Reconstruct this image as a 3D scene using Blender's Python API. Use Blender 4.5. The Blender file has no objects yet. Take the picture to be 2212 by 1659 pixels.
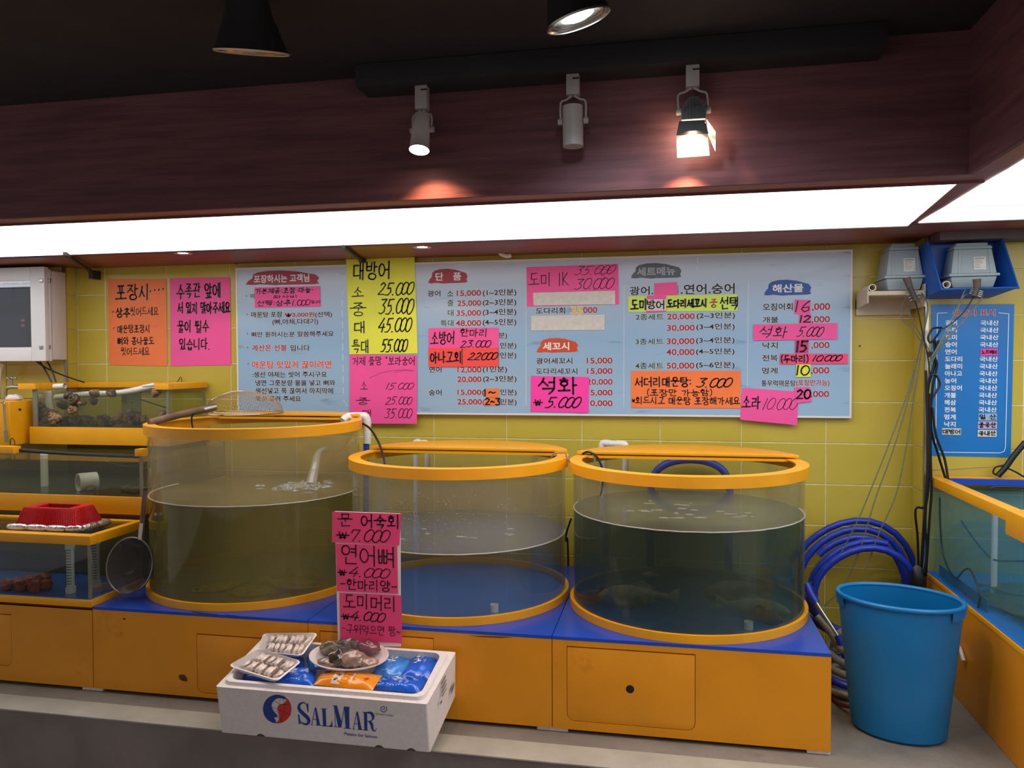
import bpy, bmesh, math, random
from mathutils import Vector, Matrix, noise
random.seed(7)
C = bpy.context.collection
sc = bpy.context.scene
R = math.radians
PI = math.pi

# ---------------------------------------------------------------- camera
YAW, PIT, ROL, F, ZC = .195, .0273, -.0042, 1695.7, 1.4211
CX, CY = 1106., 829.5
def ray(x, y):
    x -= CX; y -= CY
    c, s = math.cos(ROL), math.sin(ROL); x, y = x*c+y*s, -x*s+y*c
    r, u, d = x/F, -y/F, 1.
    c, s = math.cos(PIT), math.sin(PIT); d2, u2 = d*c+u*s, u*c-d*s
    c, s = math.cos(YAW), math.sin(YAW)
    return Vector((r*c-d2*s, r*s+d2*c, u2))
CAM = Vector((0, 0, ZC))
def onY(x, y, Y): d = ray(x, y); return CAM+d*(Y/d.y)
def onZ(x, y, Z): d = ray(x, y); return CAM+d*((Z-ZC)/d.z)
def onX(x, y, X): d = ray(x, y); return CAM+d*(X/d.x)
def onP(x, y, o, n): d = ray(x, y); return CAM+d*((o-CAM).dot(n)/d.dot(n))
cam = bpy.data.cameras.new('camera'); co = bpy.data.objects.new('camera', cam); C.objects.link(co)
fw = ray(CX, CY); rt = ray(CX+F, CY)-fw; up = ray(CX, CY-F)-fw
M = Matrix((rt.normalized(), up.normalized(), -fw.normalized())).transposed().to_4x4(); M.translation = CAM
co.matrix_world = M
cam.sensor_width = 36; cam.lens = F/2212*36; cam.clip_start = .05
sc.camera = co

# ---------------------------------------------------------------- look, world, big lights
sc.view_settings.view_transform = 'Standard'; sc.view_settings.look = 'None'
sc.view_settings.exposure = 0.0; sc.view_settings.gamma = 1; sc.view_settings.use_curve_mapping = False
sc.cycles.transparent_max_bounces = 40; sc.cycles.max_bounces = 10; sc.cycles.sample_clamp_indirect = 4
W = bpy.data.worlds.new('world'); sc.world = W; W.use_nodes = True
W.node_tree.nodes['Background'].inputs[0].default_value = (1.0, .93, .95, 1)
W.node_tree.nodes['Background'].inputs[1].default_value = .46
PANEL = 3.7

def lin(r, g, b):
    f = lambda v: (v/255/12.92) if v/255 <= .04045 else ((v/255+.055)/1.055)**2.4
    return (f(r), f(g), f(b), 1)

# ---------------------------------------------------------------- materials
MT = {}
def mat(name, col, rough=.5, metal=0, var=.06, nscale=6., bump=0, bscale=40., coat=0, spec=.5, sheen=0, emit=None, estr=0, stretch=None, dirt=None):
    if name in MT: return MT[name]
    m = bpy.data.materials.new(name); m.use_nodes = True; MT[name] = m
    nt = m.node_tree; N = nt.nodes; L = nt.links; b = N['Principled BSDF']
    b.inputs['Roughness'].default_value = rough; b.inputs['Metallic'].default_value = metal
    b.inputs['Coat Weight'].default_value = coat; b.inputs['Specular IOR Level'].default_value = spec
    tc = N.new('ShaderNodeTexCoord'); mp = N.new('ShaderNodeMapping'); L.new(tc.outputs['Object'], mp.inputs[0])
    if stretch: mp.inputs['Scale'].default_value = stretch
    n = N.new('ShaderNodeTexNoise'); n.inputs['Scale'].default_value = nscale; n.inputs['Detail'].default_value = 6
    L.new(mp.outputs[0], n.inputs['Vector'])
    c = lin(*col)
    r = N.new('ShaderNodeValToRGB'); L.new(n.outputs['Fac'], r.inputs[0])
    r.color_ramp.elements[0].position = .3; r.color_ramp.elements[1].position = .7
    r.color_ramp.elements[0].color = tuple(max(0, v*(1-var*2)) for v in c[:3])+(1,)
    r.color_ramp.elements[1].color = tuple(min(1, v*(1+var*2)) for v in c[:3])+(1,)
    out = r.outputs[0]
    if dirt:
        dcol, lo, hi, dsc = dirt
        n3 = N.new('ShaderNodeTexNoise'); n3.inputs['Scale'].default_value = dsc; n3.inputs['Detail'].default_value = 9; n3.inputs['Roughness'].default_value = .7
        L.new(tc.outputs['Object'], n3.inputs['Vector'])
        r3 = N.new('ShaderNodeValToRGB'); r3.color_ramp.elements[0].position = lo; r3.color_ramp.elements[1].position = hi
        L.new(n3.outputs['Fac'], r3.inputs[0])
        mx = N.new('ShaderNodeMixRGB'); L.new(r3.outputs[0], mx.inputs[0]); L.new(out, mx.inputs[1]); mx.inputs[2].default_value = lin(*dcol); out = mx.outputs[0]
    L.new(out, b.inputs['Base Color'])
    if bump:
        n2 = N.new('ShaderNodeTexNoise'); n2.inputs['Scale'].default_value = bscale; n2.inputs['Detail'].default_value = 4
        L.new(mp.outputs[0], n2.inputs['Vector'])
        bp = N.new('ShaderNodeBump'); bp.inputs['Strength'].default_value = bump; bp.inputs['Distance'].default_value = .01
        L.new(n2.outputs['Fac'], bp.inputs['Height']); L.new(bp.outputs[0], b.inputs['Normal'])
    if emit:
        b.inputs['Emission Color'].default_value = tuple(emit)+(1,); b.inputs['Emission Strength'].default_value = estr
    return m

def clear(name, tint, haze=0., hazecol=(200, 200, 195), gloss=.06, rough=.03, vol=None, dens=1., noisy=0, scat=0, scol=None, cap=.35):
    """thin clear sheet or water: straight-through tint, a share of milky diffuse, a little reflection; vol = absorption colour"""
    if name in MT: return MT[name]
    m = bpy.data.materials.new(name); m.use_nodes = True; MT[name] = m
    nt = m.node_tree; N = nt.nodes; L = nt.links; N.remove(N['Principled BSDF']); o = N['Material Output']
    t = N.new('ShaderNodeBsdfTransparent'); t.inputs[0].default_value = lin(*tint)
    d = N.new('ShaderNodeBsdfDiffuse'); d.inputs[0].default_value = lin(*hazecol)
    g = N.new('ShaderNodeBsdfGlossy'); g.inputs['Roughness'].default_value = rough
    m1 = N.new('ShaderNodeMixShader'); m1.inputs[0].default_value = haze
    L.new(t.outputs[0], m1.inputs[1]); L.new(d.outputs[0], m1.inputs[2])
    tc = N.new('ShaderNodeTexCoord')
    if noisy:
        n = N.new('ShaderNodeTexNoise'); n.inputs['Scale'].default_value = noisy; n.inputs['Detail'].default_value = 5
        L.new(tc.outputs['Object'], n.inputs['Vector'])
        mr = N.new('ShaderNodeMapRange'); mr.inputs[1].default_value = .3; mr.inputs[2].default_value = .75
        mr.inputs[3].default_value = haze*.6; mr.inputs[4].default_value = min(1, haze*1.5)
        L.new(n.outputs['Fac'], mr.inputs[0]); L.new(mr.outputs[0], m1.inputs[0])
    fr = N.new('ShaderNodeFresnel'); fr.inputs[0].default_value = 1.4
    mm = N.new('ShaderNodeMath'); mm.operation = 'MULTIPLY'; mm.inputs[1].default_value = gloss/.03; L.new(fr.outputs[0], mm.inputs[0])
    mc = N.new('ShaderNodeMath'); mc.operation = 'MINIMUM'; mc.inputs[1].default_value = cap; L.new(mm.outputs[0], mc.inputs[0])
    m2 = N.new('ShaderNodeMixShader'); L.new(mc.outputs[0], m2.inputs[0]); L.new(m1.outputs[0], m2.inputs[1]); L.new(g.outputs[0], m2.inputs[2])
    L.new(m2.outputs[0], o.inputs[0])
    if vol:
        v = N.new('ShaderNodeVolumeAbsorption'); v.inputs[0].default_value = lin(*vol); v.inputs[1].default_value = dens
        if scat:
            s = N.new('ShaderNodeVolumeScatter'); s.inputs['Color'].default_value = lin(*(scol or vol)); s.inputs['Density'].default_value = scat
            a = N.new('ShaderNodeAddShader'); L.new(v.outputs[0], a.inputs[0]); L.new(s.outputs[0], a.inputs[1]); L.new(a.outputs[0], o.inputs['Volume'])
        else: L.new(v.outputs[0], o.inputs['Volume'])
    return m
def glow(name, col, s):
    if name in MT: return MT[name]
    m = bpy.data.materials.new(name); m.use_nodes = True; MT[name] = m
    b = m.node_tree.nodes['Principled BSDF']; b.inputs['Base Color'].default_value = (.8, .8, .8, 1)
    b.inputs['Emission Color'].default_value = tuple(col)+(1,); b.inputs['Emission Strength'].default_value = s
    return m

yellow = mat('yellow_paint', (224, 145, 6), .42, var=.035, nscale=4, bump=.05, bscale=120, dirt=((150, 95, 15), .62, .85, 3.))
yellow2 = mat('yellow_rim', (240, 165, 14), .35, var=.03, nscale=8)
tile_m = mat('yellow_tile', (196, 174, 66), .25, var=.03, nscale=2.5, spec=.5, bump=.03, bscale=12)
grout = mat('grout', (232, 226, 196), .8, var=.08, nscale=20)
concrete = mat('concrete', (128, 122, 112), .75, var=.12, nscale=5, bump=.25, bscale=60, dirt=((88, 84, 76), .55, .8, 5.))
concrete2 = mat('ledge_paint', (168, 164, 150), .6, var=.06, nscale=7, bump=.2, bscale=50, dirt=((95, 90, 80), .66, .75, 16.))
dkfloor = mat('dark_plinth', (128, 118, 112), .8, var=.07, nscale=5, bump=.2, bscale=90)
wood = mat('wine_wood', (104, 64, 68), .62, spec=.3, var=.14, nscale=3, stretch=(1, 1, 14), bump=.1, bscale=9)
woodl = mat('wine_wood_under', (136, 76, 60), .45, var=.15, nscale=3, stretch=(1, 8, 8))
black = mat('black_ceiling', (36, 32, 33), .75, var=.1)
blackp = mat('black_plastic', (16, 16, 18), .4)
blue = mat('blue_laminate', (28, 72, 176), .28, var=.04, nscale=3)
poolblue = mat('tank_floor_blue', (16, 118, 222), .4, var=.04)
white = mat('white_pvc', (226, 222, 215), .3, var=.02)
offwhite = mat('cream_plastic', (214, 204, 186), .45, var=.03)
steel = mat('steel', (170, 168, 160), .3, metal=1, var=.05)
dkmetal = mat('dark_bracket', (60, 55, 55), .5, metal=.5)
bucketm = mat('bucket_blue', (6, 112, 172), .38, var=.04, nscale=4, bump=.04, bscale=30)
cratem = mat('crate_blue', (22, 84, 172), .35, var=.04)
pumpm = mat('pump_grey', (150, 166, 170), .45, var=.02)
hosem = mat('hose_blue', (24, 54, 170), .35, var=.08, nscale=20)
hosesil = mat('hose_grey', (128, 124, 112), .4, var=.12, nscale=15)
airm = clear('air_tube', (205, 210, 205), haze=.4, hazecol=(140, 142, 132), gloss=.03)
boardm = mat('board_print', (140, 160, 178), .3, var=.07, nscale=2.2, stretch=(1, 1, 5), coat=.15)
# a sea surface printed in pale and deeper blue
def sea_print(m):
    nt = m.node_tree; N = nt.nodes; L = nt.links
    b = N['Principled BSDF']
    tc = N['Texture Coordinate']; sp = N.new('ShaderNodeSeparateXYZ'); L.new(tc.outputs['Object'], sp.inputs[0])
    mr = N.new('ShaderNodeMapRange'); mr.inputs[1].default_value = .05; mr.inputs[2].default_value = .85; L.new(sp.outputs[2], mr.inputs[0])
    cr = N.new('ShaderNodeValToRGB'); cr.color_ramp.elements[0].color = lin(152, 184, 210); cr.color_ramp.elements[1].color = lin(190, 203, 220)
    cr.color_ramp.elements.new(.45).color = lin(146, 182, 214)
    L.new(mr.outputs[0], cr.inputs[0])
    n = N.new('ShaderNodeTexNoise'); n.inputs['Scale'].default_value = 5; n.inputs['Detail'].default_value = 8
    mp = N.new('ShaderNodeMapping'); mp.inputs['Scale'].default_value = (1, 1, 4.5); L.new(tc.outputs['Object'], mp.inputs[0]); L.new(mp.outputs[0], n.inputs['Vector'])
    r2 = N.new('ShaderNodeValToRGB'); r2.color_ramp.elements[0].position = .62; r2.color_ramp.elements[1].position = .85
    L.new(n.outputs['Fac'], r2.inputs[0])
    mx = N.new('ShaderNodeMixRGB'); L.new(r2.outputs[0], mx.inputs[0]); L.new(cr.outputs[0], mx.inputs[1]); mx.inputs[2].default_value = lin(84, 128, 172)
    L.new(mx.outputs[0], b.inputs['Base Color'])
sea_print(boardm)
paperc = {'yellow': mat('paper_lime', (232, 236, 70), .55, var=.02), 'pink': mat('paper_pink', (246, 84, 160), .5, var=.02),
          'pinkdeep': mat('paper_deep_pink', (248, 72, 128), .5, var=.02),
          'orange': mat('paper_orange', (246, 124, 62), .5, var=.03), 'coral': mat('paper_coral', (246, 78, 72), .5, var=.02),
          'hot': mat('paper_hot_pink', (252, 62, 172), .5, var=.02), 'crimson': mat('paper_crimson', (226, 52, 118), .5, var=.02),
          'white': mat('tape_white', (212, 210, 202), .55, var=.04, nscale=40), 'lilac': mat('paper_lilac', (196, 172, 200), .5), 'ice': mat('paper_ice', (150, 180, 205), .5),
          'lime': mat('paper_lime_green', (208, 236, 96), .5, var=.02)}
ink = mat('ink_black', (18, 16, 22), .5, var=0)
inkn = mat('ink_navy', (22, 26, 44), .5, var=0)
inkr = mat('ink_red', (160, 26, 48), .5, var=0)
inkg = mat('ink_green', (20, 82, 72), .5, var=0)
inko = mat('ink_orange_red', (206, 70, 52), .5, var=0)
inkw = mat('ink_white', (232, 234, 238), .5, var=0)
inkgrey = mat('ink_pale_grey', (176, 188, 196), .5, var=0)
inkb = mat('ink_blue', (26, 62, 142), .5, var=0)
inky = mat('ink_yellow', (240, 190, 50), .5, var=0)
eps = mat('polystyrene', (226, 218, 214), .7, var=.02, nscale=60, bump=.25, bscale=220)

# ---------------------------------------------------------------- mesh builder
class MB:
    def __init__(s): s.v = []; s.f = []
    def add(s, vs, fs):
        o = len(s.v); s.v += [Vector(v) for v in vs]; s.f += [tuple(i+o for i in f) for f in fs]; return s
    def box(s, x0, x1, y0, y1, z0, z1, Mx=None):
        vs = [Vector((x, y, z)) for z in (z0, z1) for y in (y0, y1) for x in (x0, x1)]
        if Mx is not None: vs = [Mx @ v for v in vs]
        return s.add(vs, [(0, 2, 3, 1), (4, 5, 7, 6), (0, 1, 5, 4), (2, 6, 7, 3), (0, 4, 6, 2), (1, 3, 7, 5)])
    def hexa(s, a, b):      # a: 4 pts, b: 4 pts facing
        vs = list(a)+list(b)
        return s.add(vs, [(0, 3, 2, 1), (4, 5, 6, 7), (0, 1, 5, 4), (1, 2, 6, 5), (2, 3, 7, 6), (3, 0, 4, 7)])
    def cyl(s, p0, p1, r0, r1=None, n=20, caps=True):
        r1 = r0 if r1 is None else r1
        p0 = Vector(p0); p1 = Vector(p1); q = (p1-p0).to_track_quat('Z', 'Y').to_matrix()
        vs = []
        for p, r in ((p0, r0), (p1, r1)):
            for i in range(n):
                a = 2*PI*i/n; vs.append(p+q @ Vector((r*math.cos(a), r*math.sin(a), 0)))
        fs = [(i, (i+1) % n, n+(i+1) % n, n+i) for i in range(n)]
        if caps: fs += [tuple(range(n-1, -1, -1)), tuple(range(n, 2*n))]
        return s.add(vs, fs)
    def tube(s, pts, r, n=8, smooth=4, caps=True, rf=None):
        P = [Vector(p) for p in pts]
        if smooth > 1 and len(P) > 2:
            Q = []
            for i in range(len(P)-1):
                a = P[max(i-1, 0)]; b = P[i]; c = P[i+1]; d = P[min(i+2, len(P)-1)]
                for k in range(smooth):
                    t = k/smooth
                    Q.append(.5*((2*b)+(-a+c)*t+(2*a-5*b+4*c-d)*t*t+(-a+3*b-3*c+d)*t**3))
            Q.append(P[-1]); P = Q
        T = [(P[min(i+1, len(P)-1)]-P[max(i-1, 0)]).normalized() for i in range(len(P))]
        nrm = T[0].orthogonal().normalized(); vs = []
        for i, p in enumerate(P):
            nrm = (nrm-T[i]*nrm.dot(T[i])).normalized(); bn = T[i].cross(nrm)
            rr = r if rf is None else r*rf(i, len(P))
            for k in range(n):
                a = 2*PI*k/n; vs.append(p+(nrm*math.cos(a)+bn*math.sin(a))*rr)
        m = len(P)
        fs = [(i*n+k, i*n+(k+1) % n, (i+1)*n+(k+1) % n, (i+1)*n+k) for i in range(m-1) for k in range(n)]
        if caps: fs += [tuple(range(n-1, -1, -1)), tuple(range((m-1)*n, m*n))]
        return s.add(vs, fs)
    def lathe(s, prof, c, n=48, closed=False, a0=0, a1=2*PI, sx=1, sy=1):
        c = Vector(c); full = abs(a1-a0-2*PI) < 1e-6; k = n if full else n+1; m = len(prof); vs = []
        for i in range(k):
            a = a0+(a1-a0)*i/n
            for r, z in prof: vs.append(c+Vector((r*math.cos(a)*sx, r*math.sin(a)*sy, z)))
        fs = []
        for i in range(n):
            j = (i+1) % k
            for q in range(m if closed else m-1):
                w = (q+1) % m; fs.append((i*m+q, j*m+q, j*m+w, i*m+w))
        return s.add(vs, fs)
    def disc(s, c, r, n=48, up=True, sx=1, sy=1):
        c = Vector(c); vs = [c+Vector((r*math.cos(2*PI*i/n)*sx, r*math.sin(2*PI*i/n)*sy, 0)) for i in range(n)]
        return s.add(vs, [tuple(range(n)) if up else tuple(range(n-1, -1, -1))])
    def prism(s, poly, fn, w0, w1):   # poly in (u,v), fn(u,v,w) -> point
        n = len(poly); vs = [fn(u, v, w0) for u, v in poly]+[fn(u, v, w1) for u, v in poly]
        return s.add(vs, [tuple(range(n-1, -1, -1)), tuple(range(n, 2*n))]+[(i, (i+1) % n, n+(i+1) % n, n+i) for i in range(n)])
    def ball(s, c, r, seg=14, ring=9, dist=0, fr=3., seed=0, Mx=None):
        c = Vector(c); rx, ry, rz = (r, r, r) if not hasattr(r, '__len__') else r
        vs = []; 
        for i in range(ring+1):
            t = PI*i/ring
            for k in range(seg):
                a = 2*PI*k/seg; d = Vector((math.sin(t)*math.cos(a), math.sin(t)*math.sin(a), math.cos(t)))
                q = 1+dist*noise.noise(d*fr+Vector((seed*7.3, seed*3.1, seed)))
                p = Vector((d.x*rx*q, d.y*ry*q, d.z*rz*q))
                if Mx is not None: p = Mx @ p
                vs.append(c+p)
        fs = [(i*seg+k, (i+1)*seg+k, (i+1)*seg+(k+1) % seg, i*seg+(k+1) % seg) for i in range(ring) for k in range(seg)]
        return s.add(vs, fs)
    def build(s, name, m, parent=None, smooth=False, bevel=0, label=None, weld=False):
        me = bpy.data.meshes.new(name)
        if parent is not None: org = Vector(parent.get('_o', (0, 0, 0))); rot = Matrix([parent['_r'][i*3:i*3+3] for i in range(3)]) if '_r' in parent else None
        else:
            xs = [v.x for v in s.v]; ys = [v.y for v in s.v]; zs = [v.z for v in s.v]
            org = Vector(((min(xs)+max(xs))/2, (min(ys)+max(ys))/2, min(zs))); rot = None
        vv = [v-org for v in s.v]
        if rot is not None: vv = [rot.transposed() @ v for v in vv]
        me.from_pydata(vv, [], s.f); me.validate()
        bm = bmesh.new(); bm.from_mesh(me)
        if weld or smooth: bmesh.ops.remove_doubles(bm, verts=bm.verts, dist=1e-5)
        bmesh.ops.recalc_face_normals(bm, faces=bm.faces)
        if bevel:
            ed = [e for e in bm.edges if len(e.link_faces) == 2 and e.calc_face_angle(0) > .6]
            bmesh.ops.bevel(bm, geom=ed, offset=bevel, segments=2, affect='EDGES', profile=.6, clamp_overlap=True)
        bm.to_mesh(me); bm.free()
        if smooth or bevel:
            me.polygons.foreach_set('use_smooth', [True]*len(me.polygons)); me.set_sharp_from_angle(angle=R(38))
        o = bpy.data.objects.new(name, me); C.objects.link(o); me.materials.append(m)
        if parent is not None: o.parent = parent; o['_o'] = parent['_o'];
        else: o.location = org; o['_o'] = tuple(org)
        if parent is not None and '_r' in parent: o['_r'] = parent['_r']
        if label: o['label'] = label
        return o
def empty(name, loc, label=None, cat=None, group=None, rot=None):
    o = bpy.data.objects.new(name, None); C.objects.link(o); o.location = loc; o['_o'] = tuple(loc); o.empty_display_size = .05
    if rot is not None:
        o.rotation_euler = rot.to_euler(); o['_r'] = [rot[i][j] for i in range(3) for j in range(3)]
    return tag(o, label, cat, group)
def tag(o, label, cat, group=None, kind=None):
    if label: o['label'] = label
    if cat: o['category'] = cat
    if group: o['group'] = group
    if kind: o['kind'] = kind
    return o
def struct(o): o['kind'] = 'structure'; return o

# ================================================================= STRUCTURE
D = 4.17
struct(MB().box(-5.2, 3.2, 2.86, 4.35, -.35, 0).build('floor', concrete))
lf = MB()
a = onZ(0, 1528, 0); b = onZ(1150, 1643, 0)
lf.prism([(-5.2, a.y), (-.47, b.y), (3.2, b.y-.01), (3.2, 2.86), (-5.2, 2.86)], lambda u, v, w: (u, v, w), -.004, .001)
fe = struct(lf.build('trim_1', concrete2))
struct(MB().box(-5.2, 3.2, 2.737, 2.859, -.35, -.004).build('trim_2', dkfloor))
struct(MB().box(-5.2, 3.2, -3, 2.737, -.42, -.35).build('floor', dkfloor))

COLS = [1.195-.41*k for k in range(13)]
ROWS = [0]+[1.008+.2075*k for k in range(-4, 5)]+[2.02]
tiles = {}
def tile(parent, x0, x1, z0, z1, Y, axis='y'):
    """one glazed tile; alike ones share a mesh"""
    g = .0018; w = round(abs(x1-x0), 4); h = round(z1-z0, 4)
    key = (w, h, axis)
    if key not in tiles:
        mb = MB()
        fn = (lambda u, v, d: Vector((u, d, v))) if axis == 'y' else (lambda u, v, d: Vector((d, u, v)))
        e = .0022; T = .009
        A = [fn(-w/2+g, -h/2+g, T), fn(w/2-g, -h/2+g, T), fn(w/2-g, h/2-g, T), fn(-w/2+g, h/2-g, T)]
        B = [fn(-w/2+g, -h/2+g, e), fn(w/2-g, -h/2+g, e), fn(w/2-g, h/2-g, e), fn(-w/2+g, h/2-g, e)]
        Cc = [fn(-w/2+g+e, -h/2+g+e, 0), fn(w/2-g-e, -h/2+g+e, 0), fn(w/2-g-e, h/2-g-e, 0), fn(-w/2+g+e, h/2-g-e, 0)]
        fs = [(8, 9, 10, 11)]+[(i, (i+1) % 4, 4+(i+1) % 4, 4+i) for i in range(4)]+[(4+i, 4+(i+1) % 4, 8+(i+1) % 4, 8+i) for i in range(4)]
        mb.add(A+B+Cc, fs); me = bpy.data.meshes.new('tile'); me.from_pydata(mb.v, [], mb.f)
        bm = bmesh.new(); bm.from_mesh(me); bmesh.ops.recalc_face_normals(bm, faces=bm.faces)
        bm.to_mesh(me); bm.free(); me.materials.append(tile_m); tiles[key] = me
    o = bpy.data.objects.new('tile', tiles[key]); C.objects.link(o); o.parent = parent
    px = Vector(parent['_o'])
    o.location = (Vector(((x0+x1)/2, Y, (z0+z1)/2)) if axis == 'y' else Vector((Y, (x0+x1)/2, (z0+z1)/2)))-px
    return o
wb = struct(MB().box(-3.7, 1.4, D+.0028, D+.15, 0, 2.1).build('wall_back', grout))
for i in range(12):
    x1, x0 = COLS[i], max(COLS[i+1], -3.509)
    for j in range(len(ROWS)-1): tile(wb, x0, x1, ROWS[j], ROWS[j+1], D)
YR = 3.983
wr = struct(MB().box(1.195, 3.0, YR+.0028, D+.1, 0, 2.1).build('wall_right', grout))
for i in range(3):
    for j in range(len(ROWS)-1): tile(wr, 1.195+.41*i, 1.195+.41*(i+1), ROWS[j], ROWS[j+1], YR)
for j in range(len(ROWS)-1): tile(wr, YR+.005, D-.001, ROWS[j], ROWS[j+1], 1.1885, 'x')
YL = 4.067
wl = struct(MB().box(-5.0, -3.5165, YL+.0075, D+.1, 0, 2.1).build('wall_left', grout))
for i in range(3):
    for j in range(len(ROWS)-1): tile(wl, -3.512-.41*(i+1), -3.512-.41*i, ROWS[j], ROWS[j+1], YL)
for j in range(len(ROWS)-1):
    o = tile(wl, YL+.005, D-.001, ROWS[j], ROWS[j+1], -3.5085, 'x'); o.rotation_euler.z = PI
struct(MB().box(1.183, 1.199, YR-.006, YR+.012, 0, 2.0).build('trim_3', steel, bevel=.002))
struct(MB().box(-3.516, -3.502, YL-.006, YL+.012, 0, 2.0).build('trim_4', steel, bevel=.002))

# soffit with its light panels, fascia and ceiling
FY = 2.69; ZS = 2.0; ZCEIL = 2.44; FX = .93
sf = MB(); sf.box(-5.2, FX+.02, FY, D+.1, ZS, ZS+.03); sf.box(FX, 3.2, .2, D+.1, ZS+.0005, ZS+.0305)
struct(sf.build('trim_5', woodl))
fa = MB(); fa.box(-5.2, FX+.0, FY-.015, FY-.0005, ZS-.001, ZCEIL); fa.box(FX-.015, FX-.0005, .2, FY-.0155, ZS-.001, ZCEIL)
struct(fa.build('trim_6', wood))
struct(MB().box(-5.2, 3.2, -3, D+.2, ZCEIL, ZCEIL+.05).build('ceiling', black))
tb = MB(); xa = onY(800, 210, FY).x; xb = onY(1893, 125, FY).x
tb.box(xa, xb, 2.55, FY-.016, ZCEIL-.075, ZCEIL-.001); struct(tb.build('trim_7', black, bevel=.003))
struct(MB().box(1.2, 3.0, 3.84, 3.981, 1.962, 1.9995).build('trim_8', mat('dull_trim', (92, 80, 82), .6)))
# panel lines: lips round the lit panels
diff = bpy.data.materials.new('lit_diffuser'); diff.use_nodes = True
def make_diffuser(m):
    nt = m.node_tree; N = nt.nodes; L = nt.links; b = N['Principled BSDF']; b.inputs['Base Color'].default_value = (.8, .8, .8, 1)
    tc = N.new('ShaderNodeTexCoord'); sp = N.new('ShaderNodeSeparateXYZ'); L.new(tc.outputs['Generated'], sp.inputs[0])
    w = N.new('ShaderNodeMath'); w.operation = 'SINE'; mu = N.new('ShaderNodeMath'); mu.operation = 'MULTIPLY'; mu.inputs[1].default_value = 2*PI*3
    L.new(sp.outputs[1], mu.inputs[0]); L.new(mu.outputs[0], w.inputs[0])
    mr = N.new('ShaderNodeMapRange'); mr.inputs[1].default_value = -1; mr.inputs[2].default_value = 1; mr.inputs[3].default_value = PANEL*.8; mr.inputs[4].default_value = PANEL*1.15
    L.new(w.outputs[0], mr.inputs[0])
    # dimmer seams between the tubes toward the wall
    cr = N.new('ShaderNodeValToRGB'); L.new(sp.outputs[1], cr.inputs[0]); e = cr.color_ramp.elements; e[0].position = 0; e[0].color = (1, 1, 1, 1); e[1].position = 1; e[1].color = (.5, .5, .5, 1)
    for p_, v_ in ((.03, 1), (.62, 1), (.715, .235), (.75, .9), (.84, .9), (.90, .24), (.94, .8)): q_ = e.new(p_); q_.color = (v_, v_, v_, 1)
    m3 = N.new('ShaderNodeMath'); m3.operation = 'MULTIPLY'; L.new(mr.outputs[0], m3.inputs[0]); L.new(cr.outputs[0], m3.inputs[1]); L.new(m3.outputs[0], b.inputs['Emission Strength'])
    b.inputs['Emission Color'].default_value = (.96, .98, 1, 1)
make_diffuser(diff)
lp = empty('light_panel', (-2, 3.2, ZS), 'long flat lit ceiling panel above the menu board', 'light', 'lit soffit panels')
q = MB(); x1a = onZ(2065, 397, ZS); x1b = onZ(1960, 487, ZS)
q.prism([(-5.1, 2.795), (x1a.x, 2.815), (x1b.x, 3.632), (-5.1, 3.6)], lambda u, v, w: (u, v, w), ZS-.003, ZS-.0001); q.build('diffuser', diff, lp)
q = MB(); q.box(-5.12, 1.0, 2.782, 2.794, ZS-.007, ZS-.0001); q.box(-5.12, 1.015, 3.634, 3.648, ZS-.007, ZS-.0001); q.build('frame', wood, lp)
lp = empty('light_panel', (1.4, 2.5, ZS), 'wide flat lit ceiling panel over the corner tank beside the air pumps', 'light', 'lit soffit panels')
q = MB(); q.prism([(.955, .3), (2.9, .3), (2.9, 3.565), (1.03, 3.565)], lambda u, v, w: (u, v, w), ZS-.003, ZS-.0001); q.build('diffuser', diff, lp)
q = MB(); q.box(1.0, 2.92, 3.566, 3.58, ZS-.007, ZS-.0001); q.build('frame', wood, lp)

# ================================================================= lettering
FONTJOBS = []   # (string, xl, zc, xr, h, Y, key) ; key -> (parent, material)
HAND = {}       # key -> MB
def frame(ox, oy, s): return lambda u, v: (ox+u/s, oy+v/s)

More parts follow.
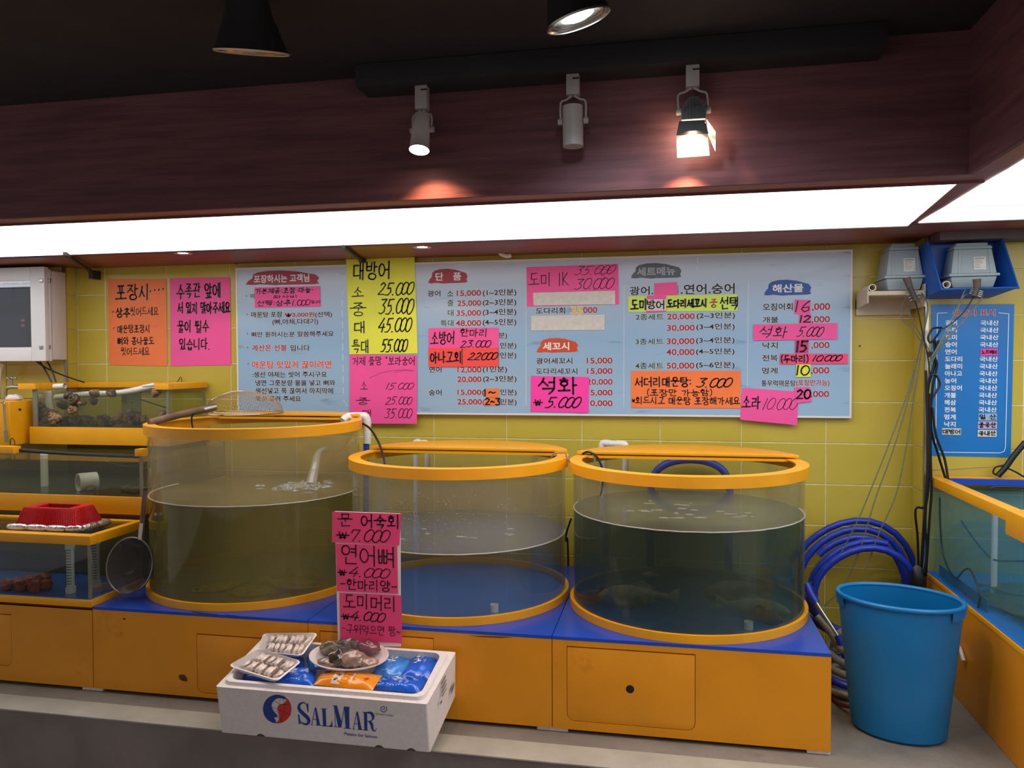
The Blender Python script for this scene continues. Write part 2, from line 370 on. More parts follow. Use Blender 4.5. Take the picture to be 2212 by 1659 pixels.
CHO = 'ㄱㄲㄴㄷㄸㄹㅁㅂㅃㅅㅆㅇㅈㅉㅊㅋㅌㅍㅎ'
JUNG = 'ㅏㅐㅑㅒㅓㅔㅕㅖㅗㅘㅙㅚㅛㅜㅝㅞㅟㅠㅡㅢㅣ'
JONG = ['']+list('ㄱㄲㄳㄴㄵㄶㄷㄹㄺㄻㄼㄽㄾㄿㅀㅁㅂㅄㅅㅆㅇㅈㅊㅋㅌㅍㅎ')
def circ(cx, cy, rx, ry, n=14, a0=1.8): return [(cx+rx*math.cos(a0+2*PI*i/n), cy+ry*math.sin(a0+2*PI*i/n)) for i in range(n+1)]
CON = {'ㄱ': [[(.08, .9), (.92, .92), (.78, .5), (.55, .02)]], 'ㄴ': [[(.12, .98), (.12, .14), (.98, .2)]],
 'ㄷ': [[(.12, .9), (.9, .92)], [(.14, .9), (.12, .1), (.98, .14)]], 'ㄹ': [[(.1, .93), (.88, .93), (.84, .55), (.14, .5), (.12, .08), (.98, .12)]],
 'ㅁ': [[(.12, .92), (.16, .08), (.86, .1)], [(.12, .9), (.92, .9), (.86, .06)]], 'ㅂ': [[(.12, .98), (.14, .06), (.86, .08), (.9, .98)], [(.12, .52), (.88, .54)]],
 'ㅅ': [[(.55, .98), (.42, .5), (.05, .04)], [(.46, .58), (.97, .06)]], 'ㅇ': [circ(.5, .5, .44, .46)],
 'ㅈ': [[(.1, .9), (.9, .92), (.55, .5), (.04, .04)], [(.52, .5), (.98, .06)]], 'ㅊ': [[(.38, 1.02), (.62, .98)], [(.1, .76), (.9, .78), (.5, .4), (.04, .02)], [(.5, .42), (.98, .02)]],
 'ㅋ': [[(.08, .9), (.92, .92), (.78, .5), (.5, .02)], [(.1, .5), (.82, .56)]], 'ㅌ': [[(.1, .93), (.9, .95)], [(.14, .9), (.12, .08), (.98, .12)], [(.14, .5), (.86, .52)]],
 'ㅍ': [[(.05, .9), (.95, .92)], [(.32, .9), (.36, .1)], [(.68, .9), (.64, .1)], [(0, .06), (1, .1)]], 'ㅎ': [[(.38, 1.02), (.64, 1.0)], [(.08, .78), (.92, .8)], circ(.5, .32, .36, .32)]}
DBL = {'ㄲ': 'ㄱㄱ', 'ㄸ': 'ㄷㄷ', 'ㅃ': 'ㅂㅂ', 'ㅆ': 'ㅅㅅ', 'ㅉ': 'ㅈㅈ', 'ㄳ': 'ㄱㅅ', 'ㄵ': 'ㄴㅈ', 'ㄶ': 'ㄴㅎ', 'ㄺ': 'ㄹㄱ', 'ㄻ': 'ㄹㅁ', 'ㄼ': 'ㄹㅂ', 'ㅀ': 'ㄹㅎ', 'ㅄ': 'ㅂㅅ'}
VV = {'ㅏ': [[(.35, 1), (.35, 0)], [(.35, .52), (.95, .55)]], 'ㅑ': [[(.35, 1), (.35, 0)], [(.35, .66), (.95, .68)], [(.35, .36), (.95, .38)]],
 'ㅓ': [[(.7, 1), (.7, 0)], [(.05, .52), (.7, .54)]], 'ㅕ': [[(.7, 1), (.7, 0)], [(.05, .68), (.7, .68)], [(.05, .4), (.7, .4)]],
 'ㅣ': [[(.5, 1), (.5, 0)]], 'ㅐ': [[(.15, .95), (.15, .05)], [(.15, .5), (.7, .52)], [(.7, 1), (.7, 0)]], 'ㅔ': [[(.45, .95), (.45, .05)], [(0, .52), (.45, .52)], [(.9, 1), (.9, 0)]],
 'ㅖ': [[(.45, .95), (.45, .05)], [(0, .66), (.45, .66)], [(0, .4), (.45, .4)], [(.9, 1), (.9, 0)]], 'ㅒ': [[(.15, .95), (.15, .05)], [(.15, .6), (.7, .6)], [(.15, .4), (.7, .4)], [(.7, 1), (.7, 0)]]}
VH = {'ㅗ': [[(.5, 1), (.5, .3)], [(0, .25), (1, .3)]], 'ㅛ': [[(.33, 1), (.33, .3)], [(.66, 1), (.66, .3)], [(0, .25), (1, .3)]],
 'ㅜ': [[(0, .8), (1, .85)], [(.52, .8), (.5, 0)]], 'ㅠ': [[(0, .8), (1, .85)], [(.35, .8), (.33, 0)], [(.66, .8), (.66, 0)]], 'ㅡ': [[(0, .5), (1, .54)]]}
VC = {'ㅘ': 'ㅗㅏ', 'ㅙ': 'ㅗㅐ', 'ㅚ': 'ㅗㅣ', 'ㅝ': 'ㅜㅓ', 'ㅞ': 'ㅜㅔ', 'ㅟ': 'ㅜㅣ', 'ㅢ': 'ㅡㅣ'}
def fit(st, x0, y0, x1, y1): return [[(x0+(x1-x0)*x, y0+(y1-y0)*y) for x, y in l] for l in st]
def cons(c, x0, y0, x1, y1):
    if c in DBL:
        a, b = DBL[c]; m = (x0+x1)/2; return fit(CON[a], x0, y0, m-.02, y1)+fit(CON[b], m+.02, y0, x1, y1)
    return fit(CON[c], x0, y0, x1, y1)
def syl(ch):
    k = ord(ch)-0xAC00; c, v, t = CHO[k//588], JUNG[k//28 % 21], JONG[k % 28]
    if v in VV:
        r = (cons(c, 0, .5, .55, 1)+fit(VV[v], .58, .42, 1, 1.02)+cons(t, .2, 0, .92, .38)) if t else (cons(c, 0, .15, .54, .9)+fit(VV[v], .56, 0, 1, 1.02))
    elif v in VH:
        r = (cons(c, .2, .62, .8, 1)+fit(VH[v], 0, .4, 1, .64)+cons(t, .2, 0, .82, .32)) if t else (cons(c, .18, .46, .82, 1)+fit(VH[v], 0, 0, 1, .46))
    else:
        h, w = VC[v]
        r = (cons(c, .06, .66, .56, 1)+fit(VH[h], 0, .44, .62, .66)+fit(VV[w], .66, .4, 1, 1.02)+cons(t, .2, 0, .9, .34)) if t else (cons(c, .05, .5, .56, .95)+fit(VH[h], 0, .12, .62, .48)+fit(VV[w], .66, 0, 1, 1.02))
    return r
DIG = {'0': ([circ(.5, .5, .46, .5)], .62), '1': ([[(.5, 1), (.5, 0)]], .3), '2': ([[(.1, .82), (.45, 1), (.85, .8), (.6, .45), (.05, .03), (1, .03)]], .6),
 '3': ([[(.1, .95), (.9, .97), (.45, .58), (.85, .45), (.85, .15), (.45, 0), (.05, .08)]], .6), '4': ([[(.62, 1), (.02, .32), (1, .34)], [(.72, .6), (.68, -.02)]], .62),
 '5': ([[(.2, .98), (.18, .55), (.65, .6), (.85, .3), (.55, .03), (.05, .02)], [(.2, .98), (.98, 1)]], .58), '6': ([[(.75, 1), (.25, .6), (.12, .25), (.4, 0), (.82, .15), (.75, .45), (.2, .4)]], .55),
 '7': ([[(.08, .7), (.12, .95), (.9, .97), (.5, 0)]], .58), '.': ([[(.4, .02), (.6, .04)]], .2), ',': ([[(.5, .08), (.3, -.12)]], .2), ':': ([[(.4, .3), (.6, .32)], [(.4, .68), (.6, .7)]], .25),
 '-': ([[(.05, .5), (.95, .52)]], .5), '~': ([[(.05, .45), (.3, .62), (.65, .4), (.95, .55)]], .5), '(': ([[(.8, 1.05), (.3, .75), (.3, .25), (.8, -.05)]], .3), ')': ([[(.2, 1.05), (.7, .75), (.7, .25), (.2, -.05)]], .3),
 '₩': ([[(.15, .78), (.28, .2), (.48, .7), (.68, .2), (.82, .78)], [(-.1, .5), (1.1, .52)], [(.2, .3), (.8, .32)]], .8), 'K': ([[(.1, 1), (.1, 0)], [(.8, .95), (.12, .45), (.95, .02)]], .55),
 '*': ([[(.2, .7), (.8, .3)], [(.8, .7), (.2, .3)], [(.1, .5), (.9, .5)]], .45), '·': ([[(.4, .5), (.6, .52)]], .35), '|': ([[(.5, 1.1), (.5, -.1)]], .3), '"': ([[(.3, 1), (.28, .85)], [(.6, 1), (.58, .85)]], .35), ' ': ([], .35)}
def strokes(text, slant=.0, zero=.42):
    out = []; x = 0
    for ch in text:
        if '가' <= ch <= '힣': st = syl(ch); w = .92; adv = 1.02
        else:
            st, w = DIG[ch]; adv = w+.08
            if ch == '0': adv = zero+.1
        jy = random.uniform(-.04, .04) if ch not in '.,' else 0
        for l in st: out.append([(x+px*w+slant*py+random.uniform(-.012, .012), py+jy+random.uniform(-.012, .012)) for px, py in l])
        x += adv
    return out
def ribbon(mb, pts, w, fn, taper=True):
    """flat marker stroke with rounded ends"""
    m = len(pts)
    for i in range(m):
        ww = w*(.5 if not taper else .5*(1.0-.25*i/max(1, m-1)))
        k = 8; o = [fn(pts[i][0]+ww*math.cos(2*PI*j/k), pts[i][1]+ww*math.sin(2*PI*j/k)) for j in range(k)]
        mb.add(o, [tuple(range(k))])
        if i < m-1:
            dx, dy = pts[i+1][0]-pts[i][0], pts[i+1][1]-pts[i][1]; l = math.hypot(dx, dy)
            if l < 1e-6: continue
            nx, ny = -dy/l*ww, dx/l*ww
            mb.add([fn(pts[i][0]+nx, pts[i][1]+ny), fn(pts[i][0]-nx, pts[i][1]-ny), fn(pts[i+1][0]-nx, pts[i+1][1]-ny), fn(pts[i+1][0]+nx, pts[i+1][1]+ny)], [(0, 1, 2, 3)])
def hand(sign, fr, text, box, Y, w=.09, slant=0, m=None, rot=0, zero=.42, weight=None):
    """handwritten marker text filling the picture box (u0,v0,u1,v1) on the plane Y"""
    m = m or ink; key = (sign.name, m.name); HAND.setdefault(key, (sign, m, MB()))
    mb = HAND[key][2]; st = strokes(text, slant, zero)
    xs = [p[0] for l in st for p in l]; ys = [p[1] for l in st for p in l]; x0, x1, y0, y1 = min(xs), max(xs), min(ys), max(ys)
    u0, v0, u1, v1 = box
    a = onY(*fr(u0, (v0+v1)/2), Y); b = onY(*fr(u1, (v0+v1)/2), Y); t = onY(*fr((u0+u1)/2, v0), Y); bb = onY(*fr((u0+u1)/2, v1), Y)
    Wd = b.x-a.x; H = t.z-bb.z; cx = (a.x+b.x)/2; cz = (t.z+bb.z)/2; sw = w*H*1.22
    pts = [[((px-x0)/(x1-x0 or 1)*Wd-Wd/2, (py-y0)/(y1-y0 or 1)*(H)-H/2) for px, py in l] for l in st]
    c, s = math.cos(R(rot)), math.sin(R(rot))
    for l in pts: ribbon(mb, l, sw, lambda x, z: Vector((cx+x*c-z*s, Y, cz+x*s+z*c)))
def font(sign, fr, text, box, Y, m, halo=True, bold=.032, hw=.060, skew=0):
    u0, v0, u1, v1 = box
    a = onY(*fr(u0, (v0+v1)/2), Y); b = onY(*fr(u1, (v0+v1)/2), Y); t = onY(*fr((u0+u1)/2, v0), Y); bb = onY(*fr((u0+u1)/2, v1), Y)
    FONTJOBS.append((sign, text, a.x, b.x, bb.z, t.z, Y, m, bold, halo, hw))
def blob(sign, fr, box, Y, m):
    """brush-stroke heading patch"""
    sh = [(0, 0.02), (.03, .25), (.09, .45), (.1, .7), (.16, .86), (.3, .97), (.5, 1), (.7, .93), (.85, .8), (.95, .72), (1, .5), (.975, .25), (1, .1), (.93, .04), (.75, .02), (.5, 0), (.4, -.03), (.2, .03), (.08, -.02)]
    u0, v0, u1, v1 = box; mb = MB()
    c = onY(*fr((u0+u1)/2, (v0+v1)/2), Y)
    vs = [onY(*fr(u0+(u1-u0)*x, v1-(v1-v0)*y), Y) for x, y in sh]
    n = len(vs); mb.add(vs+[c], [(i, (i+1) % n, n) for i in range(n)]); return mb.build('heading_patch', m, sign)
def line(sign, fr, pts, Y, w, m, name='divider_line'):
    mb = MB()
    for (a, b) in zip(pts[:-1], pts[1:]):
        p, q = onY(*fr(*a), Y), onY(*fr(*b), Y); d = (q-p).normalized(); n = Vector((-d.z, 0, d.x))*w/2
        mb.add([p+n, p-n, q-n, q+n], [(0, 1, 2, 3)])
    return mb.build(name, m, sign)
def paper(fr, quad, Y, m, label, name='paper_sign', cat='sign', group=None, curl=.0006, thick=.0004):
    """taped sheet; quad = TL,TR,BR,BL in picture pixels of the crop"""
    P = [onY(*fr(*q), Y) for q in quad]; n = 7; vs = []; sd = random.random()*50
    c = sum(P, Vector())/4; c.z = min(p.z for p in P)
    root = empty(name, c, label, cat, group)
    for i in range(n+1):
        for j in range(n+1):
            a = P[0].lerp(P[1], j/n); b = P[3].lerp(P[2], j/n); p = a.lerp(b, i/n)
            p.y -= curl*(.5+.5*noise.noise(Vector((j*.6+sd, i*.6, 1)))) ; vs.append(p)
    fs = [(i*(n+1)+j, i*(n+1)+j+1, (i+1)*(n+1)+j+1, (i+1)*(n+1)+j) for i in range(n) for j in range(n)]
    k = len(vs); vs += [v+Vector((0, thick, 0)) for v in vs]; fs += [tuple(x+k for x in reversed(f)) for f in fs]
    rim = [j for j in range(n+1)]+[i*(n+1)+n for i in range(1, n+1)]+[n*(n+1)+j for j in range(n-1, -1, -1)]+[i*(n+1) for i in range(n-1, 0, -1)]
    fs += [(rim[i], rim[(i+1) % len(rim)], rim[(i+1) % len(rim)]+k, rim[i]+k) for i in range(len(rim))]
    MB().add(vs, fs).build('sheet', m, root, smooth=True); return root

# ================================================================= MENU BOARD
FB = D-.03
tl, tr, br, bl = (-2.436, 1.9715), (.8976, 1.9715), (.8976, 1.1384), (-2.436, 1.1384)
mbd = empty('menu_board', (-.77, FB, 1.1384), 'long pale blue menu board with printed prices hung on the yellow wall', 'menu board')
MB().box(-2.430, .8916, FB, D-.002, 1.1444, 1.9655).build('panel', boardm, mbd)
q = MB(); e = .009
q.box(-2.436, .8976, FB-.002, D-.001, 1.1384, 1.1384+e); q.box(-2.436, .8976, FB-.002, D-.001, 1.9715-e, 1.9715)
q.box(-2.436, -2.436+e, FB-.002, D-.001, 1.1384+e, 1.9715-e); q.box(.8976-e, .8976, FB-.002, D-.001, 1.1384+e, 1.9715-e)
q.build('frame', white, mbd)
YB = FB-.0012      # print on board
A_ = frame(500, 540, 4.148); B_ = frame(740, 540, 4.148); C_ = frame(1120, 540, 4.608); D_ = frame(1340, 540, 4.608); E_ = frame(1590, 560, 4.485)
F_ = frame(1820, 500, 3.319); G_ = frame(0, 540, 4.148); H_ = frame(700, 1090, 5.35)
redm = mat('blob_red', (158, 28, 52), .4); orm = mat('blob_orange', (204, 76, 40), .4); drk = mat('blob_dark', (48, 58, 70), .25); blm = mat('blob_blue', (22, 76, 160), .4)
blob(mbd, A_, (128, 183, 785, 312), YB+.0003, redm); blob(mbd, B_, (768, 168, 1120, 298), YB+.0003, redm); blob(mbd, C_, (180, 875, 592, 1020), YB+.0003, orm)
blob(mbd, D_, (105, 130, 608, 280), YB+.0003, drk); blob(mbd, E_, (270, 198, 728, 348), YB+.0003, blm)
def fb(fr, rows):
    for t, m, *bx in rows: font(mbd, fr, t, bx, YB, m, halo=m not in (inkw, inkgrey))
for x, y in ((134, 413), (138, 577), (143, 751), (146, 874), (150, 1020)):
    k = HAND.setdefault((mbd.name, inkn.name), (mbd, inkn, MB()))[2]; p = onY(*A_(x, y), YB); k.add([p+Vector((.0035*math.cos(j*.785), 0, .0035*math.sin(j*.785))) for j in range(8)], [tuple(range(8))])
fb(A_, [('포장하시는 고객님', inkw, 200, 218, 697, 292), ('이', inkn, 168, 392, 206, 436), ('매운탕 포장', inkn, 176, 552, 456, 604), ('₩3,000원', inkr, 478, 556, 745, 604), ('(선택)', inkn, 750, 552, 902, 608),
 ('(뼈,야채,다대기)', inkn, 365, 616, 778, 675), ('뼈만 원하시는분 말씀해주세요', inkn, 178, 728, 917, 780), ('계산은 선불', inkr, 184, 848, 496, 906), ('입니다', inkn, 527, 850, 703, 906),
 ('매운탕 맛있게 끊이려면', inko, 184, 992, 895, 1062), (':생선 야채는 씻어 주시구요', inkn, 187, 1088, 855, 1142), ('냉면 그릇분량 물을 넣고 뼈와', inkn, 214, 1163, 930, 1217),
 ('생선넣고 푹 끊여서 마지막에', inkn, 214, 1233, 912, 1290), ('쑥갓 올려 주세요', inkn, 214, 1306, 622, 1358)])
fb(B_, [('단', inkw, 832, 202, 903, 275), ('품', inkw, 990, 202, 1062, 272),
 ('광어', inkn, 762, 362, 878, 418), ('소', inkg, 935, 362, 993, 415), ('15,000', inkr, 1022, 360, 1242, 420), ('(1~2인분)', inkn, 1255, 350, 1558, 417),
 ('중', inkg, 938, 448, 995, 505), ('25,000', inkr, 1028, 450, 1242, 510), ('(2~3인분)', inkn, 1255, 438, 1558, 505),
 ('대', inkg, 942, 535, 995, 592), ('35,000', inkr, 1020, 538, 1242, 598), ('(3~4인분)', inkn, 1255, 525, 1558, 593),
 ('특대', inkg, 877, 627, 995, 685), ('48,000', inkr, 1013, 628, 1242, 690), ('(4~5인분)', inkn, 1255, 615, 1558, 684),
 ('분)', inkn, 1395, 738, 1475, 800), ('인분)', inkn, 1410, 828, 1558, 892), ('인분)', inkn, 1410, 915, 1558, 980),
 ('연어', inkn, 775, 1045, 888, 1100), ('12,000', inkr, 1028, 1045, 1245, 1106), ('(1인분)', inkn, 1255, 1040, 1475, 1104),
 ('20,000', inkr, 1028, 1132, 1245, 1193), ('(2~3인분)', inkn, 1258, 1125, 1560, 1190),
 ('숭어', inkn, 772, 1250, 888, 1305), ('15,000(', inkr, 1028, 1250, 1275, 1313), ('인분)', inkn, 1412, 1245, 1560, 1310),
 ('25,000(', inkr, 1028, 1335, 1278, 1400), ('인분)', inkn, 1412, 1333, 1560, 1397)])
fb(C_, [('도다리회', inkn, 172, 572, 465, 637), ('35', inky, 522, 562, 638, 640), ('000', inkr, 643, 568, 785, 628),
 ('세꼬시', inkw, 243, 918, 505, 998), ('광어세꼬시', inkn, 175, 1072, 538, 1135), ('15,000', inkr, 678, 1070, 937, 1140),
 ('도다리세꼬시', inkn, 175, 1175, 587, 1238), ('15,000', inkr, 680, 1175, 937, 1243), ('20,000', inkr, 680, 1283, 937, 1350), ('15,000', inkr, 680, 1390, 937, 1457), ('10,000', inkr, 680, 1495, 937, 1563)])
fb(D_, [('세트메뉴', inkgrey, 165, 170, 548, 255), ('광어.', inkn, 92, 362, 330, 450), ('리', inkn, 545, 355, 577, 440), ('.연어.숭어', inkn, 600, 335, 1140, 440),
 ('2종세트', inkg, 152, 635, 432, 698), ('20,000', inkr, 465, 632, 742, 700), ('(2~3인분)', inkn, 758, 620, 1143, 692),
 ('30,000', inkr, 462, 745, 742, 813), ('(3~4인분)', inkn, 755, 730, 1140, 803), ('3종세트', inkg, 150, 880, 430, 942), ('30,000', inkr, 460, 877, 740, 948), ('(3~4인분)', inkn, 752, 865, 1138, 938),
 ('40,000', inkr, 457, 985, 740, 1057), ('(4~5인분)', inkn, 752, 977, 1138, 1048), ('4종세트', inkg, 148, 1120, 430, 1185), ('50,000', inkr, 460, 1120, 738, 1192), ('(5~6인분)', inkn, 752, 1110, 1138, 1185)])
fb(E_, [('해산물', inkw, 352, 240, 652, 322), ('오징어회', inkn, 257, 425, 550, 497), (',000', inkr, 733, 425, 912, 502), ('개불', inkn, 257, 555, 410, 618), (',000', inkr, 732, 550, 910, 622),
 ('낙지', inkn, 255, 803, 405, 868), (',000', inkr, 727, 800, 907, 872), ('전복', inkn, 252, 925, 403, 988), ('멍게', inkn, 250, 1048, 403, 1110), (',000', inkr, 722, 1045, 905, 1118),
 ('통우럭매운탕', inkn, 245, 1170, 578, 1232), ('(포장만가능)', inkr, 582, 1165, 905, 1235), (',000', inkr, 722, 1275, 903, 1345)])
for fr, x0, y0, x1, y1, n in ((A_, 992, 440, 1003, 1330, 9), (D_, 770, 70, 768, 240, 2)):
    for k in range(n):
        a = k/n; b = (k+.62)/n; line(mbd, fr, [(x0+(x1-x0)*a, y0+(y1-y0)*a), (x0+(x1-x0)*b, y0+(y1-y0)*b)], YB, .0028, inkw, 'dash')
for fr, pts in ((C_, [(75, 350), (76, 1555)]), (D_, [(38, 350), (33, 1565)]), (D_, [(1276, 300), (1263, 1372)]), (A_, [(1006, 375), (985, 410)]), (A_, [(1003, 1340), (1030, 1392), (1052, 1395)])):
    line(mbd, fr, pts, YB, .002, inkw)
# ---- papers taped on the board
Y1 = FB-.0028; Y1t = Y1-.0014; Y2 = FB-.0052; Y2t = Y2-.0014
G = 'paper price slips taped on the menu board'
p = paper(A_, [(205, 337), (793, 323), (799, 508), (210, 519)], Y1, paperc['pink'], 'pink slip with three handwritten lines under the red heading at the board end', group=G)
hand(p, A_, '기본제공:초장·마늘·', (218, 338, 730, 388), Y1t, .13, .1); hand(p, A_, '와사비', (375, 402, 578, 433), Y1t, .16); hand(p, A_, '선택:상추1.000', (232, 448, 705, 500), Y1t, .12, .15); hand(p, A_, '입니다', (715, 450, 795, 480), Y1t, .13)
p = paper(A_, [(1027, 85), (1640, 62), (1668, 928), (1058, 935)], Y1, paperc['yellow'], 'large lime yellow handwritten price sheet with four prices from 25.000 to 55.000', group=G, curl=.001)
for t, b, w, s in (('대방어', (1095, 105, 1412, 265), .075, .05), ('소', (1080, 335, 1183, 415), .1, 0), ('25.000', (1312, 290, 1637, 405), .09, .35), ('중', (1063, 475, 1207, 590), .07, 0), ('35.000', (1320, 435, 1635, 577), .075, .35),
 ('대', (1103, 640, 1188, 745), .09, 0), ('45.000', (1318, 610, 1618, 735), .085, .35), ('특대', (1080, 805, 1222, 925), .07, 0), ('55.000', (1337, 800, 1580, 912), .095, .35)): hand(p, A_, t, b, Y1t, w, s)
p = paper(A_, [(1058, 938), (1662, 942), (1662, 1557), (1060, 1555)], Y2, paperc['pink'], 'large pink price sheet hanging under the lime yellow sheet below the board edge', group=G)
for t, b, w, s in (('거제 뜰망 "보라숭어', (1085, 955, 1640, 1035), .07, .05), ('소', (1155, 1180, 1218, 1247), .07, 0), ('15.000', (1385, 1190, 1635, 1250), .08, .35), ('중', (1115, 1325, 1243, 1385), .08, 0), ('25.000', (1378, 1315, 1620, 1385), .075, .3),
 ('대', (1175, 1430, 1245, 1490), .09, 0), ('35.000', (1370, 1420, 1620, 1508), .06, .3)): hand(p, A_, t, b, Y2t, w, s)
line(p, A_, [(1235, 1147), (1340, 1100), (1450, 1080), (1560, 1072), (1640, 1080)], Y2t, .0012, ink, 'pen_stroke'); line(p, A_, [(1450, 1100), (1540, 1080), (1620, 1085)], Y2t, .0012, ink, 'pen_stroke')
p = paper(B_, [(770, 700), (1397, 695), (1397, 878), (770, 880)], Y1, paperc['pink'], 'pink slip priced 23.000 just above the coral slip', group=G)
hand(p, B_, '소방어', (788, 730, 998, 845), Y1t, .08, .1); hand(p, B_, '한마리', (1060, 705, 1287, 778), Y1t, .1, .1); hand(p, B_, '23.000', (1055, 810, 1330, 872), Y1t, .12, .25)
p = paper(B_, [(768, 880), (1397, 875), (1397, 1045), (770, 1048)], Y2, paperc['coral'], 'coral red slip priced 22000 with a black bar in its middle', group=G)
hand(p, B_, '아나고회', (788, 910, 1055, 1015), Y2t, .1); hand(p, B_, '22000', (1120, 920, 1393, 985), Y2t, .14, .4); line(p, B_, [(1070, 882), (1072, 1032)], Y2t, .0045, ink, 'pen_stroke')
p = paper(B_, [(1287, 1243), (1402, 1240), (1402, 1318), (1285, 1320)], Y1, paperc['orange'], 'tiny orange slip with a handwritten one, upper of two orange patches', group=G)
hand(p, B_, '1~', (1275, 1250, 1370, 1308), Y1t, .18)
p = paper(B_, [(1282, 1328), (1404, 1325), (1404, 1390), (1280, 1395)], Y1, paperc['orange'], 'tiny orange slip reading 2~3, lower of two orange patches', group=G)
hand(p, B_, '2~3', (1280, 1328, 1408, 1388), Y1t, .18)
p = paper(C_, [(80, 172), (992, 138), (1000, 540), (85, 562)], Y1, paperc['pink'], 'pink slip with prices 35.000 and 30.000 above a white tape', group=G)
hand(p, C_, '도미 1K', (100, 225, 495, 360), Y1t, .055); hand(p, C_, '35.000', (555, 155, 970, 245), Y1t, .06, .45); hand(p, C_, '30.000', (555, 280, 955, 390), Y1t, .06, .35)
line(p, C_, [(765, 185), (860, 192), (940, 205)], Y1t, .0015, ink, 'pen_stroke'); line(p, C_, [(800, 240), (850, 255), (870, 275), (820, 290)], Y1t, .0015, ink, 'pen_stroke')
paper(C_, [(145, 425), (962, 405), (962, 540), (150, 552)], Y2, paperc['white'], 'white woven tape strip covering the bottom of the pink 30.000 slip', 'tape_strip', 'tape', 'white tape strips on the menu board')
paper(C_, [(125, 655), (858, 642), (858, 795), (125, 802)], Y1, paperc['white'], 'white tape strip above the orange heading', 'tape_strip', 'tape', 'white tape strips on the menu board')
p = paper(C_, [(125, 1252), (703, 1265), (697, 1622), (120, 1608)], Y1, paperc['hot'], 'hot pink slip with two big black syllables and 5.000 at the board bottom', group=G)
hand(p, C_, '석화', (200, 1270, 578, 1435), Y1t, .1); hand(p, C_, '₩', (150, 1490, 240, 1550), Y1t, .16); hand(p, C_, '5.000', (265, 1465, 625, 1570), Y1t, .11, .4)
p = paper(D_, [(338, 332), (565, 320), (568, 448), (338, 458)], Y1, paperc['pink'], 'small blank pink slip below the dark heading', group=G)
p = paper(D_, [(78, 460), (1165, 440), (1165, 605), (80, 617)], Y1, paperc['lime'], 'long lime green handwritten strip crossing the set menu column', group=G)
hand(p, D_, '도미', (105, 490, 250, 595), Y1t, .13); hand(p, D_, '도다리세꼬시', (465, 490, 850, 575), Y1t, .16); hand(p, D_, '중', (890, 490, 968, 570), Y1t, .1, m=inko); hand(p, D_, '선택', (995, 470, 1165, 590), Y1t, .1)
p = paper(D_, [(265, 455), (455, 455), (460, 610), (258, 622)], Y2-.001, paperc['pink'], 'pink slip with a pale middle stuck on the lime green strip', group=G)
paper_in = MB(); paper_in.add([onY(*D_(u, v), Y2-.0022) for u, v in ((262, 490), (455, 490), (456, 602), (260, 605))], [(0, 1, 2, 3)]); paper_in.build('pale_patch', paperc['white'], p); hand(p, D_, '방어', (268, 498, 432, 590), Y2-.0034, .11)
p = paper(D_, [(107, 1203), (1200, 1203), (1197, 1577), (108, 1570)], Y1, paperc['orange'], 'wide orange slip with three handwritten lines priced 3.000', group=G)
hand(p, D_, '서더리매운탕:', (148, 1265, 700, 1362), Y1t, .11); hand(p, D_, '3.000', (758, 1275, 1118, 1370), Y1t, .12, .35); hand(p, D_, '(포장만 가능함)', (270, 1383, 910, 1457), Y1t, .1); hand(p, D_, '*회드시고 매운탕 포장해가세요', (118, 1462, 1190, 1540), Y1t, .1)
for q_, m, t, b, w, lb, yy in (([(568, 390), (722, 397), (718, 530), (562, 530)], 'pink', '16', (578, 405, 712, 510), .09, 'small pink slip reading 16, topmost in the seafood column', 0), ([(612, 522), (730, 530), (725, 635), (608, 632)], 'pink', '12', (622, 545, 722, 612), .18, 'small pink slip reading 12 just above the long pink slip', 0),
 ([(572, 780), (705, 780), (700, 907), (570, 907)], 'crimson', '15', (590, 795, 695, 897), .17, 'small crimson slip with thick digits under the long pink slip', 0), ([(583, 1018), (723, 1018), (723, 1140), (580, 1142)], 'yellow', '10', (590, 1030, 712, 1122), .13, 'small square lime yellow slip in the seafood column', 1)):
    Yp = Y1-.0002 if not yy else Y2; p = paper(E_, q_, Yp, paperc[m], lb, group=G); hand(p, E_, t, b, Yp-.0014, w, .1, zero=.6)
p = paper(E_, [(168, 632), (980, 618), (980, 775), (168, 787)], Y2, paperc['pink'], 'long pink slip with 5.000 in thin grey pen near the column top', group=G)
hand(p, E_, '석화', (230, 650, 495, 765), Y2t, .07, .2); hand(p, E_, '5.000', (585, 655, 853, 750), Y2t, .08, .5)
p = paper(E_, [(428, 915), (1083, 915), (1083, 1013), (425, 1017)], Y2, paperc['pinkdeep'], 'long coral pink slip with brackets and 10.000 in bold', group=G)
hand(p, E_, '(두마리)', (440, 925, 697, 1005), Y2t, .13); hand(p, E_, '10.000', (742, 930, 1030, 988), Y2t, .16, .35)
p = paper(E_, [(62, 1247), (605, 1282), (592, 1607), (40, 1555)], Y1, paperc['pink'], 'large pink slip priced 10.000 hanging past the board bottom edge', group=G)
hand(p, E_, '소라', (57, 1330, 235, 1450), Y1t, .09, .05); hand(p, E_, '10.000', (258, 1345, 602, 1460), Y1t, .045, .4)
p = paper(E_, [(568, 1240), (718, 1240), (733, 1380), (578, 1397)], Y2, paperc['pink'], 'small tilted pink slip reading 20 overlapping the lowest pink sheet', group=G)
hand(p, E_, '20', (585, 1265, 722, 1350), Y2t, .18, .1, zero=.6)

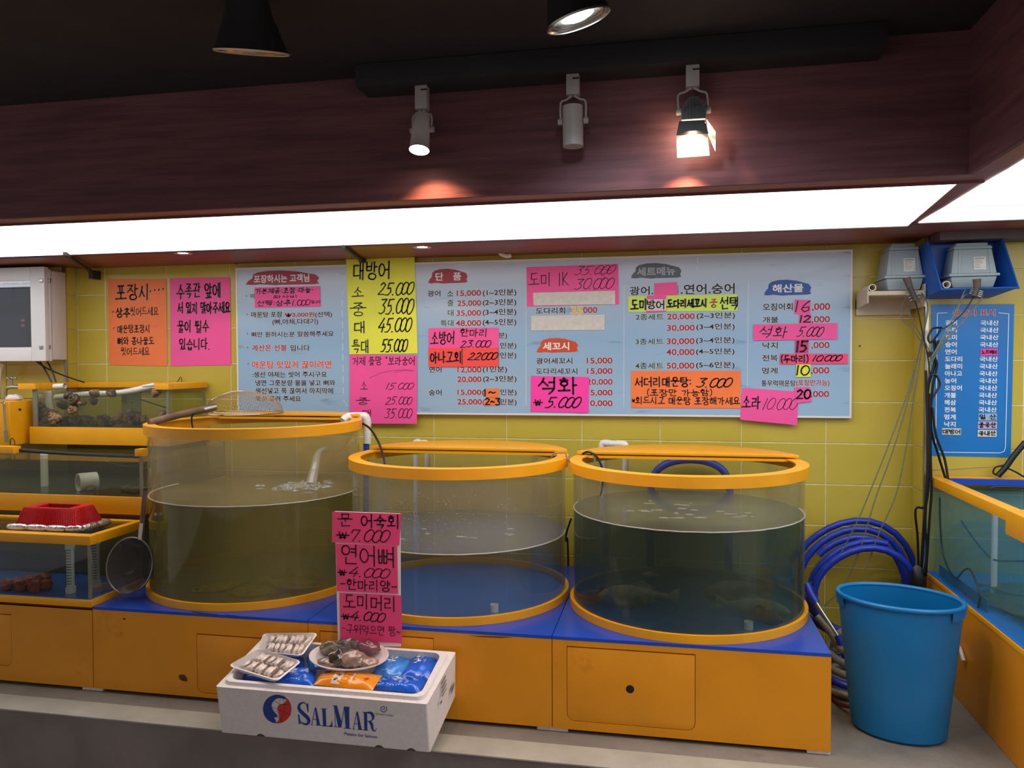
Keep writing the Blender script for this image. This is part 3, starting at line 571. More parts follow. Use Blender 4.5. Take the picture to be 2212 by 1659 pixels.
# ---- notices on the tiles left of the board
YW = D-.003; YWt = YW-.0016
p = paper(G_, [(965, 262), (1490, 260), (1498, 1040), (980, 1030)], YW, paperc['orange'], 'orange handwritten notice taped on the tiles', group='paper notices on the tiles', curl=.001)
for t, b, w in (('포장시', (1035, 310, 1320, 450), .085), ('····', (1345, 345, 1465, 372), .35), ('·', (1006, 548, 1020, 560), .5), ('상추', (1040, 520, 1165, 605), .12), ('씻어드세요', (1170, 510, 1418, 590), .07), ('·', (1014, 694, 1028, 704), .5), ('매운탕포장시', (1055, 670, 1335, 745), .085), ('···', (1355, 680, 1400, 690), .35),
 ('뼈와 콩나물도', (1055, 780, 1380, 850), .1), ('씻어드세요', (1085, 870, 1340, 945), .075)): hand(p, G_, t, b, YWt, w, .03, zero=.5)
p = paper(G_, [(1522, 255), (2062, 243), (2070, 1030), (1530, 1040)], YW, paperc['pink'], 'pink handwritten notice taped on the tiles beside the orange one', group='paper notices on the tiles', curl=.001)
for t, b, w in (('수족관 앞에', (1585, 298, 1970, 435), .08), ('서 있지 말아주세요', (1593, 465, 2062, 570), .1), ('물이 튈수', (1590, 630, 1872, 740), .09), ('있습니다.', (1610, 790, 1872, 895), .09)): hand(p, G_, t, b, YWt, w, .03)

# ---- blue origin poster
YP = YR-.003; YPt = YP-.0016
pb = mat('poster_blue', (14, 116, 190), .3, var=.03)
po = paper(F_, [(637, 523), (1232, 520), (1205, 1618), (637, 1606)], YP, pb, 'tall bright blue poster with two columns of white words under the blue crate', 'poster', 'poster')
line(po, F_, [(752, 583), (680, 586), (668, 1540), (675, 1570), (700, 1582), (1130, 1588), (1160, 1575), (1168, 1545), (1192, 590), (1118, 583)], YPt, .003, inkw, 'border_line')
font(po, F_, '원산지 표시', (790, 560, 1095, 607), YPt, inkr, True, .03, .06)
left = '광어 우럭 도미 숭어 연어 도다리 놀래미 아나고 농어 오징어 개불 해삼 전복 멍게 낙지'.split()
for i, t in enumerate(left):
    v = 655+51.9*i; u = 738-.7*i
    font(po, F_, t, (u, v-19, u+(83 if len(t) == 2 else 124), v+19), YPt, inkw, False, .03)
    if i not in (4, 13, 14): font(po, F_, '국내산', (990-1.2*i, v-18, 1120-1.2*i, v+19), YPt, inkw, False, .03)
for q_, m, t, lb, fr_ in (([(990, 842), (1112, 840), (1112, 888), (988, 890)], 'hot', '노르웨이', 'tiny pink slip on the blue poster', 0), ([(975, 1305), (1108, 1305), (1106, 1355), (975, 1355)], 'ice', '일 산', 'tiny pale blue slip, top of three stuck on the poster', 0),
 ([(972, 1362), (1108, 1362), (1108, 1415), (970, 1415)], 'lilac', '중국산', 'tiny lilac slip, middle of three stuck on the poster', 0), ([(970, 1422), (1106, 1424), (1104, 1473), (968, 1471)], 'white', '국내산', 'tiny white slip, lowest under the lilac slip on the poster', 0), ([(714, 1410), (850, 1412), (848, 1460), (713, 1456)], 'white', '대방어', 'tiny white slip at the foot of the first poster column', 0)):
    s = paper(F_, q_, YP-.0026, paperc[m], lb, 'paper_slip', 'sticker', 'slips stuck on the blue poster'); hand(s, F_, t, (q_[3][0]+8, q_[0][1]+8, q_[1][0]-8, q_[2][1]-9), YP-.0045, .14)

# ================================================================= CABINETS AND ROUND TANKS
YC = 2.955; HC = .3728; XB = [-2.4392+.0, -1.437, -.4317, .5793]
YBK = 4.0
def cabinet(x0, x1, z0, z1, y0, y1, label, door=None, hole=None, top=blue, group='yellow tank cabinets', name='cabinet', bulk=True):
    r = empty(name, ((x0+x1)/2, (y0+y1)/2, z0), label, 'cabinet', group)
    if bulk: MB().box(x0, x1, y0+.012, y1, z0, z1-.012).build('body', yellow, r)
    g = .002
    if door:
        dx0, dx1, dz0, dz1 = door; n = 6; rr = .03
        def rnd(a, b, c, d, rr, top_round=False):
            pts = [(a, d), (a, c+rr)]
            pts += [(a+rr-rr*math.cos(t*PI/2/n), c+rr-rr*math.sin(t*PI/2/n)) for t in range(1, n)]+[(a+rr, c), (b-rr, c)]
            pts += [(b-rr+rr*math.sin(t*PI/2/n), c+rr-rr*math.cos(t*PI/2/n)) for t in range(1, n)]+[(b, c+rr), (b, d)]
            return pts
        fp = MB(); f3 = lambda u, v, w: Vector((u, w, v))
        # front sheet round the door: four fields with a rounded opening
        op = rnd(dx0, dx1, dz0, dz1, rr); ring = [(x0, z1-.012), (x0, z0)]+[(x1, z0), (x1, z1-.012)]
        m_ = len(op); outer = []
        for u, v in op:
            if v <= dz0+rr*.999: outer.append((x0 if u < dx0+1e-4 else (x1 if u > dx1-1e-4 else u), z0 if dx0+1e-4 < u < dx1-1e-4 else v))
            else: outer.append((x0 if u < (dx0+dx1)/2 else x1, v))
        for w in (y0, y0+.012):
            for i in range(m_-1): fp.add([f3(*op[i], w), f3(*op[i+1], w), f3(*outer[i+1], w), f3(*outer[i], w)], [(0, 1, 2, 3)])
            fp.add([f3(x0, dz1, w), f3(x1, dz1, w), f3(x1, z1-.012, w), f3(x0, z1-.012, w)], [(0, 1, 2, 3)])
            for sx, i in ((x0, 1), (x1, m_-2)):
                j = i+1 if sx == x0 else i-1
                fp.add([f3(*outer[i], w), f3(sx, z0, w), f3(outer[j][0], z0, w)], [(0, 1, 2)])
        for i in range(m_): fp.add([f3(*op[i], y0), f3(*op[(i+1) % m_], y0), f3(*op[(i+1) % m_], y0+.012), f3(*op[i], y0+.012)], [(0, 1, 2, 3)])
        fp.add([f3(x0, z0, y0), f3(x1, z0, y0), f3(x1, z0, y0+.012), f3(x0, z0, y0+.012)], [(0, 1, 2, 3)])
        fp.add([f3(x0, z0, y0), f3(x0, z1-.012, y0), f3(x0, z1-.012, y0+.012), f3(x0, z0, y0+.012)], [(0, 1, 2, 3)])
        fp.add([f3(x1, z0, y0), f3(x1, z1-.012, y0), f3(x1, z1-.012, y0+.012), f3(x1, z0, y0+.012)], [(0, 1, 2, 3)])
        fp.build('front_panel', yellow, r)
        dr = MB(); dr.prism(rnd(dx0+g, dx1-g, dz0+g, dz1-.005, rr-g), f3, y0+.0012, y0+.0118); dd = dr.build('door', yellow, r, bevel=.0008)
        if hole: 
            hb = MB(); hb.cyl((hole[0], y0+.0008, hole[1]), (hole[0], y0+.004, hole[1]), .0155, n=28); hb.build('finger_hole', blackp, dd)
    else: MB().box(x0, x1, y0, y0+.0119, z0, z1-.012).build('front_panel', yellow, r)
    if top: MB().box(x0, x1, y0-.001, y1, z1-.012, z1).build('top_board', top, r)
    return r
ZF = .016
dz = lambda x, y: onY(x, y, YC)
a = dz(424, 1368); b = dz(424, 1490)
cabinet(XB[0], XB[1]-.0015, ZF, HC, YC, YBK, 'yellow cabinet with dark scuff near its lower corner, under the tallest round tank', door=(a.x, XB[1]-.12, b.z-.012, a.z))
a = dz(690, 1362); b = dz(937, 1378)
cabinet(XB[1]+.0015, XB[2]-.0015, ZF, HC, YC, YBK, 'yellow cabinet behind the white polystyrene box, under the middle round tank', door=(a.x, b.x, .07, b.z))
a = dz(1224, 1395); b = dz(1502, 1580); h = dz(1361, 1489)
cabinet(XB[2]+.0015, XB[3], ZF, HC, YC, YBK, 'yellow cabinet with a round finger hole in its door, beside the blue bucket', door=(a.x, b.x, b.z, a.z), hole=(h.x, h.z))
# scuffs on the first cabinet
scm = mat('scuff', (86, 52, 14), .8, var=.3, nscale=60)
for pts in ([(386, 1458), (398, 1457), (404, 1464), (405, 1472), (394, 1471), (387, 1466)], [(414, 1320), (440, 1324), (470, 1327), (470, 1329), (438, 1326), (414, 1322)], [(488, 1328), (505, 1329), (520, 1331), (505, 1332), (488, 1330)], [(540, 1332), (600, 1337), (600, 1338), (540, 1334)], [(265, 1336), (270, 1335), (272, 1338), (266, 1339)]):
    q = MB(); q.add([onY(u, v, YC-.0006) for u, v in pts], [tuple(range(len(pts)))]); q.build('scuff_mark', scm, bpy.data.objects['cabinet'])
for pts in ([(1012, 1373), (1050, 1374), (1080, 1375), (1110, 1377), (1080, 1378), (1040, 1376)], ):
    q = MB(); q.add([onY(u, v, YC-.0006) for u, v in pts], [tuple(range(len(pts)))]); q.build('scuff_mark', scm, bpy.data.objects['cabinet.001'])
# levelling pads
for x, w, m in ((XB[0]-.015, .05, 'white'), (XB[2]-.0, .06, 'white'), (XB[3]-.04, .04, 'white')):
    for y in (YC+.02,):
        o = MB().box(x-w, x+w, y-.012, y+.05, .001, .0155).build('levelling_pad', eps, bevel=.001)
        tag(o, None, 'pad', 'levelling pads under the cabinets')
        o['label'] = {0: 'thin pale levelling pad beneath the join with the tallest cabinet', 1: 'pale levelling pad under the join of the last two cabinets', 2: 'thin pale levelling pad at the cabinet corner beside the bin'}[0 if x < -2 else (1 if x < 0 else 2)]

acr = clear('acrylic', (245, 243, 236), haze=.22, hazecol=(196, 180, 140), gloss=.03, rough=.06, noisy=2.5)
acr2 = clear('acrylic_clearer', (246, 246, 240), haze=.20, hazecol=(196, 186, 160), gloss=.03, rough=.08, noisy=2.5)
glass = clear('tank_glass', (246, 250, 246), haze=.03, hazecol=(150, 160, 150), gloss=.03, rough=.02)
acw = clear('acrylic_wet', (250, 250, 247), haze=.045, hazecol=(150, 150, 130), gloss=.02, rough=.05, noisy=2.5)
def round_tank(cx, cy, ztop, zw, wat, label, ac, chord, surf, base=yellow2, lid=True):
    r = empty('round_tank', (cx, cy, HC), label, 'fish tank', 'round acrylic tanks on the yellow cabinets')
    z0 = HC+.0005; ri = .478; ro = .484
    MB().lathe([(.499, 0), (.499, .032), (.4845, .032), (.4845, 0)], (cx, cy, z0), 96, True).build('base_ring', base, r, smooth=True)
    MB().lathe([(.4995, -.044), (.4995, 0), (.4475, 0), (.4475, -.006), (.476, -.006), (.476, -.044)], (cx, cy, ztop), 96, True).build('rim', base, r, smooth=True)
    MB().lathe([(ro, zw-z0), (ro, ztop-.044-z0)], (cx, cy, z0), 96).build('acrylic_wall', ac, r, smooth=True)     # fogged above the water line
    MB().lathe([(ro, 0), (ro, zw-z0)], (cx, cy, z0), 96).build('acrylic_wall', acw, r, smooth=True)
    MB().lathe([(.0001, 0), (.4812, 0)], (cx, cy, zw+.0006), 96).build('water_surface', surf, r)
    MB().lathe([(0.0001, 0), (.476, 0)], (cx, cy, z0+.004), 96).build('tank_floor', poolblue, r)
    q = MB().lathe([(0.0001, .007), (.481, .007), (.481, zw-z0), (0.0001, zw-z0)], (cx, cy, z0), 96); q.build('water', wat, r, smooth=True)
    q = MB(); pts = []
    for i in range(90):
        a = -PI-.15+(PI+.3)*i/89; j = .0012*noise.noise(Vector((math.cos(a)*9, math.sin(a)*9, cx))); pts.append((cx+.4818*math.cos(a), cy+.4818*math.sin(a), zw+j))
    q.tube(pts, .0028, 6, 1); q.build('foam_line', mat('foam', (205, 205, 195), .6), r)
    # chord bar and half-moon lid over the rear of the tank
    yb = chord-cy; hw = math.sqrt(.49**2-yb**2)
    MB().box(cx-hw+.01, cx+hw-.01, chord, chord+.03, ztop-.012, ztop-.0005).build('cross_bar', base, r)
    if lid:
        a0 = math.asin(yb/.5); n = 30; arc = [(cx+.497*math.cos(a0+(PI-2*a0)*i/n), cy+.497*math.sin(a0+(PI-2*a0)*i/n)) for i in range(n+1)]
        MB().prism(arc, lambda u, v, w: (u, v, w), ztop+.006, ztop+.018).build('lid', base, r, bevel=.0015)
        q = MB()
        for i in (3, 27): q.box(arc[i][0]-.015, arc[i][0]+.015, arc[i][1]-.04, arc[i][1]-.01, ztop, ztop+.0065)
        q.build('lid_spacer', base, r)
    return r
w1 = clear('water_olive', (244, 242, 228), haze=.40, hazecol=(156, 144, 68), gloss=.02, rough=.06, vol=(165, 152, 80), dens=.9, noisy=3)
w2 = clear('water_blue', (248, 251, 252), haze=.05, hazecol=(84, 112, 116), gloss=.02, rough=.08, vol=(150, 180, 160), dens=.25, noisy=3)
w3 = clear('water_teal', (238, 246, 243), haze=.17, hazecol=(74, 112, 98), gloss=.02, rough=.08, vol=(84, 120, 108), dens=2.0, noisy=3)
T1 = (-1.945, 3.4785, 1.1455); T2 = (-.934, 3.4785, 1.0); T3 = (.080, 3.4585, .9961)
zl1 = onY(540, 1098, T1[1]-.482).z; zl2 = onY(985, 1200, T2[1]-.482).z; zl3 = onY(1540, 1151, T3[1]-.482).z
t1 = round_tank(*T1[:2], T1[2], zl1, w1, 'tallest round tank of murky olive water, first beside the stepped tanks', acr, 3.74, clear('surface_olive', (246, 244, 234), haze=.28, hazecol=(150, 138, 96), gloss=.02, rough=.1, noisy=6))
t2 = round_tank(*T2[:2], T2[2], zl2, w2, 'middle round tank of clearer blue water behind the pink price strip', acr2, 3.60, clear('surface_blue', (244, 249, 252), haze=.26, hazecol=(80, 124, 190), gloss=.03, rough=.1, noisy=4))  # blue refracted from the tank floor is painted into the surface haze colour
t3 = round_tank(*T3[:2], T3[2], zl3, w3, 'round tank of dark teal water nearest the blue bucket', acr2, 3.575, clear('surface_teal', (240, 246, 243), haze=.30, hazecol=(110, 124, 104), gloss=.02, rough=.1, noisy=7))
# splash, droplets, floats
q = MB()
for i in range(260):
    u = random.gauss(0, .6); a = -PI/2+u*.75; z = random.uniform(.70, .90) if abs(u) < .3 else random.uniform(.72, .93); s = random.uniform(.0010, .0026)
    q.ball((T2[0]+.485*math.cos(a), T2[1]+.485*math.sin(a), z), (s, s, s*1.2), 6, 4)
q = q.build('water_droplet', clear('droplet', (235, 235, 230), haze=.3, hazecol=(225, 225, 220), gloss=.12), t2); q['kind'] = 'stuff'
foamw = mat('froth', (186, 188, 184), .5)
q = MB()
for i in range(90):
    t = random.random(); p = onY(660, 1020, 3.62).lerp(onY(635, 1065, 3.5), t)+Vector((random.gauss(0, .07), random.gauss(0, .06), 0)); q.ball((p.x, p.y, zl1+.002), (random.uniform(.008, .03), random.uniform(.006, .02), random.uniform(.004, .012)), 7, 5)
cm = clear('froth_clear', (235, 235, 232), haze=.4, hazecol=(200, 200, 190), gloss=.08)
o = q.build('froth', cm, t1); o['kind'] = 'stuff'
q = MB(); p0 = onY(703, 968, 3.80); p1 = onY(672, 1050, 3.62); p1.z = zl1
jet = [p0, p0.lerp(p1, .25)+Vector((-.02, 0, .02)), p0.lerp(p1, .6)+Vector((-.01, 0, .02)), p1]
q.tube(jet, .012, 8, 5, rf=lambda i, n: .8+1.6*i/n); q.build('water_jet', cm, t1, smooth=True)
for t, zz, m_, k in ((t2, zl2, 'bubble', 9), (t3, zl3, 'scrap', 26)):
    q = MB(); cx, cy = (T2 if t is t2 else T3)[:2]
    for i in range(k):
        a = random.uniform(0, 2*PI); rr = random.uniform(.05, .33); x, y = cx+rr*math.cos(a)*(1 if t is t2 else .9), cy+rr*math.sin(a)-.08
        q.ball((x, y, zz+.001), (random.uniform(.006, .03), random.uniform(.004, .012), .003), 7, 4, .3, 3, i)
    o = q.build('surface_'+m_, cm if t is t2 else mat('scrap', (128, 122, 108), .5), t); o['kind'] = 'stuff'
for tk, (u, v), cyy in ((T2, (1068, 1322), 'short white drain pipe stub on the floor of the middle round tank'), (T3, (1617, 1360), 'short white drain pipe stub on the floor of the dark teal tank')):
    p = onZ(u, v, HC+.005)
    o = MB().lathe([(.0001, 0), (.017, 0), (.017, .030), (.013, .030), (.013, .006), (.0001, .006)], (p.x, min(p.y, 9), HC+.0075), 24).build('pipe_stub', white, smooth=True)
    tag(o, cyy, 'pipe', 'drain stubs in the round tanks')

# ---------------- fish
def flatfish(c, L, W, ang, m, label, tilt=0):
    r = empty('flatfish', c, label, 'fish', 'flatfish on the tank floors')
    Mx = Matrix.Rotation(ang, 3, 'Z') @ Matrix.Rotation(tilt, 3, 'X')
    prof = [(0, .02), (.05, .14), (.15, .32), (.3, .46), (.45, .5), (.6, .44), (.75, .28), (.85, .12), (.9, .1), (1, .22)]
    body = MB(); n = len(prof)
    vs = []
    for x, w in prof:
        for s_, h_ in ((-1, .12), (-.8, .5), (0, 1), (.8, .5), (1, .12), (.8, 0), (0, 0), (-.8, 0)):
            th = .1*W*(min(1, w*2.2))
            vs.append(Vector(c)+Mx @ Vector(((x-.5)*L, s_*w*W*.82, .002+h_*th)))
    fs = [(i*8+k, i*8+(k+1) % 8, (i+1)*8+(k+1) % 8, (i+1)*8+k) for i in range(n-1) for k in range(8)]+[tuple(range(8)), tuple(range((n-1)*8, n*8))]
    body.add(vs, fs).build('body', m, r, smooth=True)
    for s_ in (-1, 1):
        f_ = MB(); q_ = []
        for x, w in prof[1:8]: q_.append((x, w*.8*W, w*1.0*W+.006))
        f_.add([Vector(c)+Mx @ Vector(((x-.5)*L, s_*a, .004)) for x, a, b in q_]+[Vector(c)+Mx @ Vector(((x-.5)*L, s_*b, .003+.004*(i % 2))) for i, (x, a, b) in enumerate(q_)],
               [(i, i+1, 8+i-0, 7+i) for i in range(6)]); f_.build('fin', mat('fin', (86, 78, 50), .5), r)
    e_ = MB()
    for s_ in (-.07, .03): e_.ball(Vector(c)+Mx @ Vector((-.41*L, s_*W, .09*W*.5)), .008, 8, 6)
    e_.build('eyes', blackp, r); return r
fl = mat('flounder_skin', (112, 102, 62), .5, var=.25, nscale=30)
fld = mat('flounder_dark', (58, 62, 50), .5, var=.25, nscale=30)
for k, (u, v, L, W, an, h) in enumerate(((560, 1272, .30, .19, .2, 0), (630, 1262, .34, .2, 2.9, .016), (475, 1262, .26, .16, .9, 0), (655, 1235, .28, .17, 2.4, 0))):
    p = onZ(u, v, HC+.02); flatfish((p.x, max(p.y, 3.16), HC+.008+h), L, W, an, fl, ['olive flatfish lying in the middle of the murky tank floor', 'largest olive flatfish overlapping its neighbour in the murky tank', 'smallest olive flatfish near the wall of the murky tank', 'olive flatfish farthest back in the murky tank'][k])
def fish(c, L, ang, m, label, fin=None):
    r = empty('fish', c, label, 'fish', 'fish in the dark teal tank')
    Mx = Matrix.Rotation(ang, 3, 'Z'); pr = [(0, .01, .01), (.06, .09, .05), (.2, .17, .09), (.4, .19, .1), (.6, .14, .075), (.78, .06, .035), (.86, .045, .02), (1, .16, .006)]
    vs = []; 
    for x, h, w in pr:
        for k in range(10):
            a = 2*PI*k/10; vs.append(Vector(c)+Mx @ Vector(((x-.5)*L, w*L*math.cos(a)*.7, h*L*.75*math.sin(a)+.14*L)))
    MB().add(vs, [(i*10+k, i*10+(k+1) % 10, (i+1)*10+(k+1) % 10, (i+1)*10+k) for i in range(7) for k in range(10)]+[tuple(range(10)), tuple(range(70, 80))]).build('body', m, r, smooth=True)
    f_ = MB(); f_.add([Vector(c)+Mx @ Vector(p) for p in ((-.15*L, 0, .27*L), (.05*L, 0, .34*L), (.2*L, 0, .24*L), (.1*L, .003, .2*L))], [(0, 1, 2, 3)]); f_.build('fin', m, r)
    return r
fm = mat('fish_brown', (96, 62, 48), .45, var=.3, nscale=25); fm2 = mat('fish_grey', (120, 112, 92), .4, var=.2, nscale=30)
for k, (u, v, L, an, m_) in enumerate(((1275, 1290, .2, .2, fm), (1380, 1300, .34, .1, fm2), (1660, 1330, .3, 2.8, fm2), (1700, 1345, .2, 2.4, fm), (1600, 1290, .36, .4, fm))):
    p = onZ(u, v, HC+.03); d_ = Vector((p.x-T3[0], p.y-T3[1], 0)); l_ = d_.length; lim = .46-L*.5; d_ *= min(1, lim/l_); fish((T3[0]+d_.x, T3[1]+d_.y, HC+.008), L, an, m_, ['small brown fish against the teal tank wall nearest its neighbour tank', 'grey fish resting along the teal tank floor', 'grey fish next to the drain stub in the teal tank', 'small brown fish at the bucket side of the teal tank', 'large brown fish in the middle of the teal tank'][k])
p = onY(1403, 1230, 3.2); fish((p.x, 3.2, p.z-.03), .07, .2, fm, 'very small reddish fish swimming alone in the teal tank')

# ================================================================= STEPPED RECTANGULAR TANKS (A top, B middle, C bottom)
def rect_tank(x0, x1, y0, y1, zb0, zb1, zr0, zr1, label, wat=None, zw=None, rimw=.035, frontrim=None, floor=poolblue, post=True, basey=None, rimback=True, right_rim=True):
    r = empty('tank', ((x0+x1)/2, (y0+y1)/2, zb0), label, 'fish tank', 'stepped glass tanks with yellow frames')
    MB().box(x0-.012, x1+.012, y0-.012, y1, zb0, zb1).build('base_band', yellow2, r, bevel=.0015)
    MB().box(x0, x1, y0, y1-.002, zb1+.0003, zb1+.002).build('tank_floor', floor, r)
    q = MB(); T = .006
    q.add([(x0, y0, zb1), (x1, y0, zb1), (x1, y0, zr0), (x0, y0, zr0)], [(0, 1, 2, 3)]); q.build('front_glass', glass, r)
    MB().add([(x1, y0, zb1), (x1, y1, zb1), (x1, y1, zr0), (x1, y0, zr0)], [(0, 1, 2, 3)]).build('side_glass', glass, r)
    MB().add([(x0, y0, zb1), (x0, y1, zb1), (x0, y1, zr0), (x0, y0, zr0)], [(0, 1, 2, 3)]).build('side_glass', glass, r)
    if post:
        sil = mat('silicone', (150, 145, 132), .4)
        q = MB(); q.box(x1-.014, x1-.001, y0+.001, y0+.010, zb1, zr0); q.box(x0+.001, x0+.03, y0+.001, y0+.010, zb1, zr0); q.box(x1-.010, x1-.001, y1-.014, y1-.004, zb1, zr0); q.build('glass_joint', sil, r)
    # rim pieces
    def rp(a, b, c, d): return MB().box(a, b, c, d, zr0, zr1).build('rim', yellow2, r, bevel=.0015)
    for a, b in (frontrim or [(x0-.012, x1+.012)]): rp(a, b, y0-.014, y0+rimw)
    if right_rim: rp(x1-rimw+.012, x1+.012, y0+rimw+.0005, y1-.001)
    rp(x0-.012, x0+rimw-.012, y0+rimw+.0005, y1-.001)
    if rimback: rp(x0+rimw-.011, x1-rimw+.011, y1-rimw, y1-.001)
    if wat: MB().box(x0+.004, x1-.004, y0+.004, y1-.006, zb1+.003, zw).build('water', wat, r)
    return r
wa = clear('water_greenish', (248, 250, 240), haze=.05, hazecol=(120, 122, 80), gloss=.02, vol=(190, 190, 130), dens=.4)
wbt = clear('water_dim', (244, 246, 236), haze=.18, hazecol=(122, 116, 54), gloss=.02, vol=(150, 148, 80), dens=.8)
wct = clear('water_dark', (244, 248, 247), haze=.08, hazecol=(60, 70, 70), gloss=.015, vol=(110, 118, 120), dens=1.4)
darkfloor = mat('tank_floor_dark', (110, 100, 68), .6)
XA0, XA1 = -3.497, -2.645; YA = 3.80; YA1 = 4.155
fr = [(onY(43, 835, YA).x, onY(80, 835, YA).x), (onY(337, 835, YA).x, XA1+.012)]
rect_tank(XA0, XA1, YA, YA1, .977, 1.073, 1.283, 1.315, 'shallow glass tank full of sea snails, topmost of the stepped tanks', wa, 1.262, frontrim=fr, floor=darkfloor)
YBt = 3.33; XBt = -2.465
zb = [onY(310, 1112, YBt).z, onY(310, 1074, YBt).z, onY(10, 979, YBt).z, onY(10, 964, YBt).z]
rect_tank(-4.3, XBt, YBt, YL-.012, zb[0], zb[1], zb[2], zb[3], 'middle stepped tank holding a white pipe piece, behind the red basket', wbt, zb[2]-.03, frontrim=[(-4.31, onY(33, 970, YBt).x), (onY(295, 976, YBt).x, XBt+.012)], floor=mat('tank_floor_navy', (44, 74, 84), .5), right_rim=False, rimback=False)
MB().box(-4.31, XBt+.0, YBt+.01, YL-.025, HC+.03, zb[0]-.002).build('tank_support', darkfloor, bpy.data.objects['tank.001'])
XCt = -2.452; zc1 = .399
rect_tank(-4.3, XCt, 2.962, YBt-.02, zc1-.03, zc1, .640, .679, 'lowest stepped tank with red sea squirts, under the red basket', wct, .672, floor=poolblue)
a = onY(0, 1325, YC); b = onY(26, 1430, YC)
cabinet(-4.3, XCt+.009, ZF, zc1-.031, YC, 3.9, 'tallest yellow cabinet under the lowest stepped tank', door=(-3.6, b.x, b.z-.02, a.z), top=None)
# perforated upright pipes in C
for (u, dx) in ((152, 0), (207, .2)):
    p = onZ(u, 1290 if u == 152 else 1284, zc1+.003); yy = p.y if u != 152 else 3.03
    if u != 152: yy = 3.13
    x = onY(u, 1230, yy).x
    r = empty('strainer_pipe', (x, yy, zc1+.0035), ['slotted white strainer pipe near the front glass of the lowest tank', 'slotted white strainer pipe behind the corner post of the lowest tank'][u != 152], 'pipe', 'strainer pipes')
    MB().cyl((x, yy, zc1+.0035), (x, yy, .635), .0165, n=20).build('pipe', white, r, smooth=True)
    q = MB(); q.cyl((x, yy, zc1+.0035), (x, yy, zc1+.03), .0215, n=20); q.cyl((x, yy, .60), (x, yy, .632), .021, n=20); q.build('collar', white, r, smooth=True)
    q = MB()
    for k in range(14):
        z = zc1+.045+k*.0125; q.lathe([(.0169, 0), (.0169, .0035)], (x, yy, z), 10, a0=-PI*.85, a1=-PI*.2)
    q.build('slots', mat('slot_shadow', (70, 78, 74), .8), r)
# sea squirts
sq = mat('sea_squirt', (166, 62, 40), .5, var=.4, nscale=40, bump=.6, bscale=40)
for k in range(9):
    x = -3.05+k*.055 if k < 6 else -3.0+(k-6)*.06; x = onZ(8+k*12, 1268, zc1+.02).x if k < 8 else x
    y = 3.02+(k % 3)*.035; z = zc1+.003; rr = random.uniform(.024, .034)
    q = MB(); q.ball((x, y, z+rr*.9), (rr, rr, rr), 16, 12, .35, 3.2, k)
    for j in range(7): 
        a = random.uniform(0, 2*PI); q.ball((x+rr*.8*math.cos(a), y+rr*.8*math.sin(a), z+rr*random.uniform(.6, 1.5)), rr*.28, 7, 5, .2, 3, j)
    tag(q.build('sea_squirt', sq, smooth=True), 'knobbly red sea squirt on the floor of the lowest tank', 'sea squirt', 'red sea squirts in the lowest tank')
# red basket on silver float
def P_(u, v, z): return onZ(u, v, z)
zt = .700; ztp = onY(150, 1090, 3.12).z
rb = empty('basket', (-2.68, 3.13, .66), 'bright red plastic basket floating upside down on the lowest tank', 'basket')
redp = mat('basket_red', (200, 16, 26), .4, var=.05, bump=.3, bscale=120)
bx0, bx1, by0, by1 = -2.885, -2.575, 3.02, 3.19
zb0 = .698; zb1_ = .775; i_ = .024
q = MB()
bo = [(bx0, by0, zb0), (bx1, by0, zb0), (bx1, by1, zb0), (bx0, by1, zb0)]; to = [(bx0+i_, by0+i_, zb1_), (bx1-i_, by0+i_, zb1_), (bx1-i_, by1-i_, zb1_), (bx0+i_, by1-i_, zb1_)]
for i in range(4): q.add([bo[i], bo[(i+1) % 4], to[(i+1) % 4], to[i]], [(0, 1, 2, 3)])
j_ = .045; ti = [(bx0+j_+i_, by0+j_, zb1_), (bx1-j_-i_, by0+j_, zb1_), (bx1-j_-i_, by1-j_, zb1_), (bx0+j_+i_, by1-j_, zb1_)]
for i in range(4): q.add([to[i], to[(i+1) % 4], ti[(i+1) % 4], ti[i]], [(0, 1, 2, 3)]); q.add([ti[i], ti[(i+1) % 4], (ti[(i+1) % 4][0], ti[(i+1) % 4][1], zb1_-.02), (ti[i][0], ti[i][1], zb1_-.02)], [(0, 1, 2, 3)])
q.build('shell', redp, rb)
q = MB()
for k in range(34):
    t = (k+.5)/34; a = Vector(bo[0]).lerp(Vector(bo[1]), t); b = Vector(to[0]).lerp(Vector(to[1]), t); a += Vector((0, -.001, .004)); b += Vector((0, -.002, -.004)); q.cyl(a, b, .002, n=5)
    if k < 24:
        t = (k+.5)/24; a = Vector(bo[1]).lerp(Vector(bo[2]), t); b = Vector(to[1]).lerp(Vector(to[2]), t); q.cyl(a+Vector((.001, 0, .004)), b+Vector((.002, 0, -.004)), .002, n=5)
q.build('ribs', redp, rb)
q = MB(); q.box(bx0-.004, bx1+.004, by0-.004, by0+.004, zb0-.004, zb0+.004); q.box(bx1-.004, bx1+.004, by0, by1, zb0-.004, zb0+.004); q.build('lip', redp, rb, bevel=.001)
silv = mat('silver_foil', (196, 190, 184), .28, metal=.85, var=.15, nscale=30, bump=.5, bscale=70, stretch=(1, 1, 1))
q = MB(); fl_ = empty('float_ring', (-2.71, 3.15, .63), 'silver foil wrapped float ring around the red basket', 'float')
ring = [(bx0-.03, by0-.004), (bx0+.07, by0-.004), (bx0+.17, by0-.004), (bx0+.27, by0-.003), (bx1+.022, by0+.02), (bx1+.034, by0+.10), (bx1+.03, by1+.01)]
for a, b in zip(ring[:-1], ring[1:]):
    mb_ = MB(); n_ = 10; pp = [Vector((a[0], a[1], .690)).lerp(Vector((b[0], b[1], .690)), t/8) for t in range(9)]
    mb_.tube(pp, .017, 12, 1, rf=lambda i, n: .72+.3*math.sin(PI*i/(n-1))**.4); mb_.build('foil_segment', silv, fl_, smooth=True)

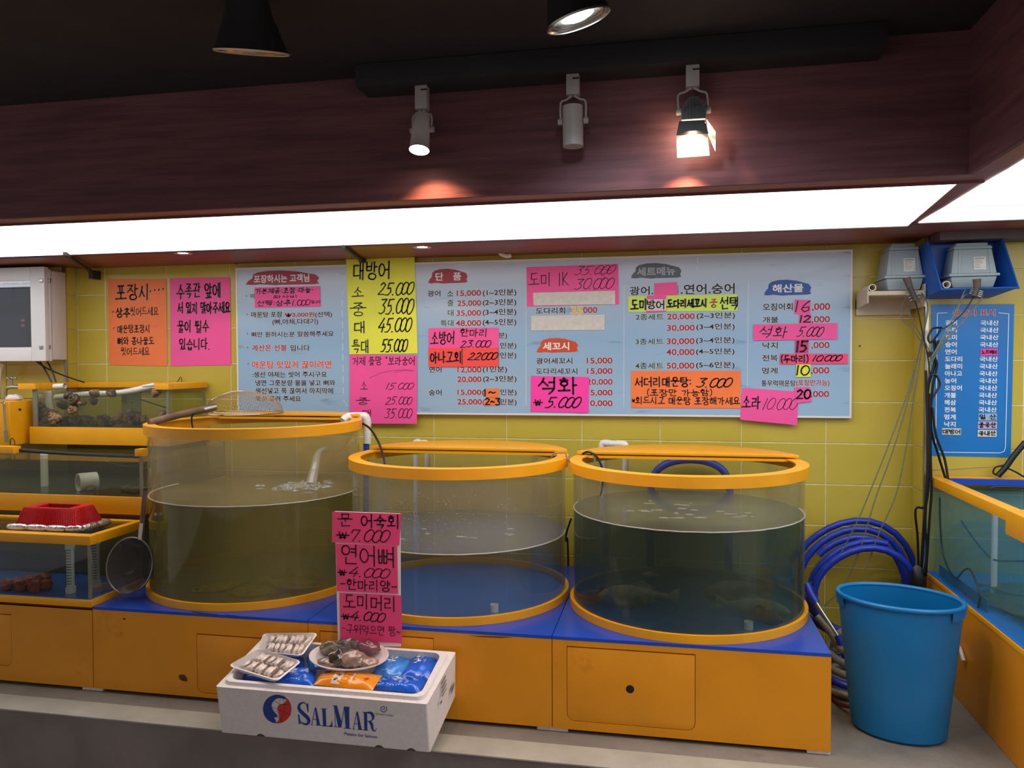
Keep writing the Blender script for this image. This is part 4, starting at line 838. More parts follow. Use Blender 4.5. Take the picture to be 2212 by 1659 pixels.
# sea snails in A
snm = mat('snail_shell', (140, 108, 74), .6, var=.35, nscale=25, bump=.5, bscale=50); snm2 = mat('snail_shell_dark', (88, 72, 54), .6, var=.35, nscale=25, bump=.5, bscale=50)
def snail_mesh(m_):
    vs = []; turns = 3.2; N_ = 40; k = 8; T = []
    q = MB(); pts = []
    for i in range(N_):
        t = i/(N_-1); a = turns*2*PI*t; rr = .020*(1-t)**1.1; pts.append((rr*math.cos(a), rr*math.sin(a), .012+.04*t))
    q.tube(pts, .014, 8, 1, rf=lambda i, n: (1-i/n)**1.05+.06)
    q.ball((.006, -.004, .012), (.022, .020, .013), 10, 7, .3, 3, 2)
    return q
base_sn = []
for m_ in (snm, snm2):
    q = snail_mesh(m_); me = bpy.data.meshes.new('sea_snail'); me.from_pydata(q.v, [], q.f); me.polygons.foreach_set('use_smooth', [True]*len(me.polygons)); me.materials.append(m_); base_sn.append(me)
def snail(p, s=1., label='brown spiral sea snail heaped on the gravel of the top tank', group='sea snails heaped in the top tank'):
    o = bpy.data.objects.new('sea_snail', random.choice(base_sn)); C.objects.link(o); o.location = p; o.scale = (s, s, s)
    o.rotation_euler = (random.uniform(-1.6, 1.6), random.uniform(-1, 1), random.uniform(0, 6.28)); tag(o, label, 'sea snail', group)
for k in range(95):
    u = random.uniform(75, 318); p = onY(u, 900, YA+random.uniform(.04, .10)); z = 1.083+random.uniform(0, .012)
    left_ = max(0, 1-(u-75)/75.); right_ = max(0, 1-abs(u-280)/35.)
    z += random.random()*(.10*left_+.05*right_)
    snail((p.x, p.y, z+.008), random.uniform(.6, .95))
for k_, (u, v, s) in enumerate(((130, 876, 1.1), (132, 905, 1.1), (150, 855, .9), (166, 862, 1.2), (172, 872, 1.1), (163, 885, 1.1), (200, 852, 1), (195, 866, .9), (238, 850, .9), (343, 850, 1.1), (222, 905, 1.1), (124, 905, 1.3), (358, 896, 1.0))):
    p = onY(u, v, YA+.02); snail((p.x, p.y, p.z-.01), s, 'dark sea snail '+['on the down pipe of the top tank, upper one', 'on the down pipe of the top tank, lower one', 'under the cross pipe next to the down pipe', 'in the big cluster under the cross pipe, top', 'in the big cluster under the cross pipe, middle', 'hanging lowest from the big cluster under the cross pipe', 'in the pair under the middle of the cross pipe, upper', 'in the pair under the middle of the cross pipe, lower', 'alone under the cross pipe beside the partition', 'at the top tank rim by the glass corner', 'standing alone on the gravel of the top tank', 'pale at the foot of the down pipe', 'at the low glass corner of the top tank'][k_], 'sea snails clinging in the top tank')
# white pipes in the top tank
q = empty('tank_pipe', (-3.2, 3.9, 1.2), 'white pipe assembly running along inside the top tank', 'pipe')
a = onY(120, 858, YA+.12); b = onY(262, 848, YA+.12)
MB().tube([a, a.lerp(b, .5)+Vector((0, 0, .004)), b, onY(330, 834, YA+.12)], .017, 12, 4).build('cross_pipe', white, q, smooth=True)
MB().cyl(onY(104, 845, YA+.12), onY(112, 915, YA+.12), .019, n=16).build('down_pipe', white, q, smooth=True)
MB().lathe([(.021, -.03), (.021, .03), (.018, .03), (.018, -.03)], (0, 0, 0), 20, True)
a = onY(118, 835, YA+.02); b = onY(140, 834, YA+.02)
o = MB().cyl(a, b, .016, n=20, caps=False).cyl(a+Vector((0, 0, -.0)), b, .0135, n=20, caps=False).build('pipe_stub', white, smooth=True); tag(o, 'loose white pipe end lying over the front rim of the top tank', 'pipe')
a = onY(308, 834, YA+.01); b = onY(334, 831, YA+.01)
o = MB().cyl(a, b, .006, .010, n=14).build('pipe_stub', white, smooth=True); tag(o, 'narrow white pipe tip lying along the top tank rim', 'pipe')
o = MB().cyl(onY(300, 862, YA+.25), onY(366, 883, YA+.25), .0035, n=8).build('rod', dkmetal); tag(o, 'thin dark rod slanting behind the top tank glass', 'rod')
# perforated partition and dark compartment
q = MB(); p0 = onY(263, 900, YA+.15); p1 = onY(305, 900, YA+.15); q.box(p0.x, p1.x, YA+.15, YA+.154, 1.078, 1.27)
q = q.build('partition', clear('partition_sheet', (215, 215, 195), haze=.25, hazecol=(120, 118, 84)), bpy.data.objects['tank'])
q = MB()
for u, v in ((272, 872), (285, 870), (273, 894), (287, 895), (297, 893)): c = onY(u, v, YA+.149); q.cyl(c, c+Vector((0, .002, 0)), .003, n=8)
q.build('holes', blackp, bpy.data.objects['tank'])
# middle tank contents
p = onY(185, 1048, YBt+.1)
q = MB(); d_ = Vector((.55, .83, 0)).normalized(); c0 = Vector((p.x, p.y, zb[1]+.048)); q.cyl(c0-d_*.035, c0+d_*.05, .046, n=32, caps=False); q.cyl(c0-d_*.035, c0+d_*.05, .040, n=32, caps=False)
for s_ in (-.035, .05):
    qm = d_.to_track_quat('Z', 'Y').to_matrix(); vs = [c0+d_*s_+qm @ Vector((r_*math.cos(2*PI*i/32), r_*math.sin(2*PI*i/32), 0)) for r_ in (.046, .040) for i in range(32)]; q.add(vs, [(i, (i+1) % 32, 32+(i+1) % 32, 32+i) for i in range(32)])
tag(q.build('pipe_piece', white, smooth=True), 'short wide white pipe piece lying on the middle tank floor', 'pipe')
p = onY(96, 1020, YBt+.2); tag(MB().cyl((p.x, p.y, zb[1]+.003), (p.x, p.y, zb[2]-.01), .018, n=16).build('upright_pipe', white, smooth=True), 'pale upright pipe standing in the middle stepped tank', 'pipe')
for k, u in enumerate((288, 300, 292, 272, 195)):
    p = onY(u, 1060, YBt+.08+.03*(k % 2)); tag(MB().ball((p.x, p.y, zb[1]+.018), (.03, .025, .016), 12, 8, .4, 3, k).build('abalone', snm2, smooth=True), 'dark rough abalone on the middle tank floor', 'shellfish', 'abalones in the middle tank')
# black tubing rod across the middle tank
tag(MB().tube([onY(38, 972, YBt+.03), onY(150, 980, YBt+.03), onY(300, 986, YBt+.03)], .009, 8, 3).build('dark_pipe', dkmetal, smooth=True), 'long dark pipe laid across the open top of the middle tank', 'pipe')
tag(MB().tube([onY(200, 990, YA-.04), onY(262, 1006, YA-.04), onY(290, 1008, YA-.04), onY(316, 1000, YA-.04)], .003, 6, 4).build('cable', blackp, smooth=True), 'thin black cable sagging behind the middle tank', 'cable')
# yellow end box with hanging tool, tap
p = onY(47, 868, 3.78); q = empty('end_box', (p.x-.15, 3.78, .97), 'yellow upright box end with a screw, beside the water tap', 'box')
MB().box(p.x-.4, p.x-.003, 3.70, 3.95, onY(20, 963, YBt+.35).z, onY(20, 868, 3.7).z).build('body', yellow2, q, bevel=.002)
c = onY(42, 885, 3.698); MB().cyl(c, c+Vector((0, .006, 0)), .007, n=14).build('screw', blackp, q)
c = onY(27, 957, 3.69); MB().tube([c+Vector((-.013, 0, -.01)), c+Vector((-.013, 0, .012)), c+Vector((0, 0, .028)), c+Vector((.013, 0, .012)), c+Vector((.013, 0, -.01))], .0025, 6, 4).build('hook', dkmetal, q)
tg = empty('tongs', onY(12, 912, 3.68), 'steel hook tool hanging on the yellow end box', 'tool')
MB().tube([onY(3, 869, 3.69), onY(8, 869, 3.685), onY(9, 885, 3.685), onY(12, 930, 3.685)], .006, 8, 4).build('shaft', steel, tg, smooth=True)
MB().tube([onY(12, 930, 3.685), onY(14, 955, 3.685)], .0085, 8, 1).build('handle', mat('tool_grip', (120, 120, 110), .5), tg, smooth=True)
tp = empty('water_tap', onY(22, 835, 3.9), 'chrome wall tap with cross handle above the yellow end box', 'tap')
Yt_ = 3.95
MB().tube([onY(48, 837, Yt_), onY(30, 836, Yt_), onY(15, 838, Yt_), onY(11, 848, Yt_), onY(12, 862, Yt_)], .011, 12, 4).build('spout', steel, tp, smooth=True)
MB().cyl(onY(25, 836, Yt_), onY(25, 820, Yt_), .009, .007, n=14).build('stem', steel, tp, smooth=True)
q = MB(); c = onY(25, 817, Yt_); q.cyl(c+Vector((-.028, 0, 0)), c+Vector((.028, 0, 0)), .005, n=10); q.cyl(c+Vector((0, -.02, 0)), c+Vector((0, .02, 0)), .005, n=10); q.ball(c, .011, 12, 8)
for dx in (-.028, .028): q.ball(c+Vector((dx, 0, 0)), .0075, 10, 6)
q.build('handle', steel, tp, smooth=True)
o = MB().ball(onY(30, 860, 3.82), (.05, .03, .022), 14, 9, .35, 2.5, 3).build('cloth', mat('cloth_white', (218, 210, 205), .8), smooth=True); tag(o, 'crumpled white cloth on the yellow end box under the tap', 'cloth')
p0 = onY(-5, 790, 4.0); tag(MB().tube([onY(-4, 860, 3.98), onY(-2, 810, 3.98), onY(6, 785, 3.98)], .014, 10, 4).build('wall_pipe', offwhite, smooth=True), 'short cream pipe rising at the edge of the scene beside the tap', 'pipe')

# ================================================================= ELECTRIC BOX
ec = empty('electric_box', (-3.75, 3.98, 1.446), 'cream electric control box with a window door and metal latches on the wall', 'electric box')
ex = -3.492; cream = mat('box_cream', (206, 198, 192), .4, var=.02)
MB().box(-4.35, ex, 3.955, YL-.001, 1.447, 1.966).build('body', cream, ec, bevel=.012)
x_ = onY(101, 680, 3.93).x
MB().box(-4.36, x_+.015, 3.938, 3.954, 1.440, 1.972).build('flange', cream, ec, bevel=.006)
wx = onY(66, 680, 3.905).x; wz0 = onY(66, 750, 3.905).z; wz1 = onY(66, 606, 3.905).z
q = MB(); dxr = onY(97, 680, 3.905).x; dz0, dz1 = onY(50, 780, 3.905).z, onY(50, 577, 3.905).z
q.box(wx, dxr, 3.905, 3.9375, dz0, dz1); q.box(-4.3, wx, 3.905, 3.9375, dz0, wz0); q.box(-4.3, wx, 3.905, 3.9375, wz1, dz1)
q.build('door', mat('door_white', (216, 214, 214), .4, var=.02), ec, bevel=.004)
MB().box(-4.3, wx+.004, 3.91, 3.912, wz0-.003, wz1+.003).build('window_pane', clear('pane', (170, 178, 186), haze=.1, hazecol=(130, 140, 150), gloss=.1), ec)
MB().box(-4.3, wx+.002, 3.936, 3.9372, wz0, wz1).build('back_plate', mat('back_plate', (70, 76, 84), .6, var=.2, nscale=8), ec)
for u0, u1, v0, v1 in ((-12, 24, 612, 662), (34, 62, 612, 655), (-10, 58, 682, 745)):
    a = onY(u0, v0, 3.925); b = onY(u1, v1, 3.925); MB().box(a.x, b.x, 3.918, 3.935, b.z, a.z).build('switchgear', mat('switchgear', (160, 166, 174), .5, var=.15, nscale=9), ec, bevel=.003)
ledr = glow('indicator_red', (1, .05, .12), 2.)
for u, v in ((3, 612), (44, 612), (49, 692), (49, 703)):
    c = onY(u, v, 3.916); q = MB(); q.box(c.x-.010, c.x+.010, 3.9155, 3.9178, c.z-.007, c.z+.007); q.build('indicator_lamp', ledr, ec, bevel=.002)
for v in (606, 750):
    for u, yy in ((88, 3.9), (103, 3.93)):
        c = onY(u, v, yy); MB().box(c.x-.012, c.x+.012, yy, yy+.012, c.z-.012, c.z+.012).build('latch', steel, ec, bevel=.003)
for k, pts in enumerate(([(75, 778), (100, 795), (140, 812), (182, 826)], [(85, 780), (98, 800), (112, 826)], [(100, 778), (112, 800), (121, 826)])):
    tag(MB().tube([onY(u, v, 4.0) for u, v in pts], .0045, 6, 4).build('cable', blackp, smooth=True), ['black cable slanting widest from under the electric box', 'black cable dropping steeply from the electric box', 'black cable dropping straightest behind the top tank'][k], 'cable', 'cables under the electric box')

# soffit brackets and downlights, small wall pieces
for k, (a, b) in enumerate((((140, 548), (198, 572)), ((742, 533), (782, 548)))):
    p = onZ(*a, ZS-.012); q_ = onY(*b, D-.06); q_.z = ZS-.03+.018*k; hh_ = .04-.03*k
    q = MB(); q.tube([p, q_], .012, 4, 1); q.box(q_.x-.014, q_.x+.014, q_.y-.01, D-.001, q_.z-hh_, q_.z+.01)
    tag(q.build('bracket', dkmetal), ['dark steel bracket under the soffit above the orange notice', 'dark steel bracket under the soffit beside the lime yellow sheet'][k], 'bracket', 'soffit brackets')
for k, (u, v) in enumerate(((395, 546), (912, 533))):
    p = onZ(u, v, ZS); r = empty('downlight', (p.x, p.y, ZS-.004), ['small lit recessed downlight in the soffit above the pink notice', 'small lit recessed downlight in the soffit above the single dish prices'][k], 'light', 'soffit downlights')
    MB().lathe([(.026, -.002), (.046, -.004), (.046, 0), (.026, 0)], (p.x, p.y, ZS-.0005), 32, True).build('trim_ring', offwhite, r, smooth=True)
    MB().lathe([(.0001, 0), (.026, 0)], (p.x, p.y, ZS-.001), 24).build('lamp', glow('warm_lamp', (1, .72, .42), 22), r)
    L_ = bpy.data.lights.new('downlight_lamp', 'SPOT'); L_.energy = 3; L_.color = (1, .7, .42); L_.spot_size = R(120); L_.shadow_soft_size = .02
    lo = bpy.data.objects.new('downlight_lamp', L_); C.objects.link(lo); lo.location = (p.x, p.y, ZS-.006)
q = MB().tube([onY(1078, 538, 4.10), onY(1082, 548, 4.10), onY(1095, 553, 4.10), onY(1104, 551, 4.1)], .012, 10, 4); tag(q.build('curved_pipe', white, smooth=True), 'small curved white pipe end above the menu board', 'pipe')
for k, (u, v) in enumerate(((509, 568), (1846, 524))):
    c = onY(u, v, D-.02); tag(MB().tube([c+Vector((0, .018, -.002)), c+Vector((0, 0, -.006)), c+Vector((0, -.004, .004)), c+Vector((0, -.002, .03))], .0022, 6, 3).build('wall_hook', dkmetal), ['bent wire hook at the notice end of the menu board', 'bent wire hook at the pump end of the menu board'][k], 'hook', 'menu board hooks')
c = onY(1857, 747, D-.001); tag(MB().cyl(c, c+Vector((0, -.012, 0)), .0035, n=8).build('nail', blackp), 'black nail in the tiles between board and air hoses', 'nail')
c = onY(388, 826, D-.02); tag(MB().tube([c+Vector((-.02, 0, -.004)), c+Vector((-.005, 0, .014)), c+Vector((.004, 0, .03)), c+Vector((.012, 0, .026)), c+Vector((.014, 0, -.008))], .0022, 6, 4).build('wire_hook', dkmetal), 'thin bent wire standing on the top tank rim', 'hook')

# ================================================================= TRACK SPOTS AND PENDANTS
spm = mat('spot_white', (176, 166, 160), .5, var=.02)
def lamp_light(name, loc, aim, e, col, size, blend=.4, rad=.02):
    L_ = bpy.data.lights.new(name, 'SPOT'); L_.energy = e; L_.color = col; L_.spot_size = R(size); L_.spot_blend = blend; L_.shadow_soft_size = rad
    o = bpy.data.objects.new(name, L_); C.objects.link(o); o.location = loc; o.rotation_euler = (Vector(aim)-Vector(loc)).to_track_quat('-Z', 'Y').to_euler(); return o
YS = 2.60
def spot(ux, vtop, vadb, piv, bt, bb, rad, label, lit, arms, tw=0):
    """ux..: picture columns and rows of adapter, yoke pivot, body top and body mouth, on the plane YS"""
    a = onY(ux, vtop, YS); a.z = ZCEIL-.0755; b = onY(ux, vadb, YS); r = empty('track_spotlight', b, label, 'spotlight', 'track spotlights')
    MB().box(a.x-.021, a.x+.021, YS-.018, YS+.018, b.z, a.z).build('adapter', spm, r, bevel=.002)
    q = MB(); q.box(a.x+.0, a.x+.022, YS-.0185, YS-.017, a.z-.018, a.z-.013); q.build('slot', blackp, r)
    t = onY(*bt, YS); m_ = onY(*bb, YS-.02 if lit else YS); pv = onY(*piv, YS)
    q = MB()
    for sx in (-1, 1): q.tube([Vector((b.x+sx*.004, YS, b.z)), Vector((b.x+sx*arms*.55, YS, b.z-.012)), Vector((b.x+sx*arms, YS, b.z-.022)), Vector((pv.x+sx*arms, YS, pv.z))], .0038, 6, 3)
    q.build('yoke', spm, r, smooth=True)
    for sx in (-1, 1): MB().cyl((pv.x+sx*(arms-.006), YS, pv.z), (pv.x+sx*(arms+.009), YS, pv.z), .0105, n=16).build('knob', spm, r, smooth=True)
    return r, t, m_
r, t, m_ = spot(912, 202, 238, (912, 281), (912, 250), (910, 329), .034, 'lit white cylinder spotlight, first of the three on the track', True, .033)
ax = (m_-t).normalized(); ax = Vector((ax.x-.02, ax.y-.12, ax.z)).normalized(); e_ = t+ax*(m_-t).length
MB().cyl(t, e_, .027, .034, n=32, caps=False).cyl(t, t+ax*.001, .027, n=32).build('body', spm, r, smooth=True)
MB().cyl(e_-ax*.003, e_-ax*.002, .0335, n=32).build('lamp', glow('halogen', (1, .80, .55), 30), r)
lamp_light('spotlight_lamp', e_+ax*.004, e_+Vector((.12, .10, -1)), 26, (1, .46, .22), 106, .8, .012)
r, t, m_ = spot(1238, 178, 207, (1238, 262), (1237, 230), (1238, 316), .034, 'unlit white cylinder spotlight, middle of the three on the track', False, .041)
MB().cyl(t, m_, .0335, .034, n=32).build('body', spm, r, smooth=True)
MB().lathe([(.034, -.001), (.034, .003), (.030, .003), (.030, -.001)], m_, 28, True).build('mouth_ring', spm, r, smooth=True)
r, t, m_ = spot(1496, 157, 190, (1498, 240), (1498, 213), (1498, 258), .03, 'lit floodlight with barn door flaps, last of the three on the track', True, .045)
fin = mat('fin_grey', (104, 104, 104), .5, metal=.4)
for k in range(17):
    x = t.x-.036+k*.0045; hh = math.sqrt(max(.0001, 1-((x-t.x)/.042)**2)); MB().box(x-.0010, x+.0010, YS-.026, YS+.026, m_.z, m_.z+(t.z-m_.z)*hh).build('cooling_fin', fin, r)
MB().box(t.x-.038, t.x+.038, YS-.022, YS+.022, m_.z-.001, m_.z+(t.z-m_.z)*.55).build('housing', fin, r, bevel=.004)
fd = mat('flap_grey', (74, 70, 66), .5)
A0 = onY(1467, 262, YS-.03); A1 = onY(1522, 259, YS-.03); B1 = onY(1531, 288, YS-.06); B0 = onY(1461, 292, YS-.06)
def flap(a, b, c, d, m, t=.0015): n = (b-a).cross(d-a).normalized()*t; return MB().hexa([a, b, c, d], [a+n, b+n, c+n, d+n]).build('barn_door', m, r)
flap(A0, A1, B1, B0, fd)
# lower flap hangs behind the opening and is lit by the lamp; side flap likewise
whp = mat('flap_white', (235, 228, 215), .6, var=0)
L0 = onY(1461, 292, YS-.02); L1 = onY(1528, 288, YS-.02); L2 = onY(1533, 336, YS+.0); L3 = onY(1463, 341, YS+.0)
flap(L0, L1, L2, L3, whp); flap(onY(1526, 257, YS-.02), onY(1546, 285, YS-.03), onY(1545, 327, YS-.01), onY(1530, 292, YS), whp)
g0 = onY(1466, 268, YS-.014); g1 = onY(1524, 264, YS-.014)
MB().hexa([g0, g1, onY(1526, 291, YS-.012), onY(1464, 294, YS-.012)], [v+Vector((0, .004, 0)) for v in (g0, g1, onY(1526, 291, YS-.012), onY(1464, 294, YS-.012))]).build('lamp', glow('halogen2', (1, .8, .55), 40), r)
c = onY(1496, 284, YS-.05); c2 = onY(1490, 347, YS+.005)
lamp_light('floodlight_lamp', c2, c2+Vector((-.1, .12, -1)), 15, (1, .46, .22), 112, .8, .012)
lamp_light('floodlight_lamp', c, c+Vector((0, .1, -1)), 4, (1, .7, .45), 150, .3, .01)
lamp_light('floodlight_lamp', c+Vector((0, .02, .0)), c+Vector((.0, 1, -.6)), 2.0, (1, .8, .6), 130, .6, .01)
# pendants
YPN = 2.05
def pendant(u0, v0, u1, v1, sq_, label, lit, bulb=None):
    a = onY(u0, v0, YPN); b = onY(u1, v1, YPN); c = (a+b)/2; X_ = (b-a).normalized(); rad = (b-a).length/2
    view = (c-CAM).normalized(); n0 = X_.cross(view).normalized()
    if n0.z > 0: n0 = -n0
    ax = (n0*math.cos(sq_)-view*math.sin(sq_)).normalized()   # axis pointing out of the mouth, mostly down
    Yv = ax.cross(X_).normalized()
    Mx = Matrix((X_, Yv, -ax)).transposed()
    r = empty('ceiling_spotlight', c, label, 'light', 'cone shaped ceiling lights')
    def lt(prof, name, m, k=48):
        q = MB(); q.lathe(prof, (0, 0, 0), k); q.v = [c+Mx @ v for v in q.v]; return q.build(name, m, r, smooth=True)
    lt([(rad, 0), (rad*.97, .006), (rad*.62, .10), (rad*.5, .16)], 'shade', mat('shade_black', (20, 17, 17), .6))
    lt([(rad*.995, -.001), (rad*.80, .010), (rad*.72, .028), (rad*.45, .05)], 'reflector', mat('reflector', (190, 180, 165), .25, metal=.9, var=.02))
    lt([(rad*1.01, -.002), (rad*1.01, .003), (rad*.97, .003), (rad*.97, -.002)], 'rim', steel if lit else mat('brass_rim', (230, 196, 150), .4, metal=.2))
    top = c-ax*.15; MB().cyl(top, Vector((top.x, top.y, ZCEIL)), .05, n=20).build('mount', mat('shade_black', (20, 17, 17), .6), r, smooth=True) if top.z < ZCEIL else None
    if lit:
        q = MB(); q.lathe([(0.0001, .003), (rad*.30, .003), (rad*.50, .010)], (0, 0, 0), 32); q.v = [c+Mx @ v for v in q.v]; q.build('lamp', glow('led_cold', (.75, .9, 1), 45), r)
        for k in range(3):
            lt([(rad*(.62+.11*k), .012-.003*k), (rad*(.65+.11*k), .008-.003*k)], 'louvre_ring', steel)
        lamp_light('ceiling_lamp', c+ax*.01, c+ax+Vector((0, .1, 0)), 26, (.72, .86, 1), 130, .5, .05)
    return r
pendant(473, 111, 616, 117, .075, 'dark unlit cone ceiling light seen edge on above the lime sheet', False)
pendant(1181, 70, 1320, 19, .24, 'lit cold white ceiling spotlight above the middle track lamp', True)

# ================================================================= PUMPS, SHELF, CRATE
sh = empty('shelf', (1.03, 4.0, 1.67), 'cream plastic bracket shelf under the first air pump', 'shelf')
shm = mat('shelf_cream', (196, 182, 160), .45)
Ysf = 3.93; z_s = onY(1930, 628, Ysf).z; xl = onY(1874, 640, Ysf).x; xr = onY(2003, 640, Ysf).x-.008
MB().box(xl+.004, xr, Ysf, D-.001, z_s-.02, z_s).build('board', shm, sh, bevel=.002)
MB().hexa([Vector((xl, Ysf, z_s+.01)), Vector((xl, D-.001, z_s+.01)), Vector((xl, D-.001, z_s-.07)), Vector((xl, Ysf, z_s-.055))], [Vector((xl+.005, Ysf, z_s+.01)), Vector((xl+.005, D-.001, z_s+.01)), Vector((xl+.005, D-.001, z_s-.07)), Vector((xl+.005, Ysf, z_s-.055))]).build('side_plate', shm, sh)
MB().box(xr-.004, xr+.001, Ysf, D-.001, z_s-.075, z_s+.03).build('side_plate', shm, sh)
MB().box(xl, xr, D-.02, D-.001, z_s-.1, z_s-.02).build('back_rail', shm, sh)
def pump(u0, u1, v_top, v_bot, Yf, dep, label, zb_):
    """diaphragm air pump: ribbed hood narrowing upward on a flanged tub"""
    a = onY(u0, v_bot, Yf); b = onY(u1, v_bot, Yf); t = onY((u0+u1)/2, v_top, Yf).z; x0, x1 = a.x, b.x; z0 = zb_; H_ = t-z0
    r = empty('air_pump', ((x0+x1)/2, Yf+dep/2, z0), label, 'air pump', 'grey air pumps')
    def loft(secs, name, bev=.004, m=pumpm):
        q = MB()
        for (i0, zz0), (i1, zz1) in zip(secs[:-1], secs[1:]):
            q.hexa([Vector((x0+i0, Yf+i0, zz0)), Vector((x1-i0, Yf+i0, zz0)), Vector((x1-i0, Yf+dep-i0, zz0)), Vector((x0+i0, Yf+dep-i0, zz0))], [Vector((x0+i1, Yf+i1, zz1)), Vector((x1-i1, Yf+i1, zz1)), Vector((x1-i1, Yf+dep-i1, zz1)), Vector((x0+i1, Yf+dep-i1, zz1))])
        return q.build(name, m, r, bevel=bev)
    loft([(.016, z0+.004), (.004, z0+.26*H_)], 'tub', .008)
    loft([(-.003, z0+.262*H_), (-.003, z0+.32*H_)], 'flange', .003)
    loft([(.006, z0+.322*H_), (.022, z0+.86*H_)], 'hood', .006)
    loft([(.020, z0+.862*H_), (.024, z0+.93*H_)], 'cap', .003); loft([(.034, z0+.931*H_), (.036, z0+H_)], 'top_vent', .002)
    q = MB(); w = x1-x0
    for fx in (.2, .86):
        xa = x0+w*fx; q.hexa([Vector((xa-.006, Yf+.004, z0+.322*H_)), Vector((xa+.006, Yf+.004, z0+.322*H_)), Vector((xa+.006, Yf+.012, z0+.322*H_)), Vector((xa-.006, Yf+.012, z0+.322*H_))],
            [Vector((xa*.9+(x0+x1)/2*.1-.005, Yf+.018, z0+.85*H_)), Vector((xa*.9+(x0+x1)/2*.1+.005, Yf+.018, z0+.85*H_)), Vector((xa*.9+(x0+x1)/2*.1+.005, Yf+.026, z0+.85*H_)), Vector((xa*.9+(x0+x1)/2*.1-.005, Yf+.026, z0+.85*H_))])
    q.build('hood_rib', pumpm, r, bevel=.002)
    q = MB(); xa = x0+w*.62; z1, z2 = z0+.40*H_, z0+.68*H_; y1 = Yf+.006+.016*(.40-.32)/.54-.002; y2 = Yf+.006+.016*(.68-.32)/.54-.002
    q.add([(xa-.024, y1, z1), (xa+.026, y1, z1), (xa+.026, y2, z2), (xa-.024, y2, z2)], [(0, 1, 2, 3)]); lb = q.build('rating_label', paperc['white'], r)
    q = MB()
    for k in range(7): 
        f_ = (k+1)/8.5; zz = z2-(z2-z1)*f_; yy = y2+(y1-y2)*f_-.0006; l_ = .04*(1 if k == 0 else random.uniform(.5, .95)); hh = .0016 if k == 0 else .0007
        q.add([(xa-.020, yy, zz-hh), (xa-.020+l_, yy, zz-hh), (xa-.020+l_, yy, zz+hh), (xa-.020, yy, zz+hh)], [(0, 1, 2, 3)])
    q.build('print', mat('print_grey', (110, 110, 112), .6), lb)
    for fx in (.2, .8): MB().cyl((x0+w*fx, Yf+.04, z0-.0), (x0+w*fx, Yf+.04, z0+.006), .014, n=14).build('foot', mat('rubber', (40, 40, 42), .8), r)
    return r
YPf = 3.945
pump(1912, 1998, 524, 620, YPf, .19, 'grey air pump on the cream shelf at the end of the menu board', z_s+.0005)
def pumpend(pts, Yf, name_label):
    r = empty('air_manifold', onY(*pts[0], Yf), name_label, 'manifold', 'dark air manifolds'); P = [onY(u, v, Yf) for u, v in pts]; pipe = mat('manifold_dark', (72, 68, 70), .5, metal=.3)
    MB().cyl(P[0], P[1], .017, .014, n=16).build('collar', mat('rubber_brown', (92, 76, 66), .7), r, smooth=True); MB().cyl(P[1], P[2], .0125, n=14).build('tube', pipe, r, smooth=True)
    d = (P[2]-P[1]).normalized(); sd = Vector((d.z, 0, -d.x))
    for k in range(4):
        c = P[1].lerp(P[2], .25+.2*k)
        for s in (-1, 1): MB().cyl(c, c+sd*s*.026+Vector((0, -.004, 0)), .0032, n=8).build('nozzle', steel, r)
    return r, P, d, sd
m1, P1, d1, sd1 = pumpend([(1958, 600), (1965, 620), (1978, 650)], 3.90, 'dark air manifold slanting down from the pump on the cream shelf')
# crate
cr = empty('crate', (1.38, 3.9, 1.66), 'open blue plastic crate on the tiles holding the second air pump', 'crate')
Yc0 = 3.80; Yc1 = YR-.006
o1 = [onY(2004, 523, Yc0+.09), onY(2034, 625, Yc0), onY(2200, 621, Yc0), onY(2165, 523, Yc0+.09)]
zb_ = o1[1].z
def wallq(a, b, c, d, t): n = (b-a).cross(d-a).normalized()*t; return [a, b, c, d], [a+n, b+n, c+n, d+n]
xl0, xr0 = o1[1].x, o1[2].x; xl1, xr1 = o1[0].x, o1[3].x; zt_ = o1[0].z
BL = Vector((xl0-.03, Yc1, zb_-.03)); BR = Vector((xr0-.05, Yc1, zb_-.03)); TL = Vector((xl1-.005, Yc1, zt_)); TR = Vector((xr1, Yc1, zt_)); FL = Vector((xl0, Yc0, zb_)); FR = Vector((xr0, Yc0, zb_)); TLf = Vector((xl1+.0, Yc0+.09, zt_)); TRf = Vector((xr1, Yc0+.09, zt_))
for nm, qd in (('crate_floor', (FL, FR, BR, BL)), ('crate_back', (BL, BR, TR, TL)), ('crate_side', (FL, BL, TL, TLf)), ('crate_side', (BR, FR, TRf, TR))):
    a_, b_ = wallq(*qd, .004); MB().hexa(a_, b_).build(nm, cratem, cr)
q = MB(); q.tube([TLf, FL, FR, TRf], .006, 8, 1); q.build('lip', cratem, cr, smooth=True)
pump(2052, 2158, 522, 622, Yc0+.03, .135, 'grey air pump sitting inside the blue crate', zb_+.0045)
m2, P2, d2_, sd2 = pumpend([(2110, 603), (2111, 622), (2104, 640)], Yc0-.02, 'dark air manifold hanging below the pump in the blue crate')
for k, (u, v, yy, lb) in enumerate(((1885, 608, Ysf+.01, 'white pipe end lying on the cream shelf beside the pump'), (2045, 612, Yc0+.02, 'white pipe end lying inside the blue crate'))):
    c = onY(u, v, yy); rr = .0165; c.z = (z_s if k == 0 else zb_+.005)+rr+.001
    q = MB(); q.cyl(c, c+Vector((0, .13, 0)), rr, n=22, caps=False); q.cyl(c, c+Vector((0, .13, 0)), rr-.004, n=22, caps=False); q.add([c+Vector((r_*math.cos(2*PI*i/22), 0, r_*math.sin(2*PI*i/22))) for r_ in (rr, rr-.004) for i in range(22)], [(i, (i+1) % 22, 22+(i+1) % 22, 22+i) for i in range(22)])
    tag(q.build('pipe_end', offwhite, smooth=True), lb, 'pipe', 'pipe ends by the pumps')
